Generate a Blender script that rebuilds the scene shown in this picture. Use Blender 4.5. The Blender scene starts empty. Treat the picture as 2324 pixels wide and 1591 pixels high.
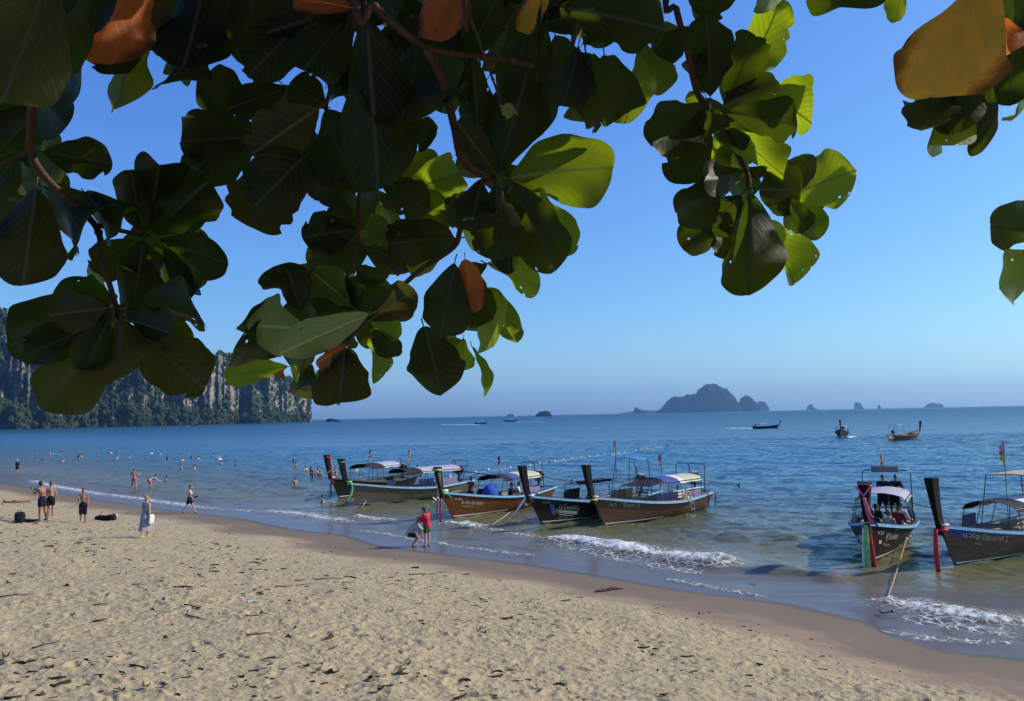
import bpy, bmesh, math, random
import numpy as np
from mathutils import Vector, Matrix, Quaternion

scene = bpy.context.scene
COL = scene.collection
R = math.radians

# ------------------------------------------------------------------ camera
CAM = Vector((0.0, 0.0, 5.4))          # metres above the sea
FPX = 1950.0                           # focal length in units of a 2324 px wide picture
PITCH, ROLL = math.atan(147.0 / FPX), R(1.13)
_f = Vector((0, math.cos(PITCH), math.sin(PITCH)))
_u = Vector((0, -math.sin(PITCH), math.cos(PITCH)))
_r = Vector((1, 0, 0))
CR = _r * math.cos(ROLL) - _u * math.sin(ROLL)
CU = _r * math.sin(ROLL) + _u * math.cos(ROLL)
CF = _f
cam_data = bpy.data.cameras.new('camera')
cam = bpy.data.objects.new('camera', cam_data)
COL.objects.link(cam)
cam.matrix_world = Matrix(((CR.x, CU.x, -CF.x, CAM.x), (CR.y, CU.y, -CF.y, CAM.y), (CR.z, CU.z, -CF.z, CAM.z), (0, 0, 0, 1)))
cam_data.sensor_fit = 'HORIZONTAL'
cam_data.sensor_width = 36.0
cam_data.lens = 36.0 * FPX / 2324.0
cam_data.clip_start = 0.05
cam_data.clip_end = 80000.0
scene.camera = cam

# ------------------------------------------------------------------ light
SUN_AZ, SUN_EL = R(80), R(34)          # azimuth from +Y towards +X
SUN = Vector((math.sin(SUN_AZ) * math.cos(SUN_EL), math.cos(SUN_AZ) * math.cos(SUN_EL), math.sin(SUN_EL)))
sl = bpy.data.lights.new('sun', 'SUN')
sl.energy = 4.9
sl.angle = R(0.5)
sl.color = (1.0, 0.92, 0.79)
so = bpy.data.objects.new('sun', sl)
COL.objects.link(so)
so.rotation_euler = (-SUN).to_track_quat('-Z', 'Y').to_euler()
so.location = (60, 20, 60)

world = bpy.data.worlds.new('World')
scene.world = world
world.use_nodes = True
wt = world.node_tree
wt.nodes.clear()
sky = wt.nodes.new('ShaderNodeTexSky')
sky.sky_type = 'NISHITA'
sky.sun_disc = False
sky.sun_elevation = SUN_EL
sky.sun_rotation = SUN_AZ
sky.altitude = 0
sky.air_density = 1.0
sky.dust_density = 1.0
sky.ozone_density = 1.0
hsv = wt.nodes.new('ShaderNodeHueSaturation')
hsv.inputs['Hue'].default_value = 0.5
hsv.inputs['Saturation'].default_value = 1.14
bg = wt.nodes.new('ShaderNodeBackground')
bg.inputs['Strength'].default_value = 0.136
wo = wt.nodes.new('ShaderNodeOutputWorld')
tint = wt.nodes.new('ShaderNodeMix')
tint.data_type = 'RGBA'
tint.blend_type = 'MULTIPLY'
tint.inputs[0].default_value = 1.0
tint.inputs[7].default_value = (0.56, 0.88, 1.38, 1)
wt.links.new(sky.outputs[0], hsv.inputs['Color'])
wt.links.new(hsv.outputs[0], tint.inputs[6])
# the air over the bay is bluer towards the horizon than the model's
sepc = wt.nodes.new('ShaderNodeSeparateColor')
pw = wt.nodes.new('ShaderNodeMath'); pw.operation = 'POWER'; pw.inputs[1].default_value = 0.6
ml = wt.nodes.new('ShaderNodeMath'); ml.operation = 'MULTIPLY'; ml.inputs[1].default_value = 2.08
comb = wt.nodes.new('ShaderNodeCombineColor')
wt.links.new(tint.outputs[2], sepc.inputs[0])
wt.links.new(sepc.outputs[0], comb.inputs[0]); wt.links.new(sepc.outputs[1], comb.inputs[1])
wt.links.new(sepc.outputs[2], pw.inputs[0]); wt.links.new(pw.outputs[0], ml.inputs[0]); wt.links.new(ml.outputs[0], comb.inputs[2])
wt.links.new(comb.outputs[0], bg.inputs['Color'])
wt.links.new(bg.outputs[0], wo.inputs['Surface'])

scene.render.engine = 'CYCLES'
vs = scene.view_settings
scene.display_settings.display_device = 'sRGB'
vs.view_transform = 'Standard'
vs.look = 'None'
vs.exposure = 0.0
vs.gamma = 1.0
vs.use_curve_mapping = False
cy = scene.cycles
cy.use_denoising = True
cy.max_bounces = 6
cy.diffuse_bounces = 2
cy.glossy_bounces = 2
cy.transmission_bounces = 4
cy.transparent_max_bounces = 6
cy.volume_bounces = 0
cy.caustics_reflective = False
cy.caustics_refractive = False

# ------------------------------------------------------------------ helpers
def ray(x, y):
    """view direction through a point of the 2324 x 1591 picture"""
    d = CF + CR * ((x - 1162.0) / FPX) - CU * ((y - 795.5) / FPX)
    return d
def at_z(x, y, z=0.0):
    d = ray(x, y)
    t = (z - CAM.z) / d.z
    return CAM + d * t
def at_d(x, y, dist):
    """point on the view ray whose depth (along the optical axis) is dist"""
    return CAM + ray(x, y) * dist
def proj(p):
    v = Vector(p) - CAM
    z = v.dot(CF)
    return (1162.0 + FPX * v.dot(CR) / z, 795.5 - FPX * v.dot(CU) / z, z)

def tag(o, label=None, cat=None, group=None, kind=None):
    if label: o['label'] = label
    if cat: o['category'] = cat
    if group: o['group'] = group
    if kind: o['kind'] = kind
    return o
def link(o, parent=None):
    COL.objects.link(o)
    if parent is not None:
        o.parent = parent
    return o
def empty(name, loc=(0, 0, 0), rz=0.0, parent=None):
    o = bpy.data.objects.new(name, None)
    o.location = loc
    o.rotation_euler = (0, 0, rz)
    o.empty_display_size = 0.2
    return link(o, parent)
def mesh_obj(name, me, mat=None, parent=None):
    if mat is not None and len(me.materials) == 0:
        me.materials.append(mat)
    return link(bpy.data.objects.new(name, me), parent)
def np_mesh(name, verts, faces, smooth=True):
    """verts (n,3); faces (m,k) all of one size"""
    me = bpy.data.meshes.new(name)
    v = np.asarray(verts, dtype=np.float32)
    f = np.asarray(faces, dtype=np.int32)
    k = f.shape[1]
    me.vertices.add(len(v)); me.vertices.foreach_set('co', v.ravel())
    me.loops.add(f.size); me.loops.foreach_set('vertex_index', f.ravel())
    me.polygons.add(len(f))
    me.polygons.foreach_set('loop_start', np.arange(0, f.size, k, dtype=np.int32))
    me.polygons.foreach_set('loop_total', np.full(len(f), k, dtype=np.int32))
    me.polygons.foreach_set('use_smooth', np.full(len(f), smooth, dtype=bool))
    me.update(calc_edges=True)
    me.validate()
    return me
def grid_faces(nr, nc, off=0):
    i = np.arange(nr - 1)[:, None] * nc + np.arange(nc - 1)[None, :] + off
    return np.stack([i, i + 1, i + nc + 1, i + nc], axis=-1).reshape(-1, 4)
def attr(me, name, vals):
    a = me.attributes.new(name, 'FLOAT', 'POINT')
    a.data.foreach_set('value', np.asarray(vals, dtype=np.float32).ravel())

class MB:
    """collects shapes into one mesh"""
    def __init__(self): self.v = []; self.f = []; self.m = []; self.cur = 0
    def add(self, v, f):
        o = len(self.v)
        self.v += [tuple(p) for p in v]
        self.f += [tuple(i + o for i in q) for q in f]
        self.m += [self.cur] * len(f)
        return self
    def box(self, c, s, rot=None, taper=1.0):
        sx, sy, sz = s[0] / 2, s[1] / 2, s[2] / 2
        v = []
        for z in (-1, 1):
            k = taper if z > 0 else 1.0
            for x, y in ((-1, -1), (1, -1), (1, 1), (-1, 1)):
                p = Vector((x * sx * k, y * sy * k, z * sz))
                if rot is not None: p = rot @ p
                v.append(p + Vector(c))
        return self.add(v, [(3, 2, 1, 0), (4, 5, 6, 7), (0, 1, 5, 4), (1, 2, 6, 5), (2, 3, 7, 6), (3, 0, 4, 7)])
    def tube(self, pts, rad, n=6, cap=True):
        pts = [Vector(p) for p in pts]
        if not hasattr(rad, '__len__'): rad = [rad] * len(pts)
        v = []; f = []
        t0 = (pts[1] - pts[0]).normalized()
        a = t0.orthogonal().normalized()
        for i, p in enumerate(pts):
            if i == 0: t = pts[1] - pts[0]
            elif i == len(pts) - 1: t = pts[-1] - pts[-2]
            else: t = (pts[i + 1] - pts[i]).normalized() + (pts[i] - pts[i - 1]).normalized()
            t = t.normalized() if t.length > 1e-9 else t0
            a = a - t * a.dot(t)
            a = a.normalized() if a.length > 1e-6 else t.orthogonal().normalized()
            b = t.cross(a)
            for k in range(n):
                an = 2 * math.pi * k / n
                v.append(p + (a * math.cos(an) + b * math.sin(an)) * rad[i])
        for i in range(len(pts) - 1):
            for k in range(n):
                k2 = (k + 1) % n
                f.append((i * n + k, i * n + k2, (i + 1) * n + k2, (i + 1) * n + k))
        if cap:
            f.append(tuple(range(n - 1, -1, -1)))
            f.append(tuple((len(pts) - 1) * n + k for k in range(n)))
        return self.add(v, f)
    def ell(self, c, s, n=10, m=7, rot=None):
        v = []; f = []
        for j in range(m + 1):
            th = math.pi * j / m
            for i in range(n):
                ph = 2 * math.pi * i / n
                p = Vector((math.sin(th) * math.cos(ph) * s[0], math.sin(th) * math.sin(ph) * s[1], math.cos(th) * s[2]))
                if rot is not None: p = rot @ p
                v.append(p + Vector(c))
        for j in range(m):
            for i in range(n):
                i2 = (i + 1) % n
                f.append((j * n + i, (j + 1) * n + i, (j + 1) * n + i2, j * n + i2))
        return self.add(v, f)
    def loft(self, rings, closed=True, cap=True):
        n = len(rings[0]); v = [p for r in rings for p in r]; f = []
        for i in range(len(rings) - 1):
            for k in range(n if closed else n - 1):
                k2 = (k + 1) % n
                f.append((i * n + k, i * n + k2, (i + 1) * n + k2, (i + 1) * n + k))
        if cap and closed:
            f.append(tuple(range(n - 1, -1, -1)))
            f.append(tuple((len(rings) - 1) * n + k for k in range(n)))
        return self.add(v, f)
    def mesh(self, name, mats=None, smooth=False):
        me = bpy.data.meshes.new(name)
        me.from_pydata([tuple(p) for p in self.v], [], self.f)
        if mats is not None:
            for q in (mats if isinstance(mats, (list, tuple)) else [mats]): me.materials.append(q)
            if any(self.m): me.polygons.foreach_set('material_index', self.m)
        if smooth: me.polygons.foreach_set('use_smooth', [True] * len(me.polygons))
        bm = bmesh.new(); bm.from_mesh(me)
        bmesh.ops.remove_doubles(bm, verts=bm.verts, dist=1e-6)
        bmesh.ops.recalc_face_normals(bm, faces=bm.faces)
        bm.to_mesh(me); bm.free()
        me.update()
        return me
    def build(self, name, mat, parent=None, smooth=False):
        return link(bpy.data.objects.new(name, self.mesh(name, mat, smooth)), parent)

# value noise, vectorised
def _hash(ix, iy, iz, seed):
    h = (ix.astype(np.int64) * 374761393 + iy.astype(np.int64) * 668265263 + iz.astype(np.int64) * 2147483647 + seed * 974711) & 0xFFFFFFFF
    h = ((h ^ (h >> 13)) * 1274126177) & 0xFFFFFFFF
    h = h ^ (h >> 16)
    return (h & 0xFFFFFF) / float(0xFFFFFF) * 2 - 1
def vnoise(x, y, z=None, seed=0):
    x = np.asarray(x, dtype=np.float64); y = np.asarray(y, dtype=np.float64)
    z = np.zeros_like(x) if z is None else np.asarray(z, dtype=np.float64)
    ix, iy, iz = np.floor(x), np.floor(y), np.floor(z)
    fx, fy, fz = x - ix, y - iy, z - iz
    u, v, w = fx * fx * (3 - 2 * fx), fy * fy * (3 - 2 * fy), fz * fz * (3 - 2 * fz)
    out = 0
    for dx in (0, 1):
        for dy in (0, 1):
            for dz in (0, 1):
                wgt = (u if dx else 1 - u) * (v if dy else 1 - v) * (w if dz else 1 - w)
                out = out + wgt * _hash(ix + dx, iy + dy, iz + dz, seed)
    return out
def fbm(x, y, z=None, octaves=4, seed=0, gain=0.5, lac=2.03):
    a = 1.0; out = 0
    for o in range(octaves):
        k = lac ** o
        out = out + a * vnoise(np.asarray(x) * k, np.asarray(y) * k, None if z is None else np.asarray(z) * k, seed + o * 17)
        a *= gain
    return out
def sstep(a, b, x):
    t = np.clip((np.asarray(x, dtype=np.float64) - a) / (b - a), 0, 1)
    return t * t * (3 - 2 * t)

# ------------------------------------------------------------------ material helpers
class NT:
    def __init__(self, name):
        self.mat = bpy.data.materials.new(name)
        self.mat.use_nodes = True
        self.t = self.mat.node_tree
        self.t.nodes.clear()
        self.out = self.n('ShaderNodeOutputMaterial')
    def n(self, typ, **kw):
        nd = self.t.nodes.new(typ)
        for k, v in kw.items():
            if k == 'inp':
                for a, b in v.items(): nd.inputs[a].default_value = b
            else: setattr(nd, k, v)
        return nd
    def l(self, a, b): self.t.links.new(a, b)
    def bsdf(self, **kw):
        b = self.n('ShaderNodeBsdfPrincipled')
        for k, v in kw.items(): b.inputs[k.replace('_', ' ')].default_value = v
        self.l(b.outputs[0], self.out.inputs[0])
        return b
    def coord(self, kind='Object', scale=(1, 1, 1)):
        c = self.n('ShaderNodeTexCoord')
        m = self.n('ShaderNodeMapping')
        m.inputs['Scale'].default_value = scale
        self.l(c.outputs[kind], m.inputs['Vector'])
        return m.outputs[0]
    def noise(self, vec, scale, detail=4, rough=0.55, dist=0.0):
        nd = self.n('ShaderNodeTexNoise')
        nd.inputs['Scale'].default_value = scale
        nd.inputs['Detail'].default_value = detail
        nd.inputs['Roughness'].default_value = rough
        nd.inputs['Distortion'].default_value = dist
        if vec is not None: self.l(vec, nd.inputs['Vector'])
        return nd.outputs[0]
    def ramp(self, fac, stops, interp='LINEAR'):
        r = self.n('ShaderNodeValToRGB')
        r.color_ramp.interpolation = interp
        e = r.color_ramp.elements
        while len(e) < len(stops): e.new(0.5)
        for i, (p, c) in enumerate(stops):
            e[i].position = p
            e[i].color = (c, c, c, 1) if not hasattr(c, '__len__') else (c[0], c[1], c[2], 1)
        self.l(fac, r.inputs[0])
        return r.outputs[0]
    def mix(self, fac, a, b, mode='MIX'):
        m = self.n('ShaderNodeMix', data_type='RGBA', blend_type=mode)
        for s, v in ((m.inputs[0], fac), (m.inputs[6], a), (m.inputs[7], b)):
            if hasattr(v, 'is_output'): self.l(v, s)
            elif hasattr(v, '__len__'): s.default_value = (v[0], v[1], v[2], 1)
            else: s.default_value = v
        return m.outputs[2]
    def math(self, op, a, b=0.0, clamp=False):
        m = self.n('ShaderNodeMath', operation=op, use_clamp=clamp)
        for s, v in ((m.inputs[0], a), (m.inputs[1], b)):
            if hasattr(v, 'is_output'): self.l(v, s)
            else: s.default_value = v
        return m.outputs[0]
    def bump(self, h, strength=0.5, dist=0.05, normal=None):
        b = self.n('ShaderNodeBump')
        b.inputs['Strength'].default_value = strength
        b.inputs['Distance'].default_value = dist
        self.l(h, b.inputs['Height'])
        if normal is not None: self.l(normal, b.inputs['Normal'])
        return b.outputs[0]
    def attr(self, name):
        return self.n('ShaderNodeAttribute', attribute_name=name).outputs['Fac']

_mats = {}
def plain(name, col, rough=0.6, metal=0.0, var=0.12, scale=6.0, spec=0.4, bump=0.0):
    """a painted / cloth / skin material with a little unevenness"""
    if name in _mats: return _mats[name]
    t = NT(name)
    b = t.bsdf(Roughness=rough, Metallic=metal)
    b.inputs['Specular IOR Level'].default_value = spec
    co = t.coord('Object')
    nz = t.noise(co, scale, 5, 0.6)
    lo = tuple(c * (1 - var * 2) for c in col); hi = tuple(min(1, c * (1 + var * 2)) for c in col)
    t.l(t.ramp(nz, [(0.25, lo), (0.75, hi)]), b.inputs['Base Color'])
    if bump: t.l(t.bump(nz, bump, 0.02), b.inputs['Normal'])
    _mats[name] = t.mat
    return t.mat
# ------------------------------------------------------------------ shoreline (edge of the thin swash film), from the right to far left
EDGE_PX = [(2324, 1494), (2160, 1478), (2059, 1443), (1958, 1408), (1781, 1369), (1554, 1339), (1352, 1306), (1150, 1274), (916, 1247),
           (849, 1236), (791, 1216), (666, 1202), (545, 1177), (398, 1160), (234, 1137), (140, 1120), (0, 1096)]
SHORE = [(34.0, -16.0), (20.0, 7.0)] + [tuple(at_z(x, y, 0.0)[:2]) for x, y in EDGE_PX]
SHORE += [(-75.0, 108.0), (-190.0, 230.0), (-520.0, 600.0), (-900.0, 1150.0)]
SH = np.array(SHORE)
def shore_dist(x, y):
    """signed distance to the waterline, positive on land"""
    x = np.asarray(x, dtype=np.float64); y = np.asarray(y, dtype=np.float64)
    best = np.full(x.shape, 1e12); sgn = np.ones(x.shape)
    for i in range(len(SH) - 1):
        a, b = SH[i], SH[i + 1]
        d = b - a; L2 = d @ d
        t = np.clip(((x - a[0]) * d[0] + (y - a[1]) * d[1]) / L2, 0, 1)
        px, py = a[0] + t * d[0] - x, a[1] + t * d[1] - y
        q = px * px + py * py
        cr = d[0] * (y - a[1]) - d[1] * (x - a[0])
        m = q < best - 1e-9
        best = np.where(m, q, best); sgn = np.where(m, np.where(cr > 0, 1.0, -1.0), sgn)
    return np.sqrt(best) * sgn
def beach_z(s, x=None, y=None):
    """ground height from the distance to the waterline"""
    s = np.asarray(s, dtype=np.float64)
    land = 0.035 * np.clip(s, 0, 3) + 0.1 * np.clip(s - 2, 0, 11) + 0.055 * np.clip(s - 13, 0, 60)
    return np.where(s > 0, land, np.maximum(0.03 * s, -1.5))
def ground_z(x, y):
    x = np.asarray(x, dtype=np.float64); y = np.asarray(y, dtype=np.float64)
    z = beach_z(shore_dist(x, y))
    r = np.hypot(x, y)
    return np.maximum(z, 3.75 * (1 - sstep(3.0, 8.0, r)) + 0 * z)     # the bank the photographer stands on
def gz(x, y): return float(ground_z(np.array([x]), np.array([y]))[0])
def ground_at(x, y):
    """where the view ray through a picture point meets the beach"""
    d = ray(x, y); lo, hi = 8.0, 120.0
    for _ in range(50):
        m = 0.5 * (lo + hi); p = CAM + d * m
        if p.z > gz(p.x, p.y): lo = m
        else: hi = m
    return CAM + d * lo

# ------------------------------------------------------------------ sand: trampled dry beach, damp strip, wet edge
rng = np.random.default_rng(7)
HX0, HY0, HS, HN = -42.0, 6.0, 0.035, 1900
hm = np.zeros((HN, HN), dtype=np.float32)
_dx, _dy = np.meshgrid(np.arange(240) * 0.5 - 60, np.arange(200) * 0.5)
dens = np.clip(0.5 + 0.8 * fbm(_dx * 0.22 + _dy * 0.1, _dy * 0.3, octaves=3, seed=301), 0, 1)
def _splat(n, amp, rx, seed):
    g = np.random.default_rng(seed)
    # footprints lie in the fan the camera looks at, thinner far away
    yy = 7.5 + (60 - 7.5) * g.random(n) ** 1.5
    xx = yy * (g.random(n) * 1.5 - 0.85)
    s = shore_dist(xx, yy)
    for x, y, sd in zip(xx, yy, s):
        if sd < 2.8 or sd > 30: continue
        k = min(1.0, (sd - 2.8) / 2.5)
        if g.random() > 0.35 + 1.1 * float(dens[min(int(max(y, 0) / 0.5), 199), min(int((x + 60) / 0.5), 239)]): continue
        a = g.uniform(0, math.pi); L = rx * g.uniform(0.7, 1.35); W = L * g.uniform(0.4, 0.65)
        ci = int((x - HX0) / HS); ri = int((y - HY0) / HS)
        w = int(L * 2.4 / HS)
        if ci - w < 0 or ri - w < 0 or ci + w >= HN or ri + w >= HN: continue
        gy, gx = np.mgrid[-w:w + 1, -w:w + 1] * HS
        u = (gx * math.cos(a) + gy * math.sin(a)) / L
        v = (-gx * math.sin(a) + gy * math.cos(a)) / W
        q = u * u + v * v
        pit = -np.exp(-q * 1.6) + 0.55 * np.exp(-((np.sqrt(q) - 1.35) ** 2) * 5.0)
        hm[ri - w:ri + w + 1, ci - w:ci + w + 1] += (amp * k * g.uniform(0.45, 1.25) * pit).astype(np.float32)
_splat(22000, 0.028, 0.09, 3)
_splat(4200, 0.050, 0.17, 4)
def sand_relief(x, y, s):
    ci = np.clip((x - HX0) / HS, 0, HN - 2); ri = np.clip((y - HY0) / HS, 0, HN - 2)
    c0 = ci.astype(int); r0 = ri.astype(int); fc = ci - c0; fr = ri - r0
    h = hm[r0, c0] * (1 - fc) * (1 - fr) + hm[r0, c0 + 1] * fc * (1 - fr) + hm[r0 + 1, c0] * (1 - fc) * fr + hm[r0 + 1, c0 + 1] * fc * fr
    h = np.clip(h, -0.08, 0.06)
    dry = sstep(3.0, 6.0, s)
    h = h + dry * (0.035 * fbm(x * 1.1, y * 1.1, octaves=3, seed=5) + 0.012 * fbm(x * 5, y * 5, octaves=2, seed=9))
    h = h + 0.05 * sstep(2, 8, s) * fbm(x * 0.22, y * 0.22, octaves=2, seed=11)
    return h

def fan(y0, y1, ratio, half, nc):
    n = int(math.log(y1 / y0) / math.log(ratio)) + 1
    yy = y0 * ratio ** np.arange(n + 1)
    uu = np.linspace(-half, half, nc)
    Y, U = np.meshgrid(yy, uu, indexing='ij')
    return Y * U, Y, n + 1, nc
def fan2(breaks, half, nc):
    yy = [breaks[0][0]]
    for (a, ra), (b2, _) in zip(breaks[:-1], breaks[1:]):
        while yy[-1] < b2: yy.append(yy[-1] * ra)
    uu = np.linspace(-half, half, nc)
    Yg, Ug = np.meshgrid(np.array(yy), uu, indexing='ij')
    return Yg * Ug, Yg, len(yy), nc
X, Y, nr, nc = fan2([(6.5, 1.004), (9.5, 1.0028), (26.0, 1.0045), (92.0, 0)], 0.74, 540)
S = shore_dist(X, Y)
Z = ground_z(X, Y) + sand_relief(X, Y, S)
keep = S > -6
faces = grid_faces(nr, nc)
kf = keep.ravel()[faces].any(axis=1)
verts = np.stack([X, Y, Z], -1).reshape(-1, 3)
used = np.unique(faces[kf]); remap = np.full(len(verts), -1); remap[used] = np.arange(len(used))
sand_me = np_mesh('beach_sand', verts[used], remap[faces[kf]])
attr(sand_me, 'shore', S.ravel()[used])
t = NT('sand')
b = t.bsdf(Roughness=0.9)
sh = t.attr('shore')
co = t.coord('Object')
big = t.noise(co, 0.35, 4)
mid = t.noise(co, 3.0, 5, 0.6)
fine = t.noise(co, 45.0, 4, 0.7)
dry = t.mix(t.ramp(mid, [(0.3, 0.0), (0.7, 1.0)]), (0.37, 0.288, 0.165), (0.46, 0.362, 0.215))
dry = t.mix(t.ramp(fine, [(0.35, 0.45), (0.62, 0.0)]), dry, (0.22, 0.175, 0.10))
damp = t.mix(t.ramp(big, [(0.4, 0.0), (0.65, 1.0)]), (0.165, 0.130, 0.088), (0.20, 0.145, 0.10))
wet = (0.105, 0.088, 0.066)
edge = t.math('ADD', sh, t.math('MULTIPLY', t.math('SUBTRACT', big, 0.5), 5.0))
edge2 = t.math('ADD', sh, t.math('MULTIPLY', t.math('SUBTRACT', mid, 0.5), 0.7))
col = t.mix(t.ramp(t.math('MULTIPLY', edge, 0.1), [(0.24, 0.0), (0.42, 1.0)]), damp, dry)
pink = t.ramp(t.math('MULTIPLY', edge, 0.1), [(0.20, 0.0), (0.29, 0.32), (0.40, 0.0)])
col = t.mix(pink, col, (0.30, 0.17, 0.115))
wetf = t.ramp(t.math('MULTIPLY', edge2, 0.5), [(0.06, 0.0), (0.22, 1.0)])
col = t.mix(wetf, wet, col)
t.l(col, b.inputs['Base Color'])
t.l(t.ramp(wetf, [(0.0, 0.42), (0.6, 0.9)]), b.inputs['Roughness'])
b.inputs['Specular IOR Level'].default_value = 0.18
dryf = t.ramp(t.math('MULTIPLY', sh, 0.1), [(0.24, 0.0), (0.45, 1.0)])
hgt = t.math('MULTIPLY', t.math('ADD', t.noise(co, 9.0, 4, 0.6), t.math('MULTIPLY', fine, 0.25)), t.math('ADD', dryf, 0.06))
vo = t.n('ShaderNodeTexVoronoi', feature='SMOOTH_F1'); vo.inputs['Scale'].default_value = 4.2; vo.inputs['Smoothness'].default_value = 0.35
wv = t.n('ShaderNodeVectorMath', operation='ADD'); nsv = t.n('ShaderNodeTexNoise'); nsv.inputs['Scale'].default_value = 2.5; t.l(co, nsv.inputs['Vector'])
t.l(co, wv.inputs[0]); t.l(nsv.outputs['Color'], wv.inputs[1]); t.l(wv.outputs[0], vo.inputs['Vector'])
pit = t.math('MULTIPLY', t.math('MULTIPLY', vo.outputs['Distance'], dryf), t.ramp(big, [(0.3, 0.5), (0.6, 1.0)]))
t.l(t.bump(hgt, 0.9, 0.04, t.bump(pit, 0.7, 0.07)), b.inputs['Normal'])
tag(mesh_obj('beach_sand', sand_me, t.mat), 'pale trampled sand with damp strip along the water', None, None, 'structure')
# the bank under and behind the photographer, and the beach beyond the frame
gx, gy = np.meshgrid(np.linspace(-110, 40, 160), np.linspace(-40, 92, 140))
gs = shore_dist(gx, gy)
gz_ = ground_z(gx, gy) - 0.14
fc = grid_faces(140, 160)
kf = (gs > -5).ravel()[fc].any(axis=1)
bank = np_mesh('upper_beach', np.stack([gx, gy, gz_], -1).reshape(-1, 3), fc[kf])
attr(bank, 'shore', gs)
tag(mesh_obj('upper_beach', bank, t.mat), 'sand bank behind the beach', None, None, 'structure')

# ------------------------------------------------------------------ sea
def wave_field(x, y, amp_scale):
    g = np.random.default_rng(21)
    h = 0
    for i in range(46):
        lam = 0.55 * (9.0 / 0.55) ** (i / 45.0)
        k = 2 * math.pi / lam
        th = R(-118) + g.normal(0, 0.55)            # waves roll towards the beach
        h = h + 0.0060 * lam ** 0.40 * np.sin(k * (x * math.cos(th) + y * math.sin(th)) + g.uniform(0, 6.28)) * np.clip(4.5 * lam / amp_scale, 0, 1)
    return h
# breaking crests: (points in the picture, ridge height, foam width)
def wpts(px): return np.array([tuple(at_z(x, y, 0.12)[:2]) for x, y in px])
BREAK = [(wpts([(1235, 1216), (1330, 1232), (1450, 1250), (1580, 1270), (1700, 1287)]), 0.22, 1.15, 1.0),
         (wpts([(1985, 1352), (2080, 1372), (2190, 1390), (2340, 1412)]), 0.10, 0.8, 0.9),
         (wpts([(60, 1086), (120, 1102), (210, 1117), (300, 1128), (420, 1145), (540, 1155)]), 0.07, 0.6, 0.85),
         (wpts([(600, 1155), (680, 1164), (760, 1176), (800, 1182)]), 0.09, 0.6, 0.9),
         (wpts([(1000, 1184), (1040, 1187), (1085, 1193)]), 0.20, 0.7, 1.0),
         (wpts([(800, 1172), (860, 1177), (905, 1176)]), 0.13, 0.5, 0.9),
         (wpts([(1560, 1268), (1690, 1283), (1830, 1300), (1960, 1318)]), 0.16, 0.5, 0.0),
         (wpts([(1640, 1206), (1750, 1213), (1840, 1220)]), 0.22, 0.5, 0.0),
         (wpts([(790, 1196), (870, 1207), (960, 1222), (1060, 1238), (1170, 1252), (1260, 1255)]), 0.03, 0.22, 0.62),
         (wpts([(1500, 1305), (1640, 1330), (1750, 1350)]), 0.02, 0.2, 0.45),
         (wpts([(1990, 1418), (2100, 1440), (2220, 1447), (2330, 1450)]), 0.025, 0.25, 0.6),
         (wpts([(1080, 1193), (1150, 1203), (1240, 1217)]), 0.06, 0.35, 0.7),
         (wpts([(520, 1153), (570, 1157), (620, 1160)]), 0.04, 0.35, 0.65),
         (wpts([(1260, 1232), (1400, 1262), (1540, 1287), (1640, 1302)]), 0.0, 0.5, 0.40),
         (wpts([(2040, 1388), (2150, 1412), (2330, 1432)]), 0.0, 0.5, 0.42),
         (wpts([(1960, 1350), (1990, 1358), (2030, 1361)]), 0.05, 0.25, 0.6)]
def poly_dist(x, y, P):
    best = np.full(x.shape, 1e12); tt = np.zeros(x.shape); side = np.zeros(x.shape)
    L = np.concatenate([[0], np.cumsum(np.hypot(*(P[1:] - P[:-1]).T))])
    for i in range(len(P) - 1):
        a, bb = P[i], P[i + 1]; d = bb - a; l2 = d @ d
        u = np.clip(((x - a[0]) * d[0] + (y - a[1]) * d[1]) / l2, 0, 1)
        qx, qy = x - a[0] - u * d[0], y - a[1] - u * d[1]
        q = qx * qx + qy * qy
        cr = (d[0] * qy - d[1] * qx)
        m = q < best
        best = np.where(m, q, best); tt = np.where(m, (L[i] + u * math.sqrt(l2)) / L[-1], tt); side = np.where(m, np.sign(cr), side)
    return np.sqrt(best), tt, side
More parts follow.
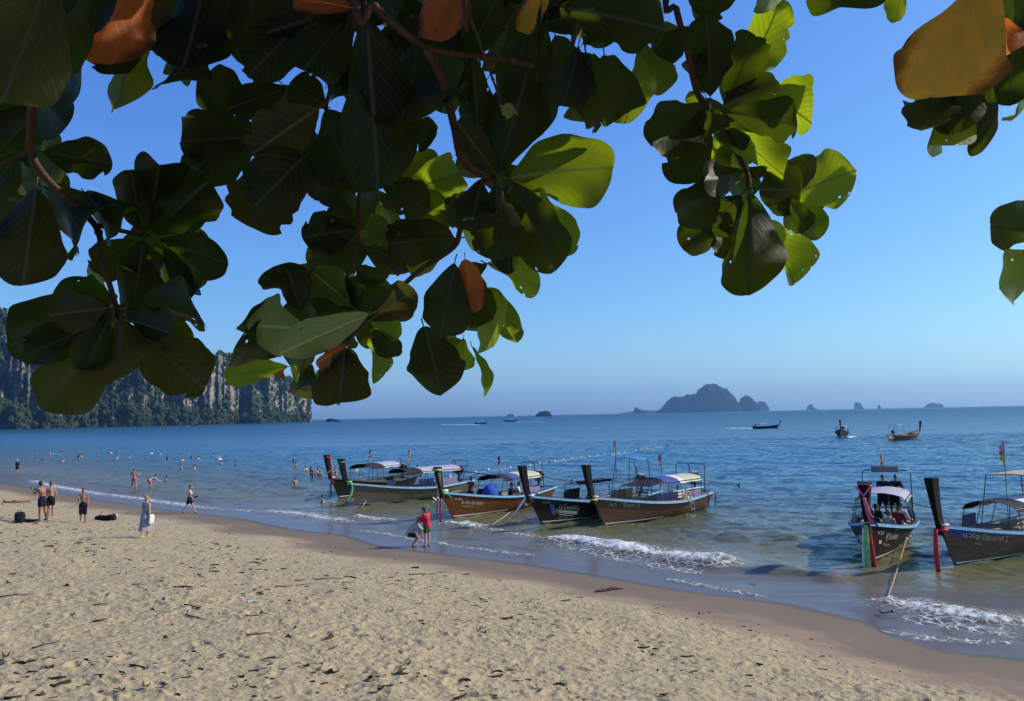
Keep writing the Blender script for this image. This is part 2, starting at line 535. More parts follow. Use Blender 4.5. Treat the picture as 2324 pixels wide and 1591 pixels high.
def sea_shape(x, y):
    s = -shore_dist(x, y)                       # distance out to sea
    r = np.hypot(x, y)
    fade = sstep(1.0, 11.0, s)
    z = wave_field(x, y, np.maximum(r * 0.0045, 0.1)) * fade * (1 - 0.8 * sstep(250, 900, r)) * 1.15
    z = z + 0.012 * fbm(x * 0.8, y * 0.8, octaves=3, seed=31) * sstep(0.3, 2.5, s)
    z = z + 0.006 * sstep(0, 2, s) - 0.02 * sstep(0.1, -1.5, s)
    foam = np.zeros(x.shape)
    for P, hgt, wid, f in BREAK:
        near = (x > P[:, 0].min() - 7) & (x < P[:, 0].max() + 6) & (y > P[:, 1].min() - 8) & (y < P[:, 1].max() + 8)
        if not near.any(): continue
        d, tpos, sd = poly_dist(x[near], y[near], P)
        end = sstep(-0.02, 0.12, tpos) * sstep(1.02, 0.85, tpos)
        wig = 1 + 0.5 * fbm(x[near] * 0.9, y[near] * 0.9, octaves=3, seed=44)
        seaw = sd > 0
        prof = np.where(sd < 0, np.exp(-(d / (wid * 0.9)) ** 2), np.exp(-(d / 0.32) ** 2)) if False else np.exp(-(d / (0.55 + 0.5 * wid)) ** 2)
        z[near] += hgt * prof * end * wig
        fo = np.exp(-(d / (wid * 0.62 * np.clip(wig, 0.35, 1.8))) ** 4) * end * f
        fo = np.maximum(fo, np.where(sd > 0, 0.36, 0.26) * np.exp(-(d / (wid * 1.9)) ** 2) * end * f)
        tmp = foam[near]; foam[near] = np.maximum(tmp, fo)
    z = z + foam * (0.05 * fbm(x * 4.5, y * 4.5, octaves=3, seed=61) + 0.02)
    return z, s, foam
parts_v, parts_f, parts_s, parts_foam = [], [], [], []
off = 0
X1, Y1, n1, c1 = fan(13.0, 170.0, 1.0042, 0.80, 520)
yy2 = 170.0 * (9000.0 / 170.0) ** (np.arange(0, 260) / 259.0)
yy2[0] = Y1[-1, 0]
uu2 = np.linspace(-0.80, 0.80, 520)
Y2, U2 = np.meshgrid(yy2[1:], uu2, indexing='ij')
XA = np.concatenate([X1, Y2 * U2]); YA = np.concatenate([Y1, Y2])
ZA, SA, FA = sea_shape(XA, YA)
fs = grid_faces(XA.shape[0], 520)
kf = (SA > -2.5).ravel()[fs].any(axis=1)
verts = np.stack([XA, YA, ZA], -1).reshape(-1, 3)
used = np.unique(fs[kf]); remap = np.full(len(verts), -1); remap[used] = np.arange(len(used))
sea_me = np_mesh('sea', verts[used], remap[fs[kf]])
attr(sea_me, 'out', SA.ravel()[used])
attr(sea_me, 'foam', FA.ravel()[used])

t = NT('sea_water')
b = t.bsdf(Roughness=0.08)
b.inputs['IOR'].default_value = 1.333
out_ = t.attr('out'); foam_ = t.attr('foam')
geo = t.n('ShaderNodeNewGeometry').outputs['Position']
def wmap(scale, rot=R(-28)):
    m = t.n('ShaderNodeMapping'); m.inputs['Scale'].default_value = scale; m.inputs['Rotation'].default_value = (0, 0, rot)
    t.l(geo, m.inputs['Vector']); return m.outputs[0]
murk = t.noise(wmap((0.05, 0.14, 1)), 1.0, 4, 0.6)
o2 = t.math('ADD', out_, t.math('MULTIPLY', t.math('SUBTRACT', murk, 0.5), 16.0))
dfac = t.math('DIVIDE', o2, t.math('ADD', o2, 30.0), True)
fld = t.ramp(t.math('MULTIPLY', out_, 0.1), [(0.05, (0.125, 0.102, 0.078)), (0.45, (0.145, 0.124, 0.076)), (0.9, (0.155, 0.142, 0.062))])
deep = t.ramp(dfac, [(0.20, (0.145, 0.134, 0.058)), (0.38, (0.075, 0.092, 0.066)), (0.54, (0.036, 0.110, 0.150)), (0.69, (0.024, 0.118, 0.190)), (0.83, (0.006, 0.058, 0.100)), (0.97, (0.004, 0.054, 0.086))])
wcol = t.mix(t.ramp(t.math('MULTIPLY', out_, 0.1), [(0.5, 0.0), (1.0, 1.0)]), fld, deep)
fn1 = t.noise(geo, 4.6, 7, 0.72, 0.5)
vor = t.n('ShaderNodeTexVoronoi', feature='DISTANCE_TO_EDGE'); vor.inputs['Scale'].default_value = 3.4
t.l(geo, vor.inputs['Vector'])
lace = t.ramp(vor.outputs['Distance'], [(0.03, 1.0), (0.16, 0.0)])
thr = t.math('ADD', foam_, t.math('MULTIPLY', t.math('SUBTRACT', fn1, 0.5), 2.2))
solid = t.ramp(thr, [(0.62, 0.0), (0.92, 1.0)])
lacy = t.math('MULTIPLY', t.math('MULTIPLY', lace, t.ramp(fn1, [(0.38, 0.0), (0.55, 1.0)])), t.ramp(foam_, [(0.10, 0.0), (0.35, 0.9)]))
fm = t.math('MAXIMUM', solid, lacy)
t.l(t.mix(fm, wcol, (0.74, 0.75, 0.74)), b.inputs['Base Color'])
cd = t.n('ShaderNodeVectorMath', operation='LENGTH'); t.l(geo, cd.inputs[0])
far_ = t.ramp(t.math('DIVIDE', cd.outputs['Value'], t.math('ADD', cd.outputs['Value'], 300.0)), [(0.06, 0.06), (0.4, 0.22), (0.9, 0.42)])
t.l(t.math('MAXIMUM', far_, t.ramp(t.math('MAXIMUM', fm, t.ramp(t.math('MULTIPLY', out_, 0.1), [(0.1, 0.13), (0.6, 0.0)])), [(0.0, 0.05), (0.6, 0.85)])), b.inputs['Roughness'])
t.l(t.ramp(t.math('DIVIDE', out_, t.math('ADD', out_, 20.0)), [(0.0, 0.30), (0.25, 0.24), (0.75, 0.55)]), b.inputs['Specular IOR Level'])
rip = t.noise(wmap((1.3, 3.4, 1)), 1.6, 5, 0.62, 0.3)
rip2 = t.noise(wmap((0.10, 0.36, 1)), 1.4, 5, 0.6, 0.2)
rip3 = t.noise(wmap((0.012, 0.05, 1), R(-8)), 1.0, 3, 0.5)
gust = t.ramp(t.noise(wmap((0.010, 0.045, 1), R(-12)), 1.0, 4, 0.6), [(0.35, 0.45), (0.65, 1.15)])
calm = t.math('MULTIPLY', t.ramp(t.math('MULTIPLY', out_, 0.1), [(0.05, 0.05), (1.2, 1.0)]), gust)
near_b = t.bump(t.math('MULTIPLY', rip, calm), 0.55, 0.10)
far_b = t.bump(t.math('MULTIPLY', rip2, calm), 0.8, 0.62, near_b)
foam_b = t.bump(t.math('MULTIPLY', t.noise(geo, 9.0, 5, 0.7), fm), 0.9, 0.12, far_b)
t.l(foam_b, b.inputs['Normal'])
tag(mesh_obj('sea', sea_me, t.mat), 'blue sea turning olive brown beside the beach with foam lines', None, None, 'structure')

# ------------------------------------------------------------------ limestone headland
PROF = [(-420, 640), (-300, 650), (-150, 668), (0, 705), (22, 716), (55, 738), (100, 752), (170, 748), (250, 770), (330, 772), (400, 790), (450, 792), (478, 806), (488, 812),
        (497, 806), (515, 805), (535, 811), (560, 824), (600, 838), (640, 853), (670, 868), (692, 884), (701, 902), (706, 925), (709, 950)]
pxs = np.array([p[0] for p in PROF], float); pys = np.array([p[1] for p in PROF], float)
def horizon_y(x): return 943.0 - 0.01973 * (x - 1162.0)
NU, NV = 620, 120
ux = np.linspace(-420, 709, NU)
dist_u = np.interp(ux, [-420, 0, 300, 520, 709], [1060, 1180, 1330, 1500, 1750]) + 26 * fbm(ux / 60, ux * 0, octaves=3, seed=3) + 14 * np.abs(fbm(ux / 14, ux * 0, octaves=2, seed=8))
top_u = (horizon_y(ux) - np.interp(ux, pxs, pys)) / FPX * dist_u + 5.4
top_u = top_u + 3.0 * fbm(ux / 7, ux * 0, octaves=3, seed=13) * sstep(709, 690, ux)
dirs = np.array([tuple(ray(x, horizon_y(x))) for x in ux])
vv = np.linspace(0, 1, NV)
HV = np.clip(vv / 0.72, 0, 1)[None, :] * np.ones((NU, 1))
back = np.clip((vv - 0.72) / 0.28, 0, 1)[None, :] * np.ones((NU, 1))
Zc = HV * (top_u[:, None] + 4) - 4
D = dist_u[:, None] + 0.20 * Zc + back * 220 * sstep(709, 660, ux)[:, None] + back * 6
uL = (ux / 1950 * 1350)[:, None] * np.ones((1, NV))
cl = 1 - np.abs(fbm(uL / 52, Zc / 60, octaves=5, seed=71, gain=0.6))
cl2 = fbm(uL / 13, Zc / 26, octaves=4, seed=75)
shelf = np.sin(Zc / 17 + 2.5 * fbm(uL / 60, Zc / 60, octaves=2, seed=78))
dn = -26 * cl - 8 * cl2 - 4 * shelf
D = D + dn * sstep(0.0, 0.12, HV) * np.minimum(1, (top_u[:, None] / 60))
# tree apron at the foot of the cliff
D = D - 34 * np.exp(-np.maximum(Zc, 0) / 14.0) * (1 + 0.6 * fbm(uL / 40, Zc * 0, octaves=2, seed=80)) * sstep(700, 560, ux)[:, None]
Zc = Zc + back * (6 * fbm(uL / 25, back * 8, octaves=3, seed=90) + 10 * back * 0)
fwd = np.array([CF.x * 0 + d[1] for d in dirs])
XX = dirs[:, 0][:, None] * D; YY = dirs[:, 1][:, None] * D
hv = np.stack([XX, YY, Zc], -1).reshape(-1, 3)
head_me = np_mesh('headland', hv, grid_faces(NU, NV)[:, ::-1])
t = NT('limestone')
b = t.bsdf(Roughness=0.95)
b.inputs['Specular IOR Level'].default_value = 0.1
geo = t.n('ShaderNodeNewGeometry')
m = t.n('ShaderNodeMapping'); m.inputs['Scale'].default_value = (0.036, 0.036, 0.034); t.l(geo.outputs['Position'], m.inputs['Vector'])
m2 = t.n('ShaderNodeMapping'); m2.inputs['Scale'].default_value = (0.02, 0.02, 0.02); t.l(geo.outputs['Position'], m2.inputs['Vector'])
n1 = t.noise(m.outputs[0], 1.0, 6, 0.65); n2 = t.noise(m2.outputs[0], 1.0, 6, 0.62); n3 = t.noise(m2.outputs[0], 6.0, 5, 0.7)
rock = t.ramp(n1, [(0.32, (0.08, 0.075, 0.068)), (0.46, (0.22, 0.19, 0.16)), (0.57, (0.42, 0.34, 0.26)), (0.66, (0.40, 0.23, 0.12)), (0.76, (0.58, 0.51, 0.43))])
veg = t.mix(n3, (0.022, 0.042, 0.014), (0.06, 0.085, 0.028))
sep = t.n('ShaderNodeSeparateXYZ'); t.l(geo.outputs['Normal'], sep.inputs[0])
sp = t.n('ShaderNodeSeparateXYZ'); t.l(geo.outputs['Position'], sp.inputs[0])
vf = t.math('ADD', t.math('MULTIPLY', sep.outputs['Z'], 0.55), t.math('MULTIPLY', n2, 1.5))
vf = t.math('ADD', vf, t.math('MULTIPLY', t.math('SUBTRACT', n3, 0.5), 0.9))
vf = t.ramp(vf, [(0.82, 0.0), (0.96, 1.0)])
t.l(t.mix(vf, rock, veg), b.inputs['Base Color'])
t.l(t.bump(t.noise(m2.outputs[0], 5.0, 6, 0.7), 1.0, 9.0), b.inputs['Normal'])
LIME = t.mat
tag(mesh_obj('headland', head_me, LIME), 'limestone headland with sheer cliffs and trees', None, None, 'structure')

# trees that cover the cliff foot, ledges and top: one mass
def ico(sub):
    bm = bmesh.new(); bmesh.ops.create_icosphere(bm, subdivisions=sub, radius=1.0)
    v = np.array([q.co[:] for q in bm.verts]); f = np.array([[q.index for q in fc.verts] for fc in bm.faces]); bm.free()
    return v, f
IV, IF = ico(2)
g = np.random.default_rng(5)
G = hv.reshape(NU, NV, 3)
pts, rads = [], []
for _ in range(30000):
    i = g.integers(60, NU - 3); r_ = g.random()
    if r_ < 0.24: j = int(NV * 0.72 * abs(g.normal(0, 0.12)))
    elif r_ < 0.40: j = int(g.uniform(0.68, 0.80) * NV)
    else: j = int(g.uniform(0.02, 0.74) * NV)
    j = min(j, NV - 2)
    p = G[i, j]
    if p[2] > 0 and r_ >= 0.40:
        q = fbm(np.array([p[0] / 55]), np.array([p[1] / 80]), np.array([p[2] / 42]), octaves=3, seed=99)[0]
        if q < 0.14: continue
    if ux[i] > 690 and r_ < 0.24: continue
    rr = g.uniform(1.6, 4.6) * (1.25 if r_ < 0.24 else 0.85)
    pts.append(p + np.array([g.normal(0, 2), g.normal(-2, 2), g.uniform(0.2, 1.0) * rr + 1.5])); rads.append(rr)
    if len(pts) >= 4600: break
pts = np.array(pts); rads = np.array(rads)
NP = len(pts)
wob = 1 + 0.34 * np.array([vnoise(IV[:, 0] * 2.1 + k * 7.3, IV[:, 1] * 2.1, IV[:, 2] * 2.1, seed=5) for k in range(24)])
VV = pts[:, None, :] + IV[None] * wob[np.arange(NP) % 24][:, :, None] * rads[:, None, None] * np.array([1, 1, 1.15])
FF = IF[None] + (np.arange(NP) * len(IV))[:, None, None]
wood = np_mesh('cliff_forest', VV.reshape(-1, 3), FF.reshape(-1, 3), smooth=False)
t = NT('forest')
b = t.bsdf(Roughness=0.9)
b.inputs['Specular IOR Level'].default_value = 0.1
geo = t.n('ShaderNodeNewGeometry').outputs['Position']
n1 = t.noise(geo, 0.05, 3); n2 = t.noise(geo, 0.6, 5, 0.7)
c = t.mix(t.ramp(n1, [(0.4, 0.0), (0.62, 1.0)]), (0.035, 0.06, 0.018), (0.095, 0.10, 0.04))
c = t.mix(t.ramp(n2, [(0.35, 0.75), (0.6, 0.0)]), c, (0.012, 0.02, 0.008))
t.l(c, b.inputs['Base Color'])
t.l(t.bump(n2, 1.0, 2.5), b.inputs['Normal'])
tag(mesh_obj('cliff_forest', wood, t.mat), 'dark green trees clinging to the headland cliffs and shore', 'forest', None, 'stuff')

# ------------------------------------------------------------------ islands on the horizon
t = NT('wooded_rock')
b = t.bsdf(Roughness=0.95)
b.inputs['Specular IOR Level'].default_value = 0.05
geo = t.n('ShaderNodeNewGeometry')
n1 = t.noise(geo.outputs['Position'], 0.02, 6, 0.65)
t.l(t.ramp(n1, [(0.4, (0.012, 0.018, 0.012)), (0.62, (0.030, 0.034, 0.024)), (0.78, (0.10, 0.085, 0.07))]), b.inputs['Base Color'])
t.l(t.bump(n1, 1.0, 12.0), b.inputs['Normal'])
ISLE = t.mat
def island(name, prof, dist, label, depth=0.5, rough=1.0, seed=1):
    """prof: outline in the picture, left to right"""
    P = np.array(prof, float)
    n, m = 90, 26
    x = np.linspace(P[0, 0], P[-1, 0], n)
    y = np.interp(x, P[:, 0], P[:, 1])
    h = np.maximum((horizon_y(x) - y) / FPX * dist, 0.0) + 0.2
    lat = (x - 1162.0) / FPX * dist
    W = lat[-1] - lat[0]
    v = np.linspace(-1, 1, m)
    A, V = np.meshgrid(np.arange(n), v, indexing='ij')
    hh = h[:, None] * np.clip(1 - np.abs(V) ** 3.2, 0, 1) ** 0.6
    dep = depth * W * 0.5 * (0.55 + 0.45 * np.sin(np.pi * np.linspace(0.04, 0.96, n)))[:, None]
    wob = fbm(lat[:, None] / W * 9 + V * 0, hh / W * 9, octaves=3, seed=seed) * 0.10 * W * rough
    yy = V * dep + wob * (1 - np.abs(V))
    hh = hh * (1 + 0.05 * rough * fbm(lat[:, None] / W * 22 + V * 0, V * 3, octaves=2, seed=seed + 5)) - 0.6
    d0 = ray(float(x.mean()), horizon_y(float(x.mean()))); d0 = Vector((d0.x, d0.y, 0))
    yv = np.stack([lat[:, None] + 0 * V, dist + dep.mean() * 0 + yy, hh], -1)
    me = np_mesh(name, yv.reshape(-1, 3), grid_faces(n, m))
    return tag(mesh_obj(name, me, ISLE), label, None, None, 'structure')
def z6(pts): return [((1800 + 0.8778 * u) * 0.6052, (1350 + 0.8778 * v) * 0.6052) for u, v in pts]
def z8(pts): return [((1150 + 0.4303 * u) * 0.6052, (1520 + 0.4303 * v) * 0.6052) for u, v in pts]
island('island', z6([(740, 226), (745, 220), (770, 205), (800, 175), (825, 155), (850, 158), (880, 145), (915, 142), (925, 151), (931, 125), (950, 110), (965, 103), (1000, 108), (1040, 120), (1065, 145), (1088, 176), (1097, 216)]), 6000, 'big steep limestone island, tallest on the horizon', 0.6, 1.0, 3)
island('island', z6([(1092, 216), (1100, 180), (1112, 160), (1130, 150), (1150, 158), (1175, 182), (1188, 214)]), 6150, 'rounded rock island touching the right of the big island', 0.8, 0.8, 4)
island('island', z6([(1165, 214), (1172, 184), (1186, 175), (1210, 178), (1221, 194), (1226, 212)]), 7600, 'paler island stack behind the rounded rock island', 0.8, 0.8, 5)
island('island', z6([(650, 224), (654, 204), (662, 200), (672, 207), (688, 211), (706, 223)]), 6300, 'small pointed islet left of the big island', 0.8, 0.8, 6)
island('island', z6([(590, 226), (640, 219), (690, 213), (740, 215), (770, 224)]), 8700, 'faint low strip of land left of the big island', 0.5, 0.4, 7)
island('island', z6([(1388, 210), (1393, 195), (1404, 187), (1411, 190), (1415, 203), (1432, 208)]), 8200, 'tiny peaked islet right of the big island', 0.8, 0.6, 8)
island('island', z6([(1592, 206), (1593.5, 181), (1600, 178), (1614, 182), (1624, 196), (1627, 205)]), 8200, 'leaning thumb shaped sea stack on the horizon', 0.8, 0.5, 9)
island('island', z6([(1688, 204), (1693, 191), (1699, 192), (1703, 203)]), 8400, 'smallest rock needle on the horizon', 0.8, 0.5, 10)
island('island', z6([(1892, 200), (1908, 185), (1925, 181), (1938, 186), (1955, 185), (1967, 198)]), 8000, 'low lumpy islet furthest right on the horizon', 0.8, 0.5, 11)
island('island', z6([(228, 237), (233, 226), (252, 213), (275, 210), (291, 213), (299, 224), (302, 236)]), 2600, 'round wooded islet near the white yacht', 0.8, 0.7, 12)
island('island', z8([(146, 148), (154, 118), (176, 95), (186, 91), (215, 92), (262, 101), (296, 118), (314, 146)]), 1650, 'low dark rock islet just off the headland tip', 0.7, 0.6, 13)
island('island', z8([(47, 150), (54, 127), (72, 121), (92, 129), (99, 148)]), 1690, 'small dark boulder islet at the headland tip', 0.9, 0.5, 14)
# ------------------------------------------------------------------ sea almond tree hanging over the picture
def leaf_material(name, top, under, trans, spots=0.0, alt=None):
    t = NT(name)
    co = t.n('ShaderNodeTexCoord').outputs['Object']
    oi = t.n('ShaderNodeObjectInfo').outputs['Random']
    sp = t.n('ShaderNodeSeparateXYZ'); t.l(co, sp.inputs[0])
    ax = t.math('ABSOLUTE', sp.outputs['X'])
    rib = t.ramp(ax, [(0.013, 1.0), (0.032, 0.0)])
    lat = t.math('FRACT', t.math('MULTIPLY', t.math('SUBTRACT', sp.outputs['Y'], t.math('MULTIPLY', ax, 0.75)), 10.0))
    lat = t.ramp(t.math('ABSOLUTE', t.math('SUBTRACT', lat, 0.5)), [(0.022, 0.75), (0.075, 0.0)])
    vein = t.math('MAXIMUM', rib, lat)
    nz = t.noise(co, 5.0, 5, 0.65); nz2 = t.noise(co, 26.0, 3, 0.6)
    var = t.math('ADD', t.math('MULTIPLY', oi, 0.7), t.math('MULTIPLY', nz, 0.6))
    def shade(c, k0, k1): return t.ramp(var, [(0.25, tuple(x * k0 for x in c)), (0.95, tuple(x * k1 for x in c))])
    blot = t.ramp(nz2, [(0.66, 0.0), (0.74, spots)])
    geo = t.n('ShaderNodeNewGeometry')
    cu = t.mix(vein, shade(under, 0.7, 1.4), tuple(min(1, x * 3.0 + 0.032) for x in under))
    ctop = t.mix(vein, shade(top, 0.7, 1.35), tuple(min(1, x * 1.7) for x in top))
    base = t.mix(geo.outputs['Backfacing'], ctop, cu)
    if alt is not None:     # turning leaves: patches of another colour, dry brown towards the rim
        nz3 = t.noise(co, 2.4, 5, 0.7, 0.6)
        pf = t.ramp(t.math('ADD', nz3, t.math('MULTIPLY', oi, 0.15)), [(0.46, 0.0), (0.66, 1.0)])
        base = t.mix(pf, base, alt)
        rimf = t.ramp(t.math('ADD', t.math('ADD', ax, t.math('MULTIPLY', sp.outputs['Y'], 0.25)), t.math('MULTIPLY', nz3, 0.25)), [(0.58, 0.0), (0.72, 0.85)])
        base = t.mix(rimf, base, (0.06, 0.02, 0.008))
    base = t.mix(blot, base, (0.03, 0.012, 0.006))
    tr = t.mix(vein, shade(trans, 0.75, 1.3), tuple(x * 0.35 for x in trans))
    if alt is not None: tr = t.mix(rimf, t.mix(pf, tr, tuple(min(1, x * 1.1) for x in alt)), (0.05, 0.012, 0.004))
    tr = t.mix(blot, tr, (0.03, 0.01, 0.004))
    b = t.n('ShaderNodeBsdfPrincipled')
    t.l(base, b.inputs['Base Color'])
    t.l(t.ramp(nz, [(0.3, 0.38), (0.7, 0.6)]), b.inputs['Roughness'])
    b.inputs['Specular IOR Level'].default_value = 0.16
    bm = t.bump(t.math('ADD', t.math('MULTIPLY', vein, -0.5), nz), 0.12, 0.03)
    t.l(bm, b.inputs['Normal'])
    td = t.n('ShaderNodeBsdfTranslucent'); t.l(tr, td.inputs['Color'])
    ad = t.n('ShaderNodeAddShader'); t.l(b.outputs[0], ad.inputs[0]); t.l(td.outputs[0], ad.inputs[1])
    # a few leaves carry small insect holes
    vh = t.n('ShaderNodeTexVoronoi', feature='F1'); vh.inputs['Scale'].default_value = 9.0
    t.l(co, vh.inputs['Vector'])
    sc = t.n('ShaderNodeSeparateColor'); t.l(vh.outputs['Color'], sc.inputs[0])
    hole = t.math('LESS_THAN', t.math('ADD', vh.outputs['Distance'], t.math('MULTIPLY', nz2, 0.25)), t.math('MULTIPLY', t.math('GREATER_THAN', sc.outputs[0], 0.93), 0.34))
    hole = t.math('MULTIPLY', hole, t.math('GREATER_THAN', oi, 0.72))
    tp_ = t.n('ShaderNodeBsdfTransparent')
    mx = t.n('ShaderNodeMixShader'); t.l(hole, mx.inputs[0]); t.l(ad.outputs[0], mx.inputs[1]); t.l(tp_.outputs[0], mx.inputs[2])
    t.l(mx.outputs[0], t.out.inputs[0])
    return t.mat
LEAF_G = leaf_material('leaf_green', (0.016, 0.030, 0.006), (0.0060, 0.0075, 0.0028), (0.036, 0.054, 0.0012), 0.25)  # green darkened as the shaded counterpart of the sunlit leaf colour
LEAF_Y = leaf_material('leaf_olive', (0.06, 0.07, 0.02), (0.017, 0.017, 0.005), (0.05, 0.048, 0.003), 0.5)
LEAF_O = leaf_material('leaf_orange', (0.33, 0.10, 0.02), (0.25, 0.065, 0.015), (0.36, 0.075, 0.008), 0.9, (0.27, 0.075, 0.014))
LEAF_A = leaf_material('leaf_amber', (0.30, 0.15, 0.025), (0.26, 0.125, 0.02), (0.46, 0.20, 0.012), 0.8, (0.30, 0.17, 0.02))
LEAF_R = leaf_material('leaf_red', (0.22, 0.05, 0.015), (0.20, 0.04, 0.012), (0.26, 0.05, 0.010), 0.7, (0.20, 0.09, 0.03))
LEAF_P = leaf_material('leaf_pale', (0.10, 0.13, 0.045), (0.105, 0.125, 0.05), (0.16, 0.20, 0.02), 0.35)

def leaf_mesh(name, seed, fold, droop, curl, nib, rows=22, stalk=True, holes=0):
    """unit leaf: stalk end at the origin, tip at +Y, width 1, upper side +Z"""
    g = random.Random(seed)
    cols = [-1, -0.82, -0.6, -0.38, -0.16, -0.03, 0.03, 0.16, 0.38, 0.6, 0.82, 1]
    ph = [g.uniform(0, 6.28) for _ in range(6)]
    pa = g.uniform(0.55, 0.80); pq = g.uniform(2.3, 3.6); pn_ = max((i / 100) ** pa * (1 - (i / 100) ** pq) ** 0.5 for i in range(101))
    nibs = [(g.choice((-1, 1)), g.uniform(0.45, 0.98), g.uniform(0.03, 0.07), g.uniform(0.1, 0.35)) for _ in range(nib)]
    v = []
    for r in range(rows + 1):
        s = r / rows
        y = 0.35 * s + 0.65 * (0.5 - 0.5 * math.cos(math.pi * s)) if s < 0.5 else 0.35 * s + 0.65 * (0.5 - 0.5 * math.cos(math.pi * s))
        y = min(max(y, 0.0), 1.0)
        y = 1 - (1 - y) ** 1.25
        w0 = 0.5 * max(y, 0.004) ** pa * max(1 - y ** pq, 0.0) ** 0.5 / pn_
        for c in cols:
            side = -1 if c < 0 else 1
            w = w0 * (1 + 0.05 * math.sin(y * 9 + ph[0] * side) + 0.035 * math.sin(y * 21 + ph[1] * side))
            for sd, yy, hw, dp in nibs:
                if sd == side: w *= 1 - dp * max(0.0, 1 - abs(y - yy) / hw)
            x = c * w
            e = abs(c)
            z = fold * abs(x) - droop * y * y + curl * (e ** 2) * w * math.sin(y * 5 + ph[2]) + 0.022 * math.sin(y * 16 + ph[3] + side) * e * e
            z += 0.02 * math.sin(7 * x + 5 * y + ph[4])
            if e < 0.05: z -= 0.010 * (1 - y)
            yo = y + 0.02 * math.sin(ph[5] + 8 * x) * s
            v.append((x, yo, z))
    n = len(cols); f = []
    hset = set()
    for _ in range(holes): hset.add((g.randrange(8, rows - 3), g.choice((1, 2, 3, 7, 8, 9))))
    for r in range(rows):
        for k in range(n - 1):
            if (r, k) in hset: continue
            f.append((r * n + k, r * n + k + 1, (r + 1) * n + k + 1, (r + 1) * n + k))
    mb = MB(); mb.add(v, f)
    if stalk: mb.tube([(0, -0.13, 0.015), (0, -0.05, 0.0), (0, 0.10, -0.004)], [0.014, 0.012, 0.008], 5)
    me = bpy.data.meshes.new(name)
    me.from_pydata(mb.v, [], mb.f)
    me.polygons.foreach_set('use_smooth', [True] * len(me.polygons))
    me.update()
    return me
LM = {}
def leaf_variant(mat, i):
    key = (mat.name, i)
    if key not in LM:
        g = random.Random(i * 31 + 5)
        me = leaf_mesh('leaf', i, g.uniform(-0.08, 0.42), g.uniform(-0.08, 0.32), g.uniform(-0.35, 0.35), g.choice((0, 1, 2, 4)), holes=0)
        me.materials.append(mat); LM[key] = me
    return LM[key]

TREE = empty('almond_tree', (-3.6, 0.6, 3.7))
tag(TREE, 'sea almond tree whose broad leafy branches hang across the top of the view', 'tree')
TREE_INV = Matrix.Translation((3.6, -0.6, -3.7))
t = NT('bark')
b = t.bsdf(Roughness=0.85)
nz = t.noise(t.coord('Object', (6, 6, 2)), 5.0, 6, 0.7)
t.l(t.ramp(nz, [(0.3, (0.035, 0.018, 0.012)), (0.7, (0.12, 0.055, 0.035))]), b.inputs['Base Color'])
t.l(t.bump(nz, 0.7, 0.01), b.inputs['Normal'])
BARK = t.mat
def tree_part(mb, name, mat, smooth=True):
    mb.v = [tuple(TREE_INV @ Vector(p)) for p in mb.v]
    return mb.build(name, mat, TREE, smooth)
def spline(pts, n=6):
    P = [Vector(p) for p in pts]; out = []
    Q = [P[0] * 2 - P[1]] + P + [P[-1] * 2 - P[-2]]
    for i in range(1, len(Q) - 2):
        for k in range(n):
            s = k / n
            a, b_, c, d = Q[i - 1], Q[i], Q[i + 1], Q[i + 2]
            out.append(0.5 * ((2 * b_) + (c - a) * s + (2 * a - 5 * b_ + 4 * c - d) * s * s + (3 * b_ - a - 3 * c + d) * s ** 3))
    out.append(P[-1]); return out
m = MB()
tp = spline([(-3.6, 0.6, 3.5), (-3.55, 0.65, 4.6), (-3.4, 0.8, 5.9), (-3.1, 1.1, 7.0), (-2.5, 1.5, 7.9)], 5)
m.tube(tp, [0.26 - 0.13 * i / len(tp) for i in range(len(tp))], 12); tree_part(m, 'trunk', BARK)
limbpts = [(-2.55, 1.47, 7.85), (-1.3, 1.9, 7.75), (-0.1, 2.15, 7.72), (1.1, 2.3, 7.72), (2.4, 2.3, 7.8)]
m = MB(); lp = spline(limbpts, 6)
m.tube(lp, [0.12 - 0.085 * i / len(lp) for i in range(len(lp))], 10); tree_part(m, 'limb', BARK)
m = MB(); lp2 = spline([(-2.55, 1.47, 7.85), (-2.2, 2.2, 8.3), (-1.5, 3.0, 8.6)], 5)
m.tube(lp2, [0.09 - 0.05 * i / len(lp2) for i in range(len(lp2))], 8); tree_part(m, 'limb', BARK)

BR = []
def branch(px, depth, r0, r1, up=None):
    """px: points in the picture (the first one may lie above the frame); up: where it joins the limb"""
    P = [at_d(x, y, d) for (x, y), d in zip(px, depth)]
    if up is not None: P = [Vector(up)] + P
    q = spline(P, 5)
    m = MB(); m.tube(q, [r0 + (r1 - r0) * i / (len(q) - 1) for i in range(len(q))], 7)
    for k in range(2, len(q) - 1, 4):   # leaf scars
        m.ell(q[k], (r0 * 1.05, r0 * 1.05, r0 * 0.8), 6, 4)
    o = tree_part(m, 'branch', BARK)
    BR.append((o, px)); return o
branch([(70, -30), (72, 230), (70, 340), (110, 410), (215, 510), (232, 590), (262, 690), (272, 730)], [2.3, 2.35, 2.4, 2.4, 2.42, 2.45, 2.5, 2.5], 0.013, 0.007, (-1.75, 1.75, 7.78))
branch([(70, 345), (30, 360), (-10, 378)], [2.4, 2.4, 2.4], 0.007, 0.005)
branch([(215, 510), (280, 525), (335, 535)], [2.42, 2.45, 2.5], 0.007, 0.006)
branch([(800, -25), (797, 30), (770, 130), (738, 245)], [2.2, 2.25, 2.35, 2.4], 0.010, 0.006, (-0.55, 2.05, 7.73))
branch([(800, -40), (850, 15), (960, 105), (1060, 125), (1150, 135), (1210, 150)], [2.1, 2.1, 2.15, 2.2, 2.2, 2.2], 0.013, 0.006, (-0.5, 2.05, 7.73))
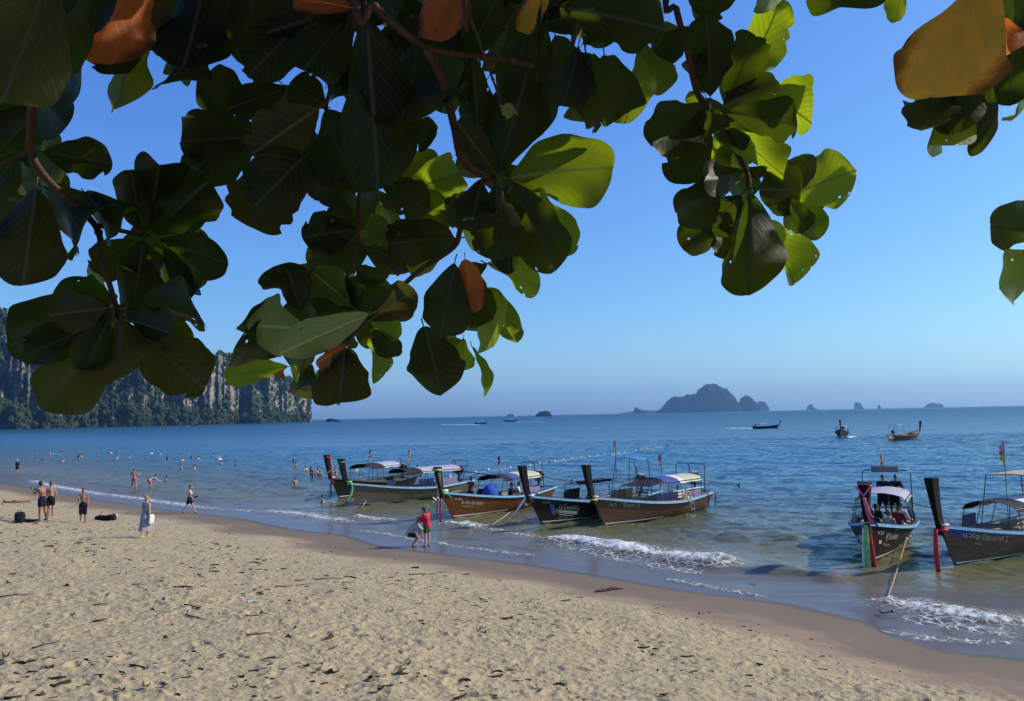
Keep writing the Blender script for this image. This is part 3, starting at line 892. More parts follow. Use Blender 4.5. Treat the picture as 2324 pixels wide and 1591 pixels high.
branch([(965, 108), (1005, 190), (1030, 280), (1050, 365), (1105, 402), (1135, 405)], [2.15, 2.2, 2.25, 2.3, 2.4, 2.4], 0.012, 0.009)
branch([(1105, 402), (1070, 465), (1045, 520), (1028, 562), (945, 620), (850, 712), (790, 770), (735, 795)], [2.4, 2.4, 2.4, 2.4, 2.4, 2.4, 2.4, 2.4], 0.009, 0.006)
branch([(738, 245), (790, 330), (815, 430), (815, 545), (870, 585), (905, 625)], [2.4, 2.45, 2.5, 2.5, 2.5, 2.5], 0.006, 0.0055)
branch([(815, 548), (800, 590), (785, 630)], [2.5, 2.5, 2.5], 0.005, 0.004)
branch([(1522, -60), (1535, 20), (1560, 115), (1580, 205), (1602, 240), (1640, 295), (1692, 385), (1700, 430)], [2.6, 2.6, 2.65, 2.7, 2.7, 2.72, 2.75, 2.75], 0.011, 0.008, (0.75, 2.25, 7.72))
branch([(1048, -30), (1060, 20), (1088, 95), (1140, 240)], [2.0, 2.05, 2.1, 2.15], 0.005, 0.003, (-0.2, 2.12, 7.72))
branch([(2270, -60), (2250, 20), (2200, 120), (2190, 170)], [2.1, 2.15, 2.2, 2.2], 0.009, 0.006, (1.7, 2.3, 7.75))
branch([(2420, -40), (2440, 300), (2420, 520), (2405, 590)], [2.4, 2.5, 2.5, 2.5], 0.009, 0.006, (2.3, 2.3, 7.8))
branch([(1330, -40), (1310, 40), (1300, 100)], [2.1, 2.15, 2.2], 0.008, 0.006, (0.2, 2.2, 7.72))
branch([(1420, -40), (1445, 60), (1450, 120)], [2.4, 2.45, 2.5], 0.007, 0.005, (0.45, 2.23, 7.72))
branch([(330, -50), (310, 20), (305, 60)], [2.3, 2.3, 2.35], 0.008, 0.006, (-1.25, 1.9, 7.75))

# every leaf: stalk end, tip, width (all in the 2324 px picture), kind, distance
g_ = 'g'
LEAVES = [
 # upper left corner
 (110, -60, 8, 242, 190, 'y', 1.85), (215, -50, 70, 165, 150, 'd', 2.0), (318, -95, 212, 156, 168, 'o', 2.25), (190, -80, 222, 92, 120, 'd', 2.1), (335, -90, 350, 112, 92, 'y', 2.35),
 (300, 55, 298, 265, 128, 'l', 2.5), (255, 40, 250, 170, 130, 'd', 2.4), (430, 60, 402, 240, 104, 'd', 2.5), (470, -60, 420, 170, 165, 'd', 2.4), (560, -60, 590, 178, 130, 'd', 2.35), (500, -80, 480, 150, 120, 'd', 2.5),
 (100, 110, 205, 232, 120, 'd', 2.45), (60, 200, 158, 290, 110, 'd', 2.5), (95, 240, 6, 335, 100, 'd', 2.55), (30, 150, -40, 320, 140, 'd', 2.6), (120, 60, 130, 260, 130, 'd', 2.6),
 (380, -40, 380, 130, 120, 'd', 2.6), (620, -60, 640, 120, 150, 'd', 2.6),
 # left cluster
 (98, 345, 243, 368, 98, 'g', 2.45), (82, 428, 52, 645, 150, 'y', 2.35), (28, 395, -30, 600, 130, 'd', 2.5), (105, 428, 262, 568, 128, 'd', 2.5), (195, 440, 300, 545, 95, 'd', 2.45), (60, 345, 150, 430, 100, 'd', 2.6), (40, 350, -40, 460, 110, 'd', 2.6),
 (330, 528, 376, 345, 112, 'd', 2.55), (322, 525, 298, 384, 100, 'd', 2.5), (345, 525, 480, 410, 122, 'd', 2.5), (362, 545, 534, 600, 84, 'd', 2.5), (325, 545, 300, 715, 108, 'd', 2.45), (372, 560, 442, 686, 56, 'g', 2.5),
 (352, 560, 395, 655, 60, 'l', 2.6), (380, 560, 460, 655, 50, 'd', 2.6), (300, 545, 215, 620, 90, 'd', 2.6), (340, 560, 330, 640, 90, 'd', 2.6),
 (262, 690, 114, 650, 92, 'd', 2.55), (262, 692, 205, 612, 84, 'l', 2.6), (240, 700, 132, 714, 84, 'y', 2.35), (255, 702, 38, 762, 118, 'd', 2.45), (255, 722, 50, 808, 92, 'd', 2.5), (285, 705, 494, 690, 112, 'd', 2.5),
 (280, 722, 418, 752, 86, 'd', 2.4), (258, 745, 112, 920, 130, 'y', 2.45), (275, 725, 276, 892, 138, 'y', 2.4), (295, 740, 468, 882, 148, 'y', 2.42), (245, 730, 190, 845, 100, 'd', 2.35), (300, 720, 440, 800, 100, 'd', 2.55), (280, 700, 330, 640, 80, 'd', 2.6),
 # centre left
 (600, 310, 414, 318, 130, 'd', 2.5), (590, 305, 442, 385, 115, 'd', 2.55), (575, 240, 446, 186, 122, 'd', 2.5), (650, 200, 520, 245, 78, 'd', 2.45), (722, 246, 588, 335, 134, 'y', 2.2), (650, 360, 556, 524, 165, 'y', 2.4), (700, 345, 575, 470, 140, 'd', 2.3),
 (832, 40, 868, 432, 196, 'd', 2.1), (745, 330, 700, 465, 95, 'g', 2.55), (760, 360, 770, 470, 80, 'g', 2.6), (700, 30, 565, 172, 130, 'd', 2.3), (800, 22, 600, 62, 130, 'd', 2.25), (792, 30, 690, 155, 112, 'd', 2.3), (812, 330, 838, 432, 130, 'd', 2.3),
 (802, 18, 675, -8, 60, 'o', 2.2), (740, 240, 660, 190, 100, 'd', 2.45), (745, 250, 790, 420, 130, 'd', 2.4), (640, 190, 700, 250, 90, 'g', 2.65),
 # centre top
 (1000, -70, 1016, 108, 120, 'o', 2.15), (950, 95, 915, 330, 165, 'd', 2.3), (1002, 110, 1025, 275, 135, 'd', 2.35), (1070, 132, 1088, 330, 96, 'd', 2.2), (1128, 398, 1038, 274, 72, 'y', 2.2), (1130, 392, 1195, 170, 150, 'd', 2.25), (1200, -30, 1175, 270, 120, 'd', 2.3),
 (1062, 130, 1125, -5, 100, 'd', 2.25), (1245, -50, 1186, 82, 62, 'a', 2.2), (1228, 10, 1214, 190, 20, 'g', 2.1), (1275, 15, 1514, 62, 152, 'd', 2.05), (1312, 105, 1280, 250, 108, 'd', 2.25), (1330, 120, 1372, 286, 112, 'd', 2.3), (1372, 125, 1402, 265, 100, 'd', 2.35),
 (1452, 130, 1424, 290, 92, 'l', 2.5), (1455, 95, 1505, 212, 88, 'l', 2.55), (1562, 60, 1484, 146, 74, 'd', 2.5), (1620, -90, 1610, 36, 112, 'd', 2.6), (1782, -70, 1768, 14, 84, 'l', 2.6), (1932, -95, 1915, 36, 156, 'd', 2.4), (1140, 240, 1160, 236, 30, 'p', 2.15),
 (900, 40, 860, -60, 110, 'd', 2.3), (1240, 60, 1220, 320, 80, 'd', 2.4), (1260, 80, 1300, 200, 100, 'd', 2.4),
 # centre
 (1158, 402, 1386, 374, 162, 'l', 2.4), (1172, 425, 1322, 556, 110, 'l', 2.55), (1160, 412, 1268, 612, 130, 'd', 2.35), (1125, 418, 1130, 590, 128, 'd', 2.3), (1092, 410, 1058, 562, 112, 'd', 2.35), (1142, 430, 1162, 612, 110, 'd', 2.4), (1120, 390, 1085, 300, 90, 'd', 2.45),
 (900, 430, 985, 342, 74, 'l', 2.65), (928, 432, 1042, 395, 82, 'l', 2.65), (918, 445, 1022, 485, 78, 'l', 2.6), (890, 432, 935, 348, 62, 'l', 2.7), (858, 402, 972, 478, 96, 'd', 2.4), (955, 345, 982, 258, 44, 'd', 2.55), (918, 335, 946, 268, 54, 'l', 2.6), (860, 460, 900, 560, 70, 'l', 2.65),
 (812, 520, 688, 538, 104, 'd', 2.5), (805, 500, 735, 478, 82, 'd', 2.55), (815, 552, 892, 500, 70, 'l', 2.6), (1035, 540, 904, 542, 98, 'd', 2.45), (1005, 562, 962, 470, 92, 'l', 2.6), (1002, 562, 928, 608, 62, 'l', 2.6), (830, 560, 925, 600, 80, 'd', 2.6), (1040, 520, 1030, 455, 40, 'd', 2.5),
 # lower centre
 (1032, 598, 1000, 768, 116, 'd', 2.3), (1056, 588, 1074, 702, 82, 'o', 2.3), (1105, 598, 1232, 645, 78, 'l', 2.5), (1080, 655, 1146, 785, 112, 'l', 2.5), (1102, 652, 1178, 768, 62, 'l', 2.55), (962, 742, 1004, 876, 120, 'd', 2.4), (1052, 768, 1050, 842, 52, 'l', 2.5), (1072, 788, 1118, 890, 30, 'l', 2.45),
 (1010, 760, 1010, 880, 40, 'd', 2.5), (1060, 640, 1100, 740, 90, 'd', 2.4), (1050, 600, 1080, 650, 80, 'd', 2.45),
 (798, 695, 712, 614, 92, 'l', 2.45), (692, 682, 622, 594, 104, 'd', 2.5), (682, 705, 655, 612, 78, 'd', 2.4), (692, 746, 560, 738, 124, 'p', 2.3), (835, 714, 648, 790, 86, 'p', 2.2), (842, 724, 948, 656, 86, 'y', 2.25), (842, 730, 903, 750, 56, 'l', 2.45), (842, 762, 854, 862, 44, 'l', 2.5),
 (790, 784, 698, 822, 38, 'r', 2.3), (655, 800, 524, 770, 122, 'd', 2.5), (645, 790, 555, 685, 92, 'd', 2.55), (652, 832, 532, 842, 58, 'l', 2.6), (782, 790, 774, 934, 114, 'y', 2.35), (742, 800, 772, 872, 104, 'd', 2.4), (702, 828, 688, 922, 52, 'd', 2.45), (662, 830, 692, 862, 42, 'l', 2.5),
 (842, 732, 902, 808, 62, 'd', 2.5), (762, 690, 700, 742, 92, 'd', 2.45), (832, 640, 855, 702, 82, 'd', 2.5), (835, 562, 698, 602, 112, 'd', 2.5), (790, 630, 770, 700, 100, 'd', 2.55), (830, 720, 770, 650, 90, 'd', 2.5), (850, 710, 830, 790, 70, 'd', 2.55), (640, 840, 630, 860, 24, 'r', 2.4), (700, 740, 640, 700, 80, 'd', 2.6), (690, 800, 640, 760, 110, 'd', 2.6), (880, 600, 830, 650, 70, 'd', 2.6),
 # right cluster, upper rosette
 (1612, 218, 1612, 48, 106, 'd', 2.65), (1652, 222, 1712, 98, 92, 'd', 2.7), (1678, 198, 1772, 42, 92, 'l', 2.8), (1640, 238, 1752, 184, 58, 'd', 2.7), (1718, 205, 1856, 265, 98, 'l', 2.85), (1760, 200, 1852, 215, 70, 'l', 2.9), (1645, 255, 1832, 282, 96, 'd', 2.65), (1602, 242, 1474, 338, 110, 'd', 2.7),
 (1602, 246, 1542, 404, 112, 'd', 2.65), (1612, 242, 1624, 322, 58, 'd', 2.6), (1602, 232, 1558, 214, 34, 'l', 2.8), (1652, 288, 1774, 398, 66, 'l', 2.75), (1652, 300, 1618, 372, 64, 'l', 2.8), (1600, 210, 1580, 110, 70, 'd', 2.8), (1610, 250, 1700, 330, 70, 'd', 2.75),
 # right cluster, lower rosette
 (1690, 388, 1588, 415, 82, 'd', 2.7), (1662, 420, 1524, 482, 98, 'd', 2.7), (1672, 470, 1548, 562, 98, 'd', 2.75), (1682, 442, 1600, 525, 98, 'd', 2.65), (1700, 440, 1706, 684, 140, 'd', 2.65), (1740, 500, 1812, 642, 86, 'l', 2.8), (1798, 442, 1924, 388, 124, 'l', 2.8), (1742, 442, 1846, 352, 74, 'd', 2.75),
 (1722, 430, 1812, 432, 100, 'd', 2.68), (1786, 450, 1836, 525, 62, 'd', 2.72), (1700, 400, 1660, 340, 60, 'd', 2.8), (1700, 450, 1640, 600, 80, 'd', 2.8), (1715, 410, 1725, 370, 40, 'g', 2.7), (1660, 400, 1590, 380, 50, 'l', 2.85),
 # right corner
 (2242, -60, 2110, 216, 205, 'a', 1.95), (2052, -60, 2034, 55, 44, 'l', 2.2), (2162, 150, 2088, 338, 102, 'd', 2.25), (2152, 182, 2122, 342, 74, 'l', 2.35), (2192, 150, 2164, 314, 102, 'd', 2.2), (2252, 180, 2226, 334, 48, 'd', 2.2), (2302, 62, 2290, 238, 136, 'd', 2.25), (2292, -40, 2322, 84, 100, 'd', 2.3), (2330, 200, 2340, 280, 60, 'l', 2.4), (2260, 40, 2300, 120, 60, 'o', 2.15),
 (2405, 520, 2250, 508, 98, 'd', 2.5), (2405, 590, 2246, 652, 104, 'l', 2.5), (2420, 540, 2300, 600, 60, 'd', 2.6),
]
# leaves deeper in the mass that close it
g = random.Random(12)
for cx, cy_, rr, n in ((60, 40, 90, 5), (430, 40, 70, 4), (620, 70, 80, 5), (790, 180, 90, 6), (900, 160, 90, 6), (1020, 140, 80, 6), (1150, 80, 80, 5), (1220, 190, 60, 4), (330, 20, 60, 3), (60, 400, 60, 4),
                       (660, 300, 70, 4), (850, 330, 70, 4), (1100, 480, 60, 3), (1180, 420, 50, 3), (760, 720, 60, 3), (700, 760, 50, 3), (1400, 60, 60, 4), (820, 500, 40, 2), (270, 760, 60, 3), (330, 560, 50, 2), (760, 30, 100, 4), (960, 30, 80, 4), (1280, 30, 60, 3)):
    for _ in range(n):
        a = g.uniform(0, 6.28); x = cx + rr * g.uniform(0, 0.8) * math.cos(a); y = cy_ + rr * g.uniform(0, 0.8) * math.sin(a)
        an = g.uniform(0, 6.28); L = g.uniform(95, 140)
        LEAVES.append((x - L / 2 * math.cos(an), y - L / 2 * math.sin(an), x + L / 2 * math.cos(an), y + L / 2 * math.sin(an), L * g.uniform(0.55, 0.7), 'd', g.uniform(2.8, 3.3)))
LEAF_LIT = leaf_material('leaf_sunlit', (0.05, 0.085, 0.012), (0.035, 0.05, 0.010), (0.155, 0.205, 0.004), 0.15)  # lighter copy of the green, sunlight put into the colour
KIND = {'d': LEAF_G, 'l': LEAF_LIT, 'g': LEAF_G, 'y': LEAF_Y, 'o': LEAF_O, 'a': LEAF_A, 'r': LEAF_R, 'p': LEAF_P}
lit_pts = []; dark_pts = []
g = random.Random(3)
for k, (bx, by, tx, ty, w, kind, dep) in enumerate(LEAVES):
    d1 = dep * (1 + g.uniform(-0.07, 0.05))
    P0 = at_d(bx, by, dep); P1 = at_d(tx, ty, d1)
    ax = P1 - P0; L = ax.length; ax.normalize()
    view = ((P0 + P1) / 2 - CAM).normalized()
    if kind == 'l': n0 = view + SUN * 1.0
    elif kind in 'gp': n0 = view - SUN * 0.30 + Vector((0, 0, 0.25))
    else: n0 = view + SUN * g.uniform(0.05, 0.5) + Vector((0, 0, g.uniform(-0.25, 0.35)))
    n = n0 - ax * n0.dot(ax)
    if n.length < 1e-3: n = view - ax * view.dot(ax)
    n.normalize()
    sx = ax.cross(n).normalized()
    W = 0.93 * w * (dep + d1) / 2 / FPX / max(0.8, abs(n.dot(view)))
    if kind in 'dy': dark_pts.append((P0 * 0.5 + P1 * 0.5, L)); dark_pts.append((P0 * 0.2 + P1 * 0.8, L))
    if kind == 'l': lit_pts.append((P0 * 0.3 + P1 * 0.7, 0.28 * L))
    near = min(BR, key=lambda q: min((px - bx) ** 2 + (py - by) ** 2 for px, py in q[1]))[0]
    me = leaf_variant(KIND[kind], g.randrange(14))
    o = bpy.data.objects.new('leaf', me)
    COL.objects.link(o)
    o.parent = near
    M = Matrix(((sx.x * W, ax.x * L, n.x * L, P0.x), (sx.y * W, ax.y * L, n.y * L, P0.y), (sx.z * W, ax.z * L, n.z * L, P0.z), (0, 0, 0, 1)))
    o.matrix_local = TREE_INV @ M
    # labelled by colour only on the turned leaves
    if kind in 'oa': o['label'] = 'turned orange leaf'
    elif kind == 'r': o['label'] = 'withered red leaf'

# crown above the frame, with unseen leaves added along sun rays for shade
def crown_mesh():
    g = np.random.default_rng(17)
    cols = np.array([-1, 0, 1.0]); rows = np.array([0.02, 0.3, 0.6, 0.85, 1.0])
    lw = 0.5 * np.sin(np.pi * np.minimum(rows, 0.97) ** 1.35) ** 0.7
    base = np.array([[c * w, r, -0.1 * r * r + 0.12 * abs(c) * w] for r, w in zip(rows, lw) for c in cols])
    bf = grid_faces(5, 3)
    V = []; F = []; n = 0
    tries = 0
    queue = []
    for q, L in dark_pts:
        for _ in range(2):
            queue.append(q + SUN * g.uniform(0.8, 4.5) + Vector((g.normal(0, 0.05), g.normal(0, 0.05), g.normal(0, 0.05))))
    while n < 6200 and tries < 60000:
        tries += 1
        aimed = len(queue) > 0
        p = queue.pop() if aimed else Vector((g.uniform(-3.2, 5.6), g.uniform(-2.6, 4.2), g.uniform(6.5, 9.0)))
        x, y, z = proj(p) if p.y > 0.3 else (0, -999, 1)
        if y > -150: continue
        bad = False
        for q, rad in lit_pts:  # crown kept open along sun rays to the sunlit leaves
            v = p - q; s = v.dot(SUN)
            if s > 0 and (v - SUN * s).length < rad + 0.06: bad = True; break
        if bad: continue
        L = g.uniform(0.17, 0.26)
        a = Vector((g.normal(), g.normal(), g.normal(-0.4, 0.5))).normalized()
        nn = Vector((g.normal(0, 0.5) + 0.5, g.normal(0, 0.5), 0.9)); nn = (nn - a * nn.dot(a)).normalized()
        s_ = a.cross(nn)
        M = np.array([[s_.x * L * 0.58, a.x * L, nn.x * L], [s_.y * L * 0.58, a.y * L, nn.y * L], [s_.z * L * 0.58, a.z * L, nn.z * L]])
        V.append(base @ M.T + np.array(p[:]) - np.array([-3.6, 0.6, 3.7])); F.append(bf + n * 15); n += 1
    return np_mesh('upper_shade_foliage', np.concatenate(V), np.concatenate(F))
cm = crown_mesh()
t = NT('crown_leaf')
b = t.n('ShaderNodeBsdfPrincipled'); b.inputs['Base Color'].default_value = (0.03, 0.05, 0.012, 1); b.inputs['Roughness'].default_value = 0.4
td = t.n('ShaderNodeBsdfTranslucent'); td.inputs['Color'].default_value = (0.035, 0.055, 0.002, 1)
ad = t.n('ShaderNodeAddShader'); t.l(b.outputs[0], ad.inputs[0]); t.l(td.outputs[0], ad.inputs[1]); t.l(ad.outputs[0], t.out.inputs[0])
co_ = mesh_obj('upper_shade_foliage', cm, t.mat, TREE); co_['kind'] = 'stuff'
# small leaves deep inside the mass, seen through its gaps
def inner_mesh():
    g = np.random.default_rng(23)
    cols = np.array([-1, -0.5, 0, 0.5, 1.0]); rows = np.array([0.01, 0.12, 0.3, 0.5, 0.7, 0.85, 0.94, 0.985, 1.0])
    lw = 0.5 * rows ** 0.7 * (1 - rows ** 3) ** 0.5 / 0.66
    base = np.array([[c * w, r, -0.15 * r * r + 0.2 * abs(c) * w + 0.03 * math.sin(6 * r + 3 * c)] for r, w in zip(rows, lw) for c in cols])
    bf = grid_faces(9, 5); V = []; F = []; n = 0
    dk = [q for q in LEAVES if q[5] in 'dy']
    for _ in range(330):
        q = dk[g.integers(len(dk))]
        mx, my = (q[0] + q[2]) / 2, (q[1] + q[3]) / 2
        if my > 330 and g.random() < 0.55: continue
        x, y = mx + g.normal(0, 0.16) * abs(q[2] - q[0]) + g.normal(0, 10), my + g.normal(0, 0.16) * abs(q[3] - q[1]) + g.normal(0, 10)
        d = g.uniform(2.9, 4.0); L = g.uniform(0.14, 0.21)
        p = at_d(x, y, d); an = g.uniform(0, 6.28)
        view = (p - CAM).normalized()
        a = (CR * math.cos(an) + CU * math.sin(an) + view * g.normal(0, 0.3)).normalized()
        nn = view + SUN * g.uniform(0, 0.5) + Vector((0, 0, g.uniform(-0.2, 0.5))); nn = (nn - a * nn.dot(a)).normalized(); s_ = a.cross(nn)
        M = np.array([[s_.x * L * 0.62, a.x * L, nn.x * L], [s_.y * L * 0.62, a.y * L, nn.y * L], [s_.z * L * 0.62, a.z * L, nn.z * L]])
        V.append(base @ M.T + np.array((p - a * L / 2)[:]) - np.array([-3.6, 0.6, 3.7])); F.append(bf + n * 45); n += 1
    return np_mesh('inner_foliage', np.concatenate(V), np.concatenate(F))
io_ = mesh_obj('inner_foliage', inner_mesh(), t.mat, TREE); io_['kind'] = 'stuff'
# ------------------------------------------------------------------ people
def capsule(mb, a, b, ra, rb, n=10):
    a, b = Vector(a), Vector(b)
    d = b - a
    if d.length < 1e-5: return mb.ell(a, (ra, ra, ra), n, 6)
    u = d.normalized()
    k = [(-1.0, 0.02), (-0.86, 0.5), (-0.5, 0.87), (0, 1.0)]
    pts = [a + u * (ra * s) for s, _ in k] + [b + u * (rb * -s) for s, _ in reversed(k)]
    rad = [ra * r for _, r in k] + [rb * r for _, r in reversed(k)]
    return mb.tube(pts, rad, n)
def remesh(mb, name, mat, voxel, smooth=4, keep=0.5):
    me0 = mb.mesh(name)
    o = bpy.data.objects.new('tmp', me0); COL.objects.link(o)
    m = o.modifiers.new('r', 'REMESH'); m.mode = 'VOXEL'; m.voxel_size = voxel; m.use_smooth_shade = True
    s = o.modifiers.new('s', 'SMOOTH'); s.iterations = smooth; s.factor = 0.5
    if keep < 1: d = o.modifiers.new('d', 'DECIMATE'); d.ratio = keep
    dg = bpy.context.evaluated_depsgraph_get(); dg.update()
    me = bpy.data.meshes.new_from_object(o.evaluated_get(dg))
    bpy.data.objects.remove(o); bpy.data.meshes.remove(me0)
    me.name = name
    me.materials.clear(); me.materials.append(mat)
    me.polygons.foreach_set('use_smooth', [True] * len(me.polygons))
    return me
def rotv(v, fwd=0.0, out=0.0, side=1):
    """swing a limb direction forward (towards +Y) and outward"""
    v = Matrix.Rotation(-fwd, 3, 'X') @ Vector(v) if False else Matrix.Rotation(fwd, 3, 'X') @ Vector(v)
    return Matrix.Rotation(-out * side, 3, 'Y') @ v
SKIN = {'tan': plain('skin_tan', (0.27, 0.135, 0.078), 0.5, var=0.06), 'fair': plain('skin_fair', (0.46, 0.28, 0.19), 0.5, var=0.06),
        'dark': plain('skin_dark', (0.20, 0.10, 0.06), 0.5, var=0.06), 'red': plain('skin_sunburnt', (0.42, 0.22, 0.15), 0.5, var=0.06)}
HAIR = {'black': plain('hair_black', (0.012, 0.010, 0.009), 0.55), 'brown': plain('hair_brown', (0.10, 0.055, 0.03), 0.55), 'blond': plain('hair_blond', (0.28, 0.18, 0.08), 0.55)}
EYE = plain('eye_dark', (0.02, 0.015, 0.012), 0.3)
def cloth(name, col): return plain('cloth_' + name, col, 0.85, var=0.10, scale=14, spec=0.2, bump=0.3)

def skeleton(H=1.7, lean=0.0, legs=((0, 0, 0), (0, 0, 0)), arms=((0, 0.15, 0.1), (0, 0.15, 0.1)), head=0.0, sitz=None, fem=False):
    """legs: (swing fwd, out, knee bend); arms: (swing fwd, out, elbow bend)"""
    k = H / 1.7
    J = {}
    hip = Vector((0, 0, 0.90 * k)); J['pelvis'] = hip
    up = Matrix.Rotation(-lean, 3, 'X') @ Vector((0, 0, 1)) 
    J['up'] = up
    fw = Matrix.Rotation(-lean, 3, 'X') @ Vector((0, 1, 0)); J['fw'] = fw
    J['waist'] = hip + up * 0.18 * k
    J['chest'] = hip + up * 0.36 * k
    J['neck'] = hip + up * 0.52 * k
    hu = Matrix.Rotation(-(lean * 0.4 + head), 3, 'X') @ Vector((0, 0, 1)); hf = Matrix.Rotation(-(lean * 0.4 + head), 3, 'X') @ Vector((0, 1, 0))
    J['hu'], J['hf'] = hu, hf
    J['head'] = J['neck'] + hu * 0.185 * k + hf * 0.015 * k
    sw = (0.16 if fem else 0.185) * k
    for i, s in ((0, -1), (1, 1)):
        J['hip%d' % i] = hip + Vector((s * 0.088 * k, 0, -0.03 * k))
        f, o_, kn = legs[i]
        td = Matrix.Rotation(f, 3, 'X') @ Vector((0, 0, -1)); td = Matrix.Rotation(-o_ * s, 3, 'Y') @ td
        sd = Matrix.Rotation(f - kn, 3, 'X') @ Vector((0, 0, -1)); sd = Matrix.Rotation(-o_ * s * 0.6, 3, 'Y') @ sd
        J['knee%d' % i] = J['hip%d' % i] + td * 0.42 * k
        J['ank%d' % i] = J['knee%d' % i] + sd * 0.42 * k
        fd = Vector((s * 0.15, 1, 0)).normalized() if kn < 2.0 or True else sd
        J['toe%d' % i] = J['ank%d' % i] + fd * 0.17 * k + Vector((0, 0, -0.045 * k))
        J['heel%d' % i] = J['ank%d' % i] - fd * 0.045 * k + Vector((0, 0, -0.045 * k))
        J['sho%d' % i] = hip + up * 0.475 * k + Vector((s * sw, 0, 0))
        f, o_, el = arms[i]
        ad = Matrix.Rotation(f, 3, 'X') @ Vector((0, 0, -1)); ad = Matrix.Rotation(-o_ * s, 3, 'Y') @ ad
        bd = Matrix.Rotation(f + el, 3, 'X') @ Vector((0, 0, -1)); bd = Matrix.Rotation(-o_ * s * (0.6 if el < 1 else -0.2), 3, 'Y') @ bd
        J['elb%d' % i] = J['sho%d' % i] + ad * 0.285 * k
        J['wri%d' % i] = J['elb%d' % i] + bd * 0.245 * k
        J['hd%d' % i] = bd
    J['k'] = k
    low = min(min(J['heel%d' % i].z, J['toe%d' % i].z) for i in (0, 1)) - 0.03 * k
    base = Vector((0, 0, -low)) if sitz is None else Vector((0, 0, sitz - hip.z))
    for q in list(J):
        if isinstance(J[q], Vector) and q not in ('up', 'fw', 'hu', 'hf', 'hd0', 'hd1'): J[q] = J[q] + base
    return J
def body_mb(J, fem=False, bulk=1.0, legs=True):
    k = J['k']; m = MB(); c = capsule
    b = bulk
    p = J['pelvis']
    m.ell(p, (0.155 * k * b, 0.115 * k * b, 0.12 * k), 14, 9)
    c(m, p, J['waist'], 0.118 * k * b, 0.108 * k * b, 14)
    c(m, J['waist'], J['chest'], 0.108 * k * b, 0.12 * k * b, 14)
    rot = Matrix((Vector((1, 0, 0)), J['fw'], J['up'])).transposed()
    m.ell(J['chest'], ((0.155 if fem else 0.172) * k * b, 0.112 * k * b, 0.16 * k), 14, 9, rot)
    if fem:
        for s in (-1, 1): m.ell(J['chest'] + J['fw'] * 0.085 * k + Vector((s * 0.07 * k, 0, 0)) - J['up'] * 0.01, (0.055 * k, 0.05 * k, 0.055 * k), 8, 6)
    c(m, J['sho0'], J['sho1'], 0.062 * k, 0.062 * k, 10)
    c(m, J['neck'] - J['up'] * 0.05 * k, J['head'] - J['hu'] * 0.05 * k, 0.055 * k, 0.05 * k, 10)
    hr = Matrix((Vector((1, 0, 0)), J['hf'], J['hu'])).transposed()
    h = J['head']
    m.ell(h + J['hu'] * 0.025 * k, (0.075 * k, 0.095 * k, 0.095 * k), 14, 10, hr)
    m.ell(h - J['hu'] * 0.045 * k + J['hf'] * 0.018 * k, (0.058 * k, 0.07 * k, 0.075 * k), 12, 8, hr)
    c(m, h + J['hf'] * 0.088 * k + J['hu'] * 0.01 * k, h + J['hf'] * 0.105 * k - J['hu'] * 0.025 * k, 0.012 * k, 0.016 * k, 8)
    c(m, h + J['hf'] * 0.083 * k - J['hu'] * 0.06 * k + Vector((-0.015 * k, 0, 0)), h + J['hf'] * 0.083 * k - J['hu'] * 0.06 * k + Vector((0.015 * k, 0, 0)), 0.011 * k, 0.011 * k, 8)
    for s in (-1, 1): m.ell(h + Vector((s * 0.076 * k, 0, 0)), (0.014 * k, 0.022 * k, 0.032 * k), 8, 6, hr)
    for i, s in ((0, -1), (1, 1)):
        if legs:
            c(m, J['hip%d' % i], J['knee%d' % i], 0.088 * k * b, 0.055 * k * b, 12)
            mid = J['knee%d' % i] * 0.68 + J['ank%d' % i] * 0.32
            c(m, J['knee%d' % i], mid, 0.052 * k * b, 0.055 * k * b, 12)
            c(m, mid, J['ank%d' % i], 0.053 * k * b, 0.036 * k, 12)
            c(m, J['heel%d' % i] + Vector((0, 0, 0.008 * k)), J['toe%d' % i] + Vector((0, 0, 0.0)), 0.036 * k, 0.028 * k, 10)
            c(m, J['ank%d' % i], (J['ank%d' % i] + J['toe%d' % i]) / 2, 0.036 * k, 0.036 * k, 10)
        c(m, J['sho%d' % i], J['elb%d' % i], 0.05 * k * b, 0.04 * k, 10)
        c(m, J['elb%d' % i], J['wri%d' % i], 0.04 * k, 0.028 * k, 10)
        # palm, four fingers of unequal length and a thumb
        w = J['wri%d' % i]; d = J['hd%d' % i].normalized()
        ref = Vector((1, 0, 0)) if abs(d.x) < 0.8 else Vector((0, 1, 0))
        a = (ref - d * ref.dot(d)).normalized(); pn = d.cross(a)
        c(m, w, w + d * 0.07 * k, 0.026 * k, 0.030 * k, 8)
        for q in (-1, 1): c(m, w + d * 0.03 * k + pn * q * 0.012 * k, w + d * 0.082 * k + pn * q * 0.022 * k, 0.018 * k, 0.016 * k, 8)
        for q, ln in enumerate((0.058, 0.072, 0.076, 0.066)):
            o_ = pn * (q - 1.5) * 0.021 * k
            b0 = w + d * 0.085 * k + o_; b1 = b0 + d * ln * 0.55 * k + a * 0.006 * k; b2 = b1 + d * ln * 0.40 * k + a * 0.022 * k
            c(m, b0, b1, 0.0098 * k, 0.0092 * k, 6); c(m, b1, b2, 0.0092 * k, 0.008 * k, 6)
        th = w + d * 0.03 * k - pn * 0.03 * k
        c(m, th, th + (d * 0.75 - pn * 0.65) * 0.05 * k, 0.0115 * k, 0.010 * k, 6)
        c(m, th + (d * 0.75 - pn * 0.65) * 0.05 * k, th + (d * 0.75 - pn * 0.65) * 0.05 * k + (d + a * 0.3) * 0.03 * k, 0.010 * k, 0.009 * k, 6)
    return m
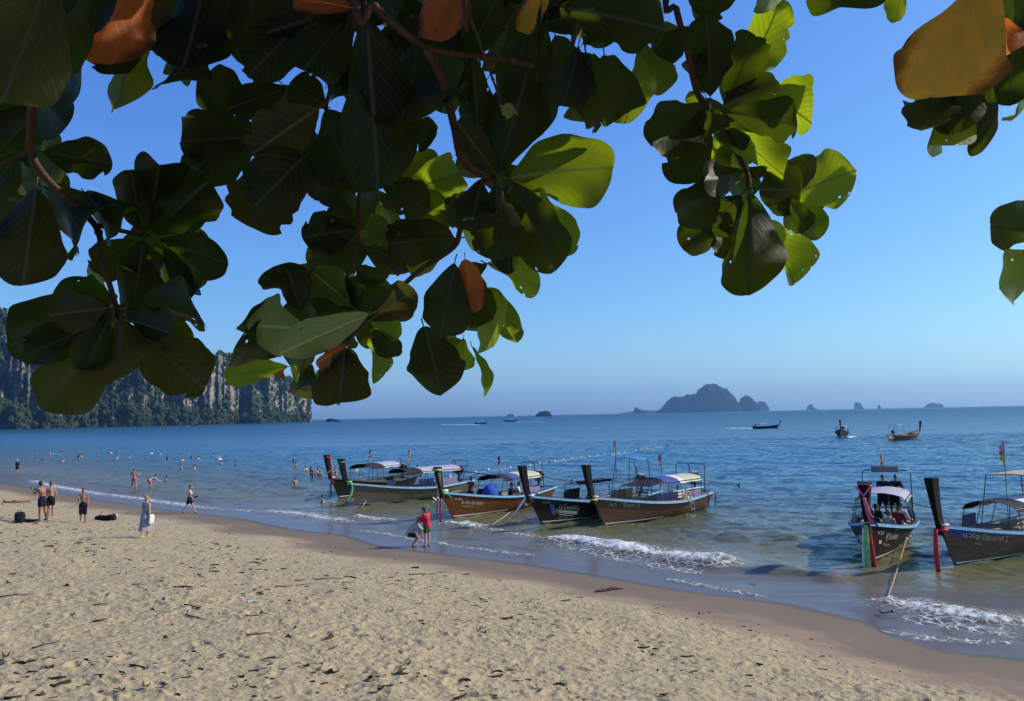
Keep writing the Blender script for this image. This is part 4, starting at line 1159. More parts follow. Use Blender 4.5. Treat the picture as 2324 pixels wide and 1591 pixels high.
def hair_mb(J, style):
    k = J['k']; h = J['head']; m = MB()
    hr = Matrix((Vector((1, 0, 0)), J['hf'], J['hu'])).transposed()
    m.ell(h + J['hu'] * 0.042 * k - J['hf'] * 0.016 * k, (0.084 * k, 0.10 * k, 0.092 * k), 14, 10, hr)
    m.ell(h - J['hu'] * 0.015 * k - J['hf'] * 0.045 * k, (0.076 * k, 0.062 * k, 0.085 * k), 12, 8, hr)
    if style == 'bun': m.ell(h + J['hu'] * 0.10 * k - J['hf'] * 0.075 * k, (0.045 * k, 0.045 * k, 0.042 * k), 10, 8)
    if style == 'long':
        a = h - J['hf'] * 0.07 * k; b = J['neck'] - J['fw'] * 0.10 * k - J['up'] * 0.16 * k
        for s in (-0.04, 0, 0.04): capsule(m, a + Vector((s, 0, 0)), b + Vector((s * 1.3, 0, 0)), 0.055 * k, 0.03 * k, 10)
    return m
def make_person(label, J, skin, hair='black', style='short', wear=(), fem=False, bulk=1.0, voxel=0.0135, legs=True, group=None, name='person', keep=0.45):
    """wear: list of (part name, kind, material)"""
    root = empty(name)
    tag(root, label, 'person', group)
    k = J['k']
    mesh_obj('body', remesh(body_mb(J, fem, bulk, legs), 'body', SKIN[skin], voxel, 3, keep), None, root)
    if style != 'none': mesh_obj('hair', remesh(hair_mb(J, style), 'hair', HAIR[hair], 0.016, 2, 0.6), None, root)
    hr = Matrix((Vector((1, 0, 0)), J['hf'], J['hu'])).transposed()
    for s in (-1, 1):
        MB().ell(J['head'] + J['hf'] * 0.083 * k + J['hu'] * 0.008 * k + Vector((s * 0.032 * k, 0, 0)), (0.014 * k, 0.010 * k, 0.009 * k), 8, 6, hr).build('eye', EYE, root, True)
    b = bulk
    for part, kind, mat in wear:
        m = MB(); vx = 0.016
        if kind in ('shorts', 'briefs', 'long_shorts'):
            f = {'shorts': 0.5, 'briefs': 0.12, 'long_shorts': 1.02}[kind]; ex = {'shorts': 0.022, 'briefs': 0.008, 'long_shorts': 0.03}[kind] * k
            m.ell(J['pelvis'], (0.155 * k * b + ex, 0.115 * k * b + ex, 0.125 * k), 14, 9)
            capsule(m, J['pelvis'], J['pelvis'] * 0.45 + J['waist'] * 0.55, 0.118 * k * b + ex, 0.112 * k * b + ex * 0.5, 14)
            for i in (0, 1):
                e = J['hip%d' % i].lerp(J['knee%d' % i], f)
                capsule(m, J['hip%d' % i], e, 0.088 * k * b + ex, (0.088 - 0.025 * f) * k * b + ex * 1.25, 12)
        elif kind in ('shirt', 'loose_shirt', 'singlet', 'bikini', 'band'):
            ex = {'shirt': 0.02, 'loose_shirt': 0.045, 'singlet': 0.013, 'bikini': 0.010, 'band': 0.008}[kind] * k
            rot = Matrix((Vector((1, 0, 0)), J['fw'], J['up'])).transposed()
            if kind in ('bikini', 'band'):
                m.ell(J['chest'], ((0.155 if fem else 0.172) * k * b + ex, 0.112 * k * b + ex, 0.045 * k), 14, 8, rot)
                if kind == 'bikini':
                    for s in (-1, 1): m.ell(J['chest'] + J['fw'] * 0.09 * k + Vector((s * 0.07 * k, 0, 0)), (0.06 * k, 0.055 * k, 0.06 * k), 8, 6)
            else:
                capsule(m, J['pelvis'].lerp(J['waist'], -0.15 if kind == 'loose_shirt' else 0.2), J['waist'], 0.13 * k * b + ex, 0.115 * k * b + ex, 14)
                capsule(m, J['waist'], J['chest'], 0.115 * k * b + ex, 0.125 * k * b + ex, 14)
                m.ell(J['chest'], (0.165 * k * b + ex, 0.115 * k * b + ex, 0.17 * k), 14, 9, rot)
                capsule(m, J['sho0'], J['sho1'], 0.065 * k + ex * 0.6, 0.065 * k + ex * 0.6, 10)
                if kind != 'singlet':
                    for i in (0, 1):
                        f = 0.85 if kind == 'shirt' else 1.0
                        capsule(m, J['sho%d' % i], J['sho%d' % i].lerp(J['elb%d' % i], f), 0.055 * k + ex * 0.7, 0.055 * k + ex, 10)
                        if kind == 'loose_shirt': capsule(m, J['elb%d' % i], J['elb%d' % i].lerp(J['wri%d' % i], 0.45), 0.05 * k + ex, 0.045 * k + ex, 10)
        elif kind in ('dress', 'skirt'):
            # a hanging sheet: rings from chest (or waist) to below the knee, following the legs
            top = J['chest'] + J['up'] * 0.05 * k if kind == 'dress' else J['waist']
            km = (J['knee0'] + J['knee1']) / 2; an = (J['ank0'] + J['ank1']) / 2
            ctr = ([top, J['waist'], J['pelvis']] if kind == 'dress' else [top, J['pelvis']]) + [J['pelvis'].lerp(km, 0.55), km, km.lerp(an, 0.45 if kind == 'dress' else 0.1)]
            wx = ([0.17, 0.15, 0.185] if kind == 'dress' else [0.13, 0.185]) + [0.20, 0.20, 0.20]
            sp_ = abs(J['knee0'].y - J['knee1'].y) * 0.5
            rings = []; nn = 28
            for j in range((len(ctr) - 1) * 4 + 1):
                q = min(j / 4, len(ctr) - 1.001); i0 = int(q); fr = q - i0
                cc = ctr[i0].lerp(ctr[i0 + 1], fr); w = (wx[i0] * (1 - fr) + wx[i0 + 1] * fr) * k * b
                dn = j / ((len(ctr) - 1) * 4)
                rings.append([cc + Vector(((w * (1 + 0.07 * dn * math.sin(a * 7 + j * 0.3))) * math.cos(a), (w * (0.72 + 0.1 * dn) + sp_ * dn) * (1 + 0.08 * dn * math.sin(a * 5 + 1)) * math.sin(a), 0.012 * math.sin(a * 4) * dn)) for a in [2 * math.pi * x / nn for x in range(nn)]])
            m.loft(rings, True, False); vx = None
        elif kind == 'hat':
            hr = Matrix((Vector((1, 0, 0)), J['hf'], J['hu'])).transposed()
            m.ell(J['head'] + J['hu'] * 0.075 * k, (0.098 * k, 0.115 * k, 0.075 * k), 14, 8, hr)
            m.ell(J['head'] + J['hu'] * 0.055 * k, (0.165 * k, 0.18 * k, 0.018 * k), 18, 6, hr)
        elif kind == 'cap':
            hr = Matrix((Vector((1, 0, 0)), J['hf'], J['hu'])).transposed()
            m.ell(J['head'] + J['hu'] * 0.06 * k, (0.09 * k, 0.108 * k, 0.075 * k), 14, 8, hr)
            m.ell(J['head'] + J['hu'] * 0.055 * k + J['hf'] * 0.10 * k, (0.065 * k, 0.08 * k, 0.013 * k), 12, 6, hr)
        elif kind == 'strap':
            m.tube([J['sho0'] + J['up'] * 0.06 * k - J['fw'] * 0.02, J['chest'] - J['fw'] * 0.135 * k, J['pelvis'] + Vector((0.17 * k, -0.05, 0.08))], 0.014, 6); vx = None
        if vx: mesh_obj(part, remesh(m, part, mat, vx, 4, 0.5), None, root)
        else: m.build(part, mat, root, True)
    return root
def put(root, loc, rz=0.0):
    root.location = loc; root.rotation_euler = (0, 0, rz); return root
BLACK = cloth('black', (0.014, 0.014, 0.016)); NAVY = cloth('navy', (0.010, 0.011, 0.026)); RED = cloth('red', (0.62, 0.03, 0.045)); GREEN = cloth('green', (0.015, 0.10, 0.03))
GREY = cloth('grey_blue', (0.26, 0.265, 0.30)); WHITE = cloth('white', (0.68, 0.68, 0.66)); CORAL = cloth('coral', (0.75, 0.06, 0.06)); MAROON = cloth('maroon', (0.20, 0.03, 0.03)); LGREY = cloth('light_grey', (0.40, 0.38, 0.36)); BLUE = cloth('blue', (0.03, 0.09, 0.42))
YELLOW = cloth('yellow', (0.65, 0.40, 0.03))

# bearings: 0 faces away from the camera (+Y); left is +90 degrees
def on_sand(x, y): return ground_at(x, y) + Vector((0, 0, -0.012))
put(make_person('shirtless tanned man in dark trunks raising a phone to his face', skeleton(1.80, 0.06, ((0.05, 0.03, 0.06), (-0.12, 0.04, 0.05)), ((0.75, 0.1, 1.75), (0.7, 0.1, 1.7)), 0.35), 'tan', 'black', 'short', [('trunks', 'shorts', NAVY)], bulk=1.12), on_sand(95, 1182), R(75))
put(make_person('person with bare back and dark band close behind the man with the phone', skeleton(1.72, 0.03, ((0.02, 0.02, 0.02), (0.0, 0.02, 0.02)), ((0.3, 0.1, 0.9), (0.2, 0.15, 0.7)), 0.1, fem=True), 'red', 'brown', 'bun', [('band', 'band', BLACK), ('briefs', 'shorts', BLACK)], True), on_sand(97, 1180) + Vector((0.12, 0.45, 0)), R(20))
put(make_person('bare chested youth in long black shorts with a hand on the chest', skeleton(1.55, 0.0, ((0.0, 0.03, 0.02), (0.05, 0.03, 0.05)), ((0.1, 0.12, 0.3), (0.35, 0.1, 1.9)), 0.05), 'tan', 'black', 'short', [('shorts', 'long_shorts', BLACK)], bulk=0.95), on_sand(188, 1186), R(205))
wk = put(make_person('woman in grey blue sundress walking away with a white shoulder bag', skeleton(1.66, 0.06, ((0.32, 0.03, 0.12), (-0.30, 0.03, 0.25)), ((0.25, 0.45, 0.2), (-0.1, 0.2, 0.1)), 0.05, fem=True), 'fair', 'blond', 'bun', [('dress', 'dress', GREY), ('strap', 'strap', BLACK)], True), on_sand(330, 1221), R(-25))
put(make_person('woman in white bikini top and black shorts striding along the water', skeleton(1.64, 0.05, ((0.42, 0.03, 0.12), (-0.38, 0.03, 0.15)), ((-0.1, 0.12, 0.6), (0.5, 0.1, 1.1)), 0.1, fem=True), 'fair', 'brown', 'bun', [('shorts', 'shorts', BLACK), ('bikini', 'bikini', WHITE)], True), on_sand(430, 1165), R(-85))
put(make_person('woman in loose red shirt and green shorts with long dark hair looking down', skeleton(1.60, 0.06, ((0.04, 0.03, 0.04), (-0.06, 0.05, 0.02)), ((0.55, 0.05, 1.2), (0.2, 0.12, 0.4)), 0.45, fem=True), 'fair', 'black', 'long', [('shirt', 'loose_shirt', RED), ('shorts', 'shorts', GREEN)], True, 1.02), on_sand(969, 1241), R(62))
put(make_person('person in white shirt and black hat crouching to touch the wet sand', skeleton(1.60, 0.62, ((1.35, 0.12, 1.95), (1.2, 0.12, 1.85)), ((0.75, 0.1, 0.1), (0.35, 0.1, 0.1)), 0.35, fem=True), 'fair', 'black', 'short', [('shirt', 'loose_shirt', LGREY), ('skirt', 'shorts', BLACK), ('hat', 'hat', BLACK)], True), on_sand(930, 1240), R(-80))
def in_water(x, y, depth): p = at_z(x, y, 0.0); return p + Vector((0, 0, -depth))
put(make_person('bather in coral red briefs wading with both elbows raised', skeleton(1.78, 0.0, ((0.08, 0.14, 0.05), (-0.05, 0.12, 0.05)), ((0.55, 0.6, 1.7), (0.55, 0.6, 1.7)), 0.1), 'red', 'brown', 'short', [('briefs', 'briefs', CORAL)]), in_water(304, 1110, 0.16), R(5))
put(make_person('wader in black dress and white sun hat at the far left', skeleton(1.62, 0.05, ((0.0, 0.05, 0.03), (0.05, 0.05, 0.03)), ((0.2, 0.1, 0.6), (0.05, 0.12, 0.2)), 0.1, fem=True), 'fair', 'black', 'short', [('dress', 'shirt', BLACK), ('skirt', 'shorts', BLACK), ('hat', 'hat', WHITE)], True), in_water(39, 1073, 0.22), R(15))
put(make_person('bather bending over in the shallows beside the red briefs wader', skeleton(1.60, 1.15, ((0.5, 0.1, 0.9), (0.45, 0.1, 0.8)), ((0.9, 0.15, 0.2), (1.0, 0.15, 0.2)), 0.2, fem=True), 'fair', 'black', 'short', [('shirt', 'shirt', LGREY), ('briefs', 'shorts', CORAL)], True), in_water(338, 1104, 0.32), R(-50))
# the sunbather lies on the sand with the feet to the right
J = skeleton(1.62, 0.0, ((0.0, 0.03, 0.03), (0.0, 0.04, 0.05)), ((0.0, 0.35, 0.1), (0.0, 0.3, 0.1)), 0.0, fem=True)
sb = make_person('sunbather lying flat on the sand at the left edge', J, 'red', 'brown', 'bun', [('bikini', 'band', CORAL), ('briefs', 'briefs', CORAL)], True)
p = ground_at(66, 1143)
sb.rotation_euler = (R(-90), 0, R(90)); sb.location = p + Vector((0.05, 0, 0.14))
sb.rotation_euler = Matrix(((0, -1, 0), (0, 0, 1), (-1, 0, 0))).to_euler() if False else sb.rotation_euler
# ------------------------------------------------------------------ swimmers: only head and shoulders clear the water
def bust(J, skin, hair, style, label, group, wear=()):
    return make_person(label, J, skin, hair, style, wear, voxel=0.02, legs=False, group=group, keep=0.5)
def dup(root, loc, rz, label=None, group=None):
    r = root.copy(); COL.objects.link(r); r.location = loc; r.rotation_euler = (0, 0, rz)
    if label: r['label'] = label
    if group: r['group'] = group
    for ch in root.children:
        c = ch.copy(); COL.objects.link(c); c.parent = r
        for q in ch.children:
            d = q.copy(); COL.objects.link(d); d.parent = c
    return r
GS = 'swimmers in the bay'
protos = []
for sk, ha, st, ln, arms in (('fair', 'black', 'short', 0.0, ((0.3, 0.5, 0.4), (0.3, 0.5, 0.4))), ('tan', 'black', 'long', 0.15, ((0.6, 0.4, 0.5), (0.4, 0.6, 0.4))), ('red', 'brown', 'short', 0.05, ((0.9, 0.7, 0.4), (0.2, 0.3, 0.3))), ('dark', 'black', 'short', 0.1, ((0.3, 0.2, 0.2), (0.3, 0.2, 0.2))), ('fair', 'brown', 'bun', 0.0, ((1.3, 0.5, 0.6), (1.2, 0.5, 0.6)))):
    J = skeleton(1.66, ln, ((0, 0, 0), (0, 0, 0)), arms, 0.05)
    protos.append(bust(J, sk, ha, st, 'swimmer', GS))
white_cap = bust(skeleton(1.66, 0.1, ((0, 0, 0), (0, 0, 0)), ((0.5, 0.5, 0.6), (0.5, 0.5, 0.6)), 0.05), 'fair', 'black', 'short', 'swimmer', GS, [('cap', 'cap', WHITE), ('shirt', 'shirt', WHITE)])
def s2(u, v): return u * 0.2343, 998.6 + v * 0.2343
def s3(u, v): return 665.7 + u * 0.2083, 968.3 + v * 0.2083
LBL = 'dark haired bather, only head and shoulders above the water'
SW = [(s2(310, 68), 1, 1.36, 0), (s2(345, 132), 2, 1.4, 0), (s2(482, 152), 4, 0.95, 'swimmer with arms up next to a turquoise float at left'), (s2(512, 148), 0, 1.2, 'swimmer holding on to the turquoise float'),
      (s2(595, 126), 1, 1.36, 0), (s2(350, 202), 0, 1.30, 0), (s2(415, 214), 3, 1.40, 0), (s2(610, 214), 2, 1.28, 'pale bather up to the chest, nearest the sitting pair at left'), (s2(762, 186), 1, 0.98, 'left one of a close pair of bathers in waist deep water'), (s2(785, 184), 2, 1.02, 'right one of a close pair of bathers in waist deep water'),
      (s2(940, 158), 3, 1.26, 0), (s2(1052, 132), 2, 1.22, 0), (s2(1074, 134), 0, 1.26, 0), (s2(1125, 130), 1, 1.42, 0), (s2(1180, 100), 2, 1.40, 0), (s2(1135, 178), 0, 1.36, 0), (s2(1250, 172), 2, 1.36, 0), (s2(1282, 132), 3, 1.38, 0), (s2(1415, 178), 2, 1.32, 0), (s2(1445, 136), 0, 1.34, 0),
      (s2(1466, 134), 'w', 1.34, 'bather in white cap in the middle of the far swimmers'), (s2(1555, 140), 0, 1.32, 0), (s2(1615, 192), 1, 1.26, 0), (s2(1745, 168), 3, 1.26, 0), (s2(1770, 206), 0, 1.28, 0), (s2(1850, 188), 1, 1.22, 0), (s2(1920, 186), 0, 1.34, 0), (s2(2070, 156), 3, 1.4, 0), (s2(2096, 192), 'w', 1.16, 'bather in white shirt and cap, left one of two'),
      (s2(2130, 196), 'w', 1.28, 'bather in white shirt and cap, right one of two'), (s2(2140, 236), 2, 1.32, 0), (s2(2280, 250), 3, 1.12, 0), (s2(1755, 282), 0, 1.28, 0), (s2(1885, 284), 0, 1.28, 0), (s2(1605, 400), 3, 1.26, 'lone bather nearest the shore right of the red briefs wader'),
      (s3(8, 402), 1, 1.2, 0), (s3(30, 438), 2, 1.2, 0), (s3(140, 486), 0, 1.2, 0), (s3(186, 512), 1, 1.08, 0), (s3(212, 572), 3, 0.98, 'dark bather in the group nearest the leftmost prow'), (s3(262, 520), 2, 1.18, 0), (s3(288, 552), 0, 1.15, 0), (s3(465, 520), 2, 1.0, 'bather seen between the two leftmost prows'), (s3(690, 498), 0, 1.2, 'bather right of the second prow with arms spread'),
      (s3(1355, 482), 3, 1.15, 'left one of two heads behind the grey canopy'), (s3(1450, 482), 3, 1.22, 'right one of two heads behind the grey canopy'), (s3(20, 640), 2, 1.12, 'two toned bather closest to the foam left of the boats'), (s3(320, 822), 0, 1.34, 'single head in the water below the leftmost prow')]
rnd = random.Random(9)
firsts = set()
for (x, y), k, dep, lb in SW:
    src = white_cap if k == 'w' else protos[k]
    p = at_z(x, y, 0.0) + Vector((0, 0, -dep * 0.94))
    rz = rnd.uniform(-2.6, 2.6)
    if src.name not in firsts:
        firsts.add(src.name); put(src, p, rz); src['label'] = lb or LBL
    else: dup(src, p, rz, lb or LBL, GS)
# turquoise float and the snorkeller behind the second boat
fx = at_z(*s2(540, 150), 0.0)
m = MB(); m.ell((0, 0, 0.06), (0.95, 0.32, 0.10), 18, 8)
fl = m.build('swim_float', plain('float_turquoise', (0.02, 0.42, 0.55), 0.4), None, True)
fl.location = fx; fl.rotation_euler = (0, 0, R(8)); tag(fl, 'flat turquoise swim float beside two bathers at left', 'float')
J = skeleton(1.7, 0.0, ((0.05, 0.1, 0.1), (-0.1, 0.1, 0.1)), ((2.6, 0.2, 0.2), (2.5, 0.2, 0.2)), -0.2)
sn = make_person('swimmer in blue shorts floating face down behind the second boat', J, 'fair', 'black', 'short', [('shorts', 'shorts', BLUE), ('shirt', 'singlet', WHITE)], voxel=0.02)
p = at_z(*s3(1270, 392), 0.0); sn.rotation_euler = (R(-90), 0, R(90)); sn.location = p + Vector((0, 0, -0.02))
# ------------------------------------------------------------------ longtail boats
def wood(name, a, b_, rough=0.5):
    t = NT(name)
    bs = t.bsdf(Roughness=rough)
    co = t.coord('Object', (1.0, 0.35, 2.6))
    n1 = t.noise(co, 2.2, 6, 0.65, 0.6); n2 = t.noise(t.coord('Object', (3.5, 0.5, 9)), 3.0, 5, 0.7)
    c = t.mix(t.ramp(n1, [(0.3, 0.0), (0.7, 1.0)]), a, b_)
    c = t.mix(t.ramp(n2, [(0.36, 0.65), (0.5, 0.0)]), c, tuple(x * 0.35 for x in a))
    sp = t.n('ShaderNodeSeparateXYZ'); t.l(t.n('ShaderNodeTexCoord').outputs['Object'], sp.inputs[0])
    weed = t.ramp(t.math('ADD', t.math('MULTIPLY', sp.outputs['Z'], 1.6), t.math('MULTIPLY', n1, 0.35)), [(0.22, 1.0), (0.42, 0.0)])
    c = t.mix(weed, c, (0.035, 0.022, 0.015))
    t.l(c, bs.inputs['Base Color'])
    t.l(t.ramp(n2, [(0.3, rough + 0.2), (0.7, rough - 0.1)]), bs.inputs['Roughness'])
    t.l(t.bump(n2, 0.35, 0.02), bs.inputs['Normal'])
    bs.inputs['Specular IOR Level'].default_value = 0.15
    return t.mat
W_GREY = wood('hull_weathered', (0.13, 0.1, 0.07), (0.23, 0.185, 0.135), 0.6)
W_ORANGE = wood('hull_varnish', (0.12, 0.042, 0.015), (0.2, 0.074, 0.026), 0.38)
W_BROWN = wood('hull_brown', (0.11, 0.055, 0.032), (0.185, 0.1, 0.06), 0.45)
W_DARK = wood('hull_dark', (0.02, 0.014, 0.011), (0.045, 0.032, 0.026), 0.45)
W_BLACK = wood('hull_black', (0.008, 0.008, 0.008), (0.022, 0.019, 0.018), 0.45)
W_TAUPE = wood('hull_taupe', (0.1, 0.066, 0.048), (0.165, 0.115, 0.085), 0.5)
PROW = wood('prow_black', (0.005, 0.0045, 0.0045), (0.012, 0.009, 0.008), 0.45)
DECK = wood('deck_board', (0.22, 0.17, 0.12), (0.33, 0.27, 0.20), 0.7)
RIM_BLUE = plain('rim_blue', (0.16, 0.36, 0.55), 0.45, var=0.15); RIM_DARK = plain('rim_dark', (0.03, 0.028, 0.026), 0.5)
WHITE_P = plain('paint_white', (0.70, 0.70, 0.68), 0.5, var=0.08); METAL = plain('steel', (0.45, 0.46, 0.47), 0.35, 0.8); IRON = plain('engine_black', (0.014, 0.014, 0.015), 0.4, 0.3); PIPE = plain('pipe_dark', (0.035, 0.04, 0.045), 0.4, 0.4)
ROPE = plain('rope', (0.42, 0.36, 0.25), 0.9, scale=30); LETTER = plain('letter_paint', (0.55, 0.52, 0.44), 0.6, var=0.2, scale=3)
CL = {'white': cloth('canvas_white', (0.66, 0.66, 0.60)), 'cream': cloth('canvas_cream', (0.48, 0.47, 0.33)), 'blue': cloth('canvas_blue', (0.045, 0.075, 0.27)), 'lilac': cloth('canvas_lilac', (0.40, 0.36, 0.42)), 'black': cloth('canvas_black', (0.02, 0.02, 0.022)),
      'purple': cloth('side_purple', (0.20, 0.15, 0.28)), 'navy': cloth('side_navy', (0.02, 0.022, 0.085)), 'sky': cloth('canvas_sky', (0.04, 0.26, 0.50)), 'beige': cloth('canvas_beige', (0.42, 0.35, 0.24))}
RB = {'green': plain('ribbon_green', (0.22, 0.52, 0.16), 0.6, bump=0.3), 'red': plain('ribbon_red', (0.60, 0.02, 0.03), 0.6, bump=0.3), 'pink': plain('ribbon_pink', (0.75, 0.16, 0.26), 0.6, bump=0.3), 'white': plain('ribbon_white', (0.70, 0.70, 0.66), 0.6, bump=0.3), 'blue': plain('ribbon_blue', (0.03, 0.05, 0.35), 0.6, bump=0.3),
      'yellow': plain('ribbon_yellow', (0.75, 0.60, 0.06), 0.6, bump=0.3), 'peach': plain('ribbon_peach', (0.75, 0.48, 0.40), 0.6, bump=0.3)}
LEN = 9.4
def hull_dims(s):
    """s: 0 at the stern, 1 at the bow -> half beam, rim height, keel height, rake at the rim"""
    hb = 1.18 * (0.60 + 0.40 * min(1, s / 0.35) ** 0.8) if s < 0.35 else 1.18 * max(1 - ((s - 0.35) / 0.65) ** 3.0, 0.0) + 0.035
    rim = 0.80 + 0.66 * max(0, (s - 0.40) / 0.60) ** 2.0 + 0.16 * max(0, (0.35 - s) / 0.35) ** 1.6
    keel = -0.34 + 0.22 * max(0, (0.3 - s) / 0.3) + 0.05 * max(0, (s - 0.8) / 0.2)
    rake = 0.95 * max(0, (s - 0.55) / 0.45) ** 1.6 - 0.35 * max(0, (0.2 - s) / 0.2)
    return hb, rim, keel, rake
def hull_pt(s, u, side, off=0.0):
    """u: 0 keel .. 1 rim; side -1 port, +1 starboard"""
    hb, rim, keel, rake = hull_dims(s)
    x = (hb + off) * (u ** 0.55 * 0.86 + 0.14 * u) if u > 0 else 0.0
    z = keel + (rim - keel) * u ** 1.15
    y = -LEN * (1 - s) + rake * max(0.0, z) / 1.46
    return Vector((side * x, y, z))
def z_to_u(s, z):
    hb, rim, keel, rake = hull_dims(s)
    return max(0.0, min(1.0, (z - keel) / (rim - keel))) ** (1 / 1.15)
def strip(path_a, path_b):
    m = MB(); m.loft([[a, b] for a, b in zip(path_a, path_b)], False, False); return m
def build_hull(root, mat, rim_mat):
    n = 34; nu = 9
    ss = [i / n for i in range(n + 1)]
    rings = []
    for s in ss:
        out = [hull_pt(s, u / nu, -1) for u in range(nu, 0, -1)] + [hull_pt(s, 0, 1)] + [hull_pt(s, u / nu, 1) for u in range(1, nu + 1)]
        inn = []
        for p in [hull_pt(s, u / 4, 1) for u in range(4, 0, -1)] + [hull_pt(s, 0, 1)] + [hull_pt(s, u / 4, -1) for u in range(1, 5)]:
            q = p.copy(); q.x *= 0.93; q.z = max(q.z, 0.02) if abs(q.x) < 5 else q.z
            inn.append(q)
        rings.append(out + inn)
    m = MB(); m.loft(rings, True, True)
    h = m.build('hull', mat, root, True)
    try:
        h.data.set_sharp_from_angle(angle=R(40))
    except Exception: pass
    # rim rail: pale blue outer band with dark cap
    m = MB(); m.cur = 0
    for sd in (-1, 1):
        a = []; b = []; c = []; d = []
        for s in ss:
            p = hull_pt(s, 1, sd)
            sx = sd
            a.append(p + Vector((sx * 0.035, 0, 0.03))); b.append(p + Vector((sx * 0.045, 0, -0.07))); c.append(p + Vector((-sx * 0.09, 0, 0.03))); d.append(p + Vector((-sx * 0.09, 0, -0.05)))
        rr = [[a[i], b[i], d[i], c[i]] for i in range(len(ss))]
        m.loft(rr, True, True)
    e = [hull_pt(0, 1, -1), hull_pt(0, 1, 1)]
    m.box(((e[0] + e[1]) / 2) + Vector((0, -0.02, -0.02)), (abs(e[1].x - e[0].x) + 0.07, 0.09, 0.10))
    m.build('gunwale', rim_mat, root)
    m = MB()
    for sd in (-1, 1):
        rr = []
        for s in ss:
            p = hull_pt(s, 1, sd)
            rr.append([p + Vector((sd * 0.030, 0, 0.034)), p + Vector((-sd * 0.10, 0, 0.034)), p + Vector((-sd * 0.10, 0, 0.055)), p + Vector((sd * 0.025, 0, 0.055))])
        m.loft(rr, True, True)
    m.build('rail_cap', DECK if mat in (W_GREY, W_BROWN) else RIM_DARK, root)
    # painted line near the water
    m = MB()
    for sd in (-1, 1):
        A = []; B = []
        for i in range(16):
            s = 0.55 + 0.44 * i / 15
            z0 = 0.05 + 0.10 * (s - 0.55)
            A.append(hull_pt(s, z_to_u(s, z0 + 0.055), sd, 0.012)); B.append(hull_pt(s, z_to_u(s, z0), sd, 0.012))
        m.loft([[a, b] for a, b in zip(A, B)], False, False)
    m.build('water_line', WHITE_P if mat is not W_GREY else RIM_BLUE, root)
    # decks and thwarts
    m = MB(); A = [hull_pt(0.80 + 0.185 * i / 8, 0.97, -1) for i in range(9)]; B = [hull_pt(0.80 + 0.185 * i / 8, 0.97, 1) for i in range(9)]
    m.loft([[a * 1.0 + Vector((0.05, 0, 0)), Vector((-a.x - 0.05, a.y, a.z))] for a in A], False, False); m.build('foredeck', DECK, root)
    m = MB(); A = [hull_pt(0.03 + 0.79 * i / 16, 0.55, -1) for i in range(17)]
    m.loft([[Vector((a.x * 0.9, a.y, 0.25)), Vector((-a.x * 0.9, a.y, 0.25))] for a in A], False, False); m.build('floor_boards', DECK, root)
    for s in (0.25, 0.40, 0.55, 0.68):
        p = hull_pt(s, 0.8, 1); MB().box((0, p.y, 0.58), (p.x * 1.84, 0.30, 0.05)).build('thwart', DECK, root)
def build_prow(root, hgt=1.55, flare=1.0, mat=None):
    top = hull_pt(0.995, 1, 1); y0, z0 = top.y, top.z
    rings = []
    for i in range(9):
        t = i / 8
        z = z0 - 0.32 + (hgt + 0.32) * t
        y = y0 - 0.10 + 0.72 * t ** 0.85 * hgt / 1.55 - 0.12 * t * t
        w = 0.085 + 0.085 * flare * t ** 1.6; d = 0.13 + 0.06 * t ** 1.4
        if t < 0.2: w = 0.16 - 0.07 * t / 0.2
        rings.append([Vector((-w, y - d, z)), Vector((-w * 0.8, y + d, z + 0.01)), Vector((w * 0.8, y + d, z + 0.01)), Vector((w, y - d, z))])
    m = MB(); m.loft(rings, True, True)
    p = m.build('prow_post', mat or PROW, root)
    return Vector((0, y0, z0))
def build_canopy(root, s0, s1, hgt, cols, arch=0.22, wid=0.95, under=True):
    """cols: list of (fraction end, material)"""
    y0, y1 = -LEN * (1 - s1), -LEN * (1 - s0)
    n = 12; start = 0.0
    first = None
    for end, mat in cols:
        m = MB(); top = []; bot = []
        k = max(2, int(10 * (end - start)))
        for i in range(k + 1):
            f = start + (end - start) * i / k
            y = y0 + (y1 - y0) * f
            row = []; rob = []
            for j in range(n + 1):
                a = -1 + 2 * j / n
                z = hgt + arch * (1 - a * a) - 0.05 * math.sin(f * math.pi * 3) ** 2 * (0.4 + 0.6 * a * a) - 0.12 * max(0, abs(a) - 0.86) / 0.14
                row.append(Vector((a * wid, y, z))); rob.append(Vector((a * wid, y, z - 0.018)))
            top.append(row + rob[::-1])
        m.loft(top, True, True)
        o = m.build('canopy', mat, root, True)
        try: o.data.set_sharp_from_angle(angle=R(50))
        except Exception: pass
        start = end
    for f in (0.04, 0.36, 0.68, 0.97):
        y = y0 + (y1 - y0) * f
        s = 1 + y / LEN
        for sd in (-1, 1):
            p = hull_pt(s, 1, sd)
            MB().tube([p + Vector((-sd * 0.06, 0, 0)), Vector((sd * wid * 0.96, y, hgt - 0.02))], 0.018, 6).build('pole', PIPE, root)
    m = MB()
    for sd in (-1, 1): m.tube([Vector((sd * wid * 0.965, y0 + 0.12, hgt - 0.05)), Vector((sd * wid * 0.965, y1 - 0.12, hgt - 0.05))], 0.016, 6)
    m.build('roof_rail', PIPE, root)
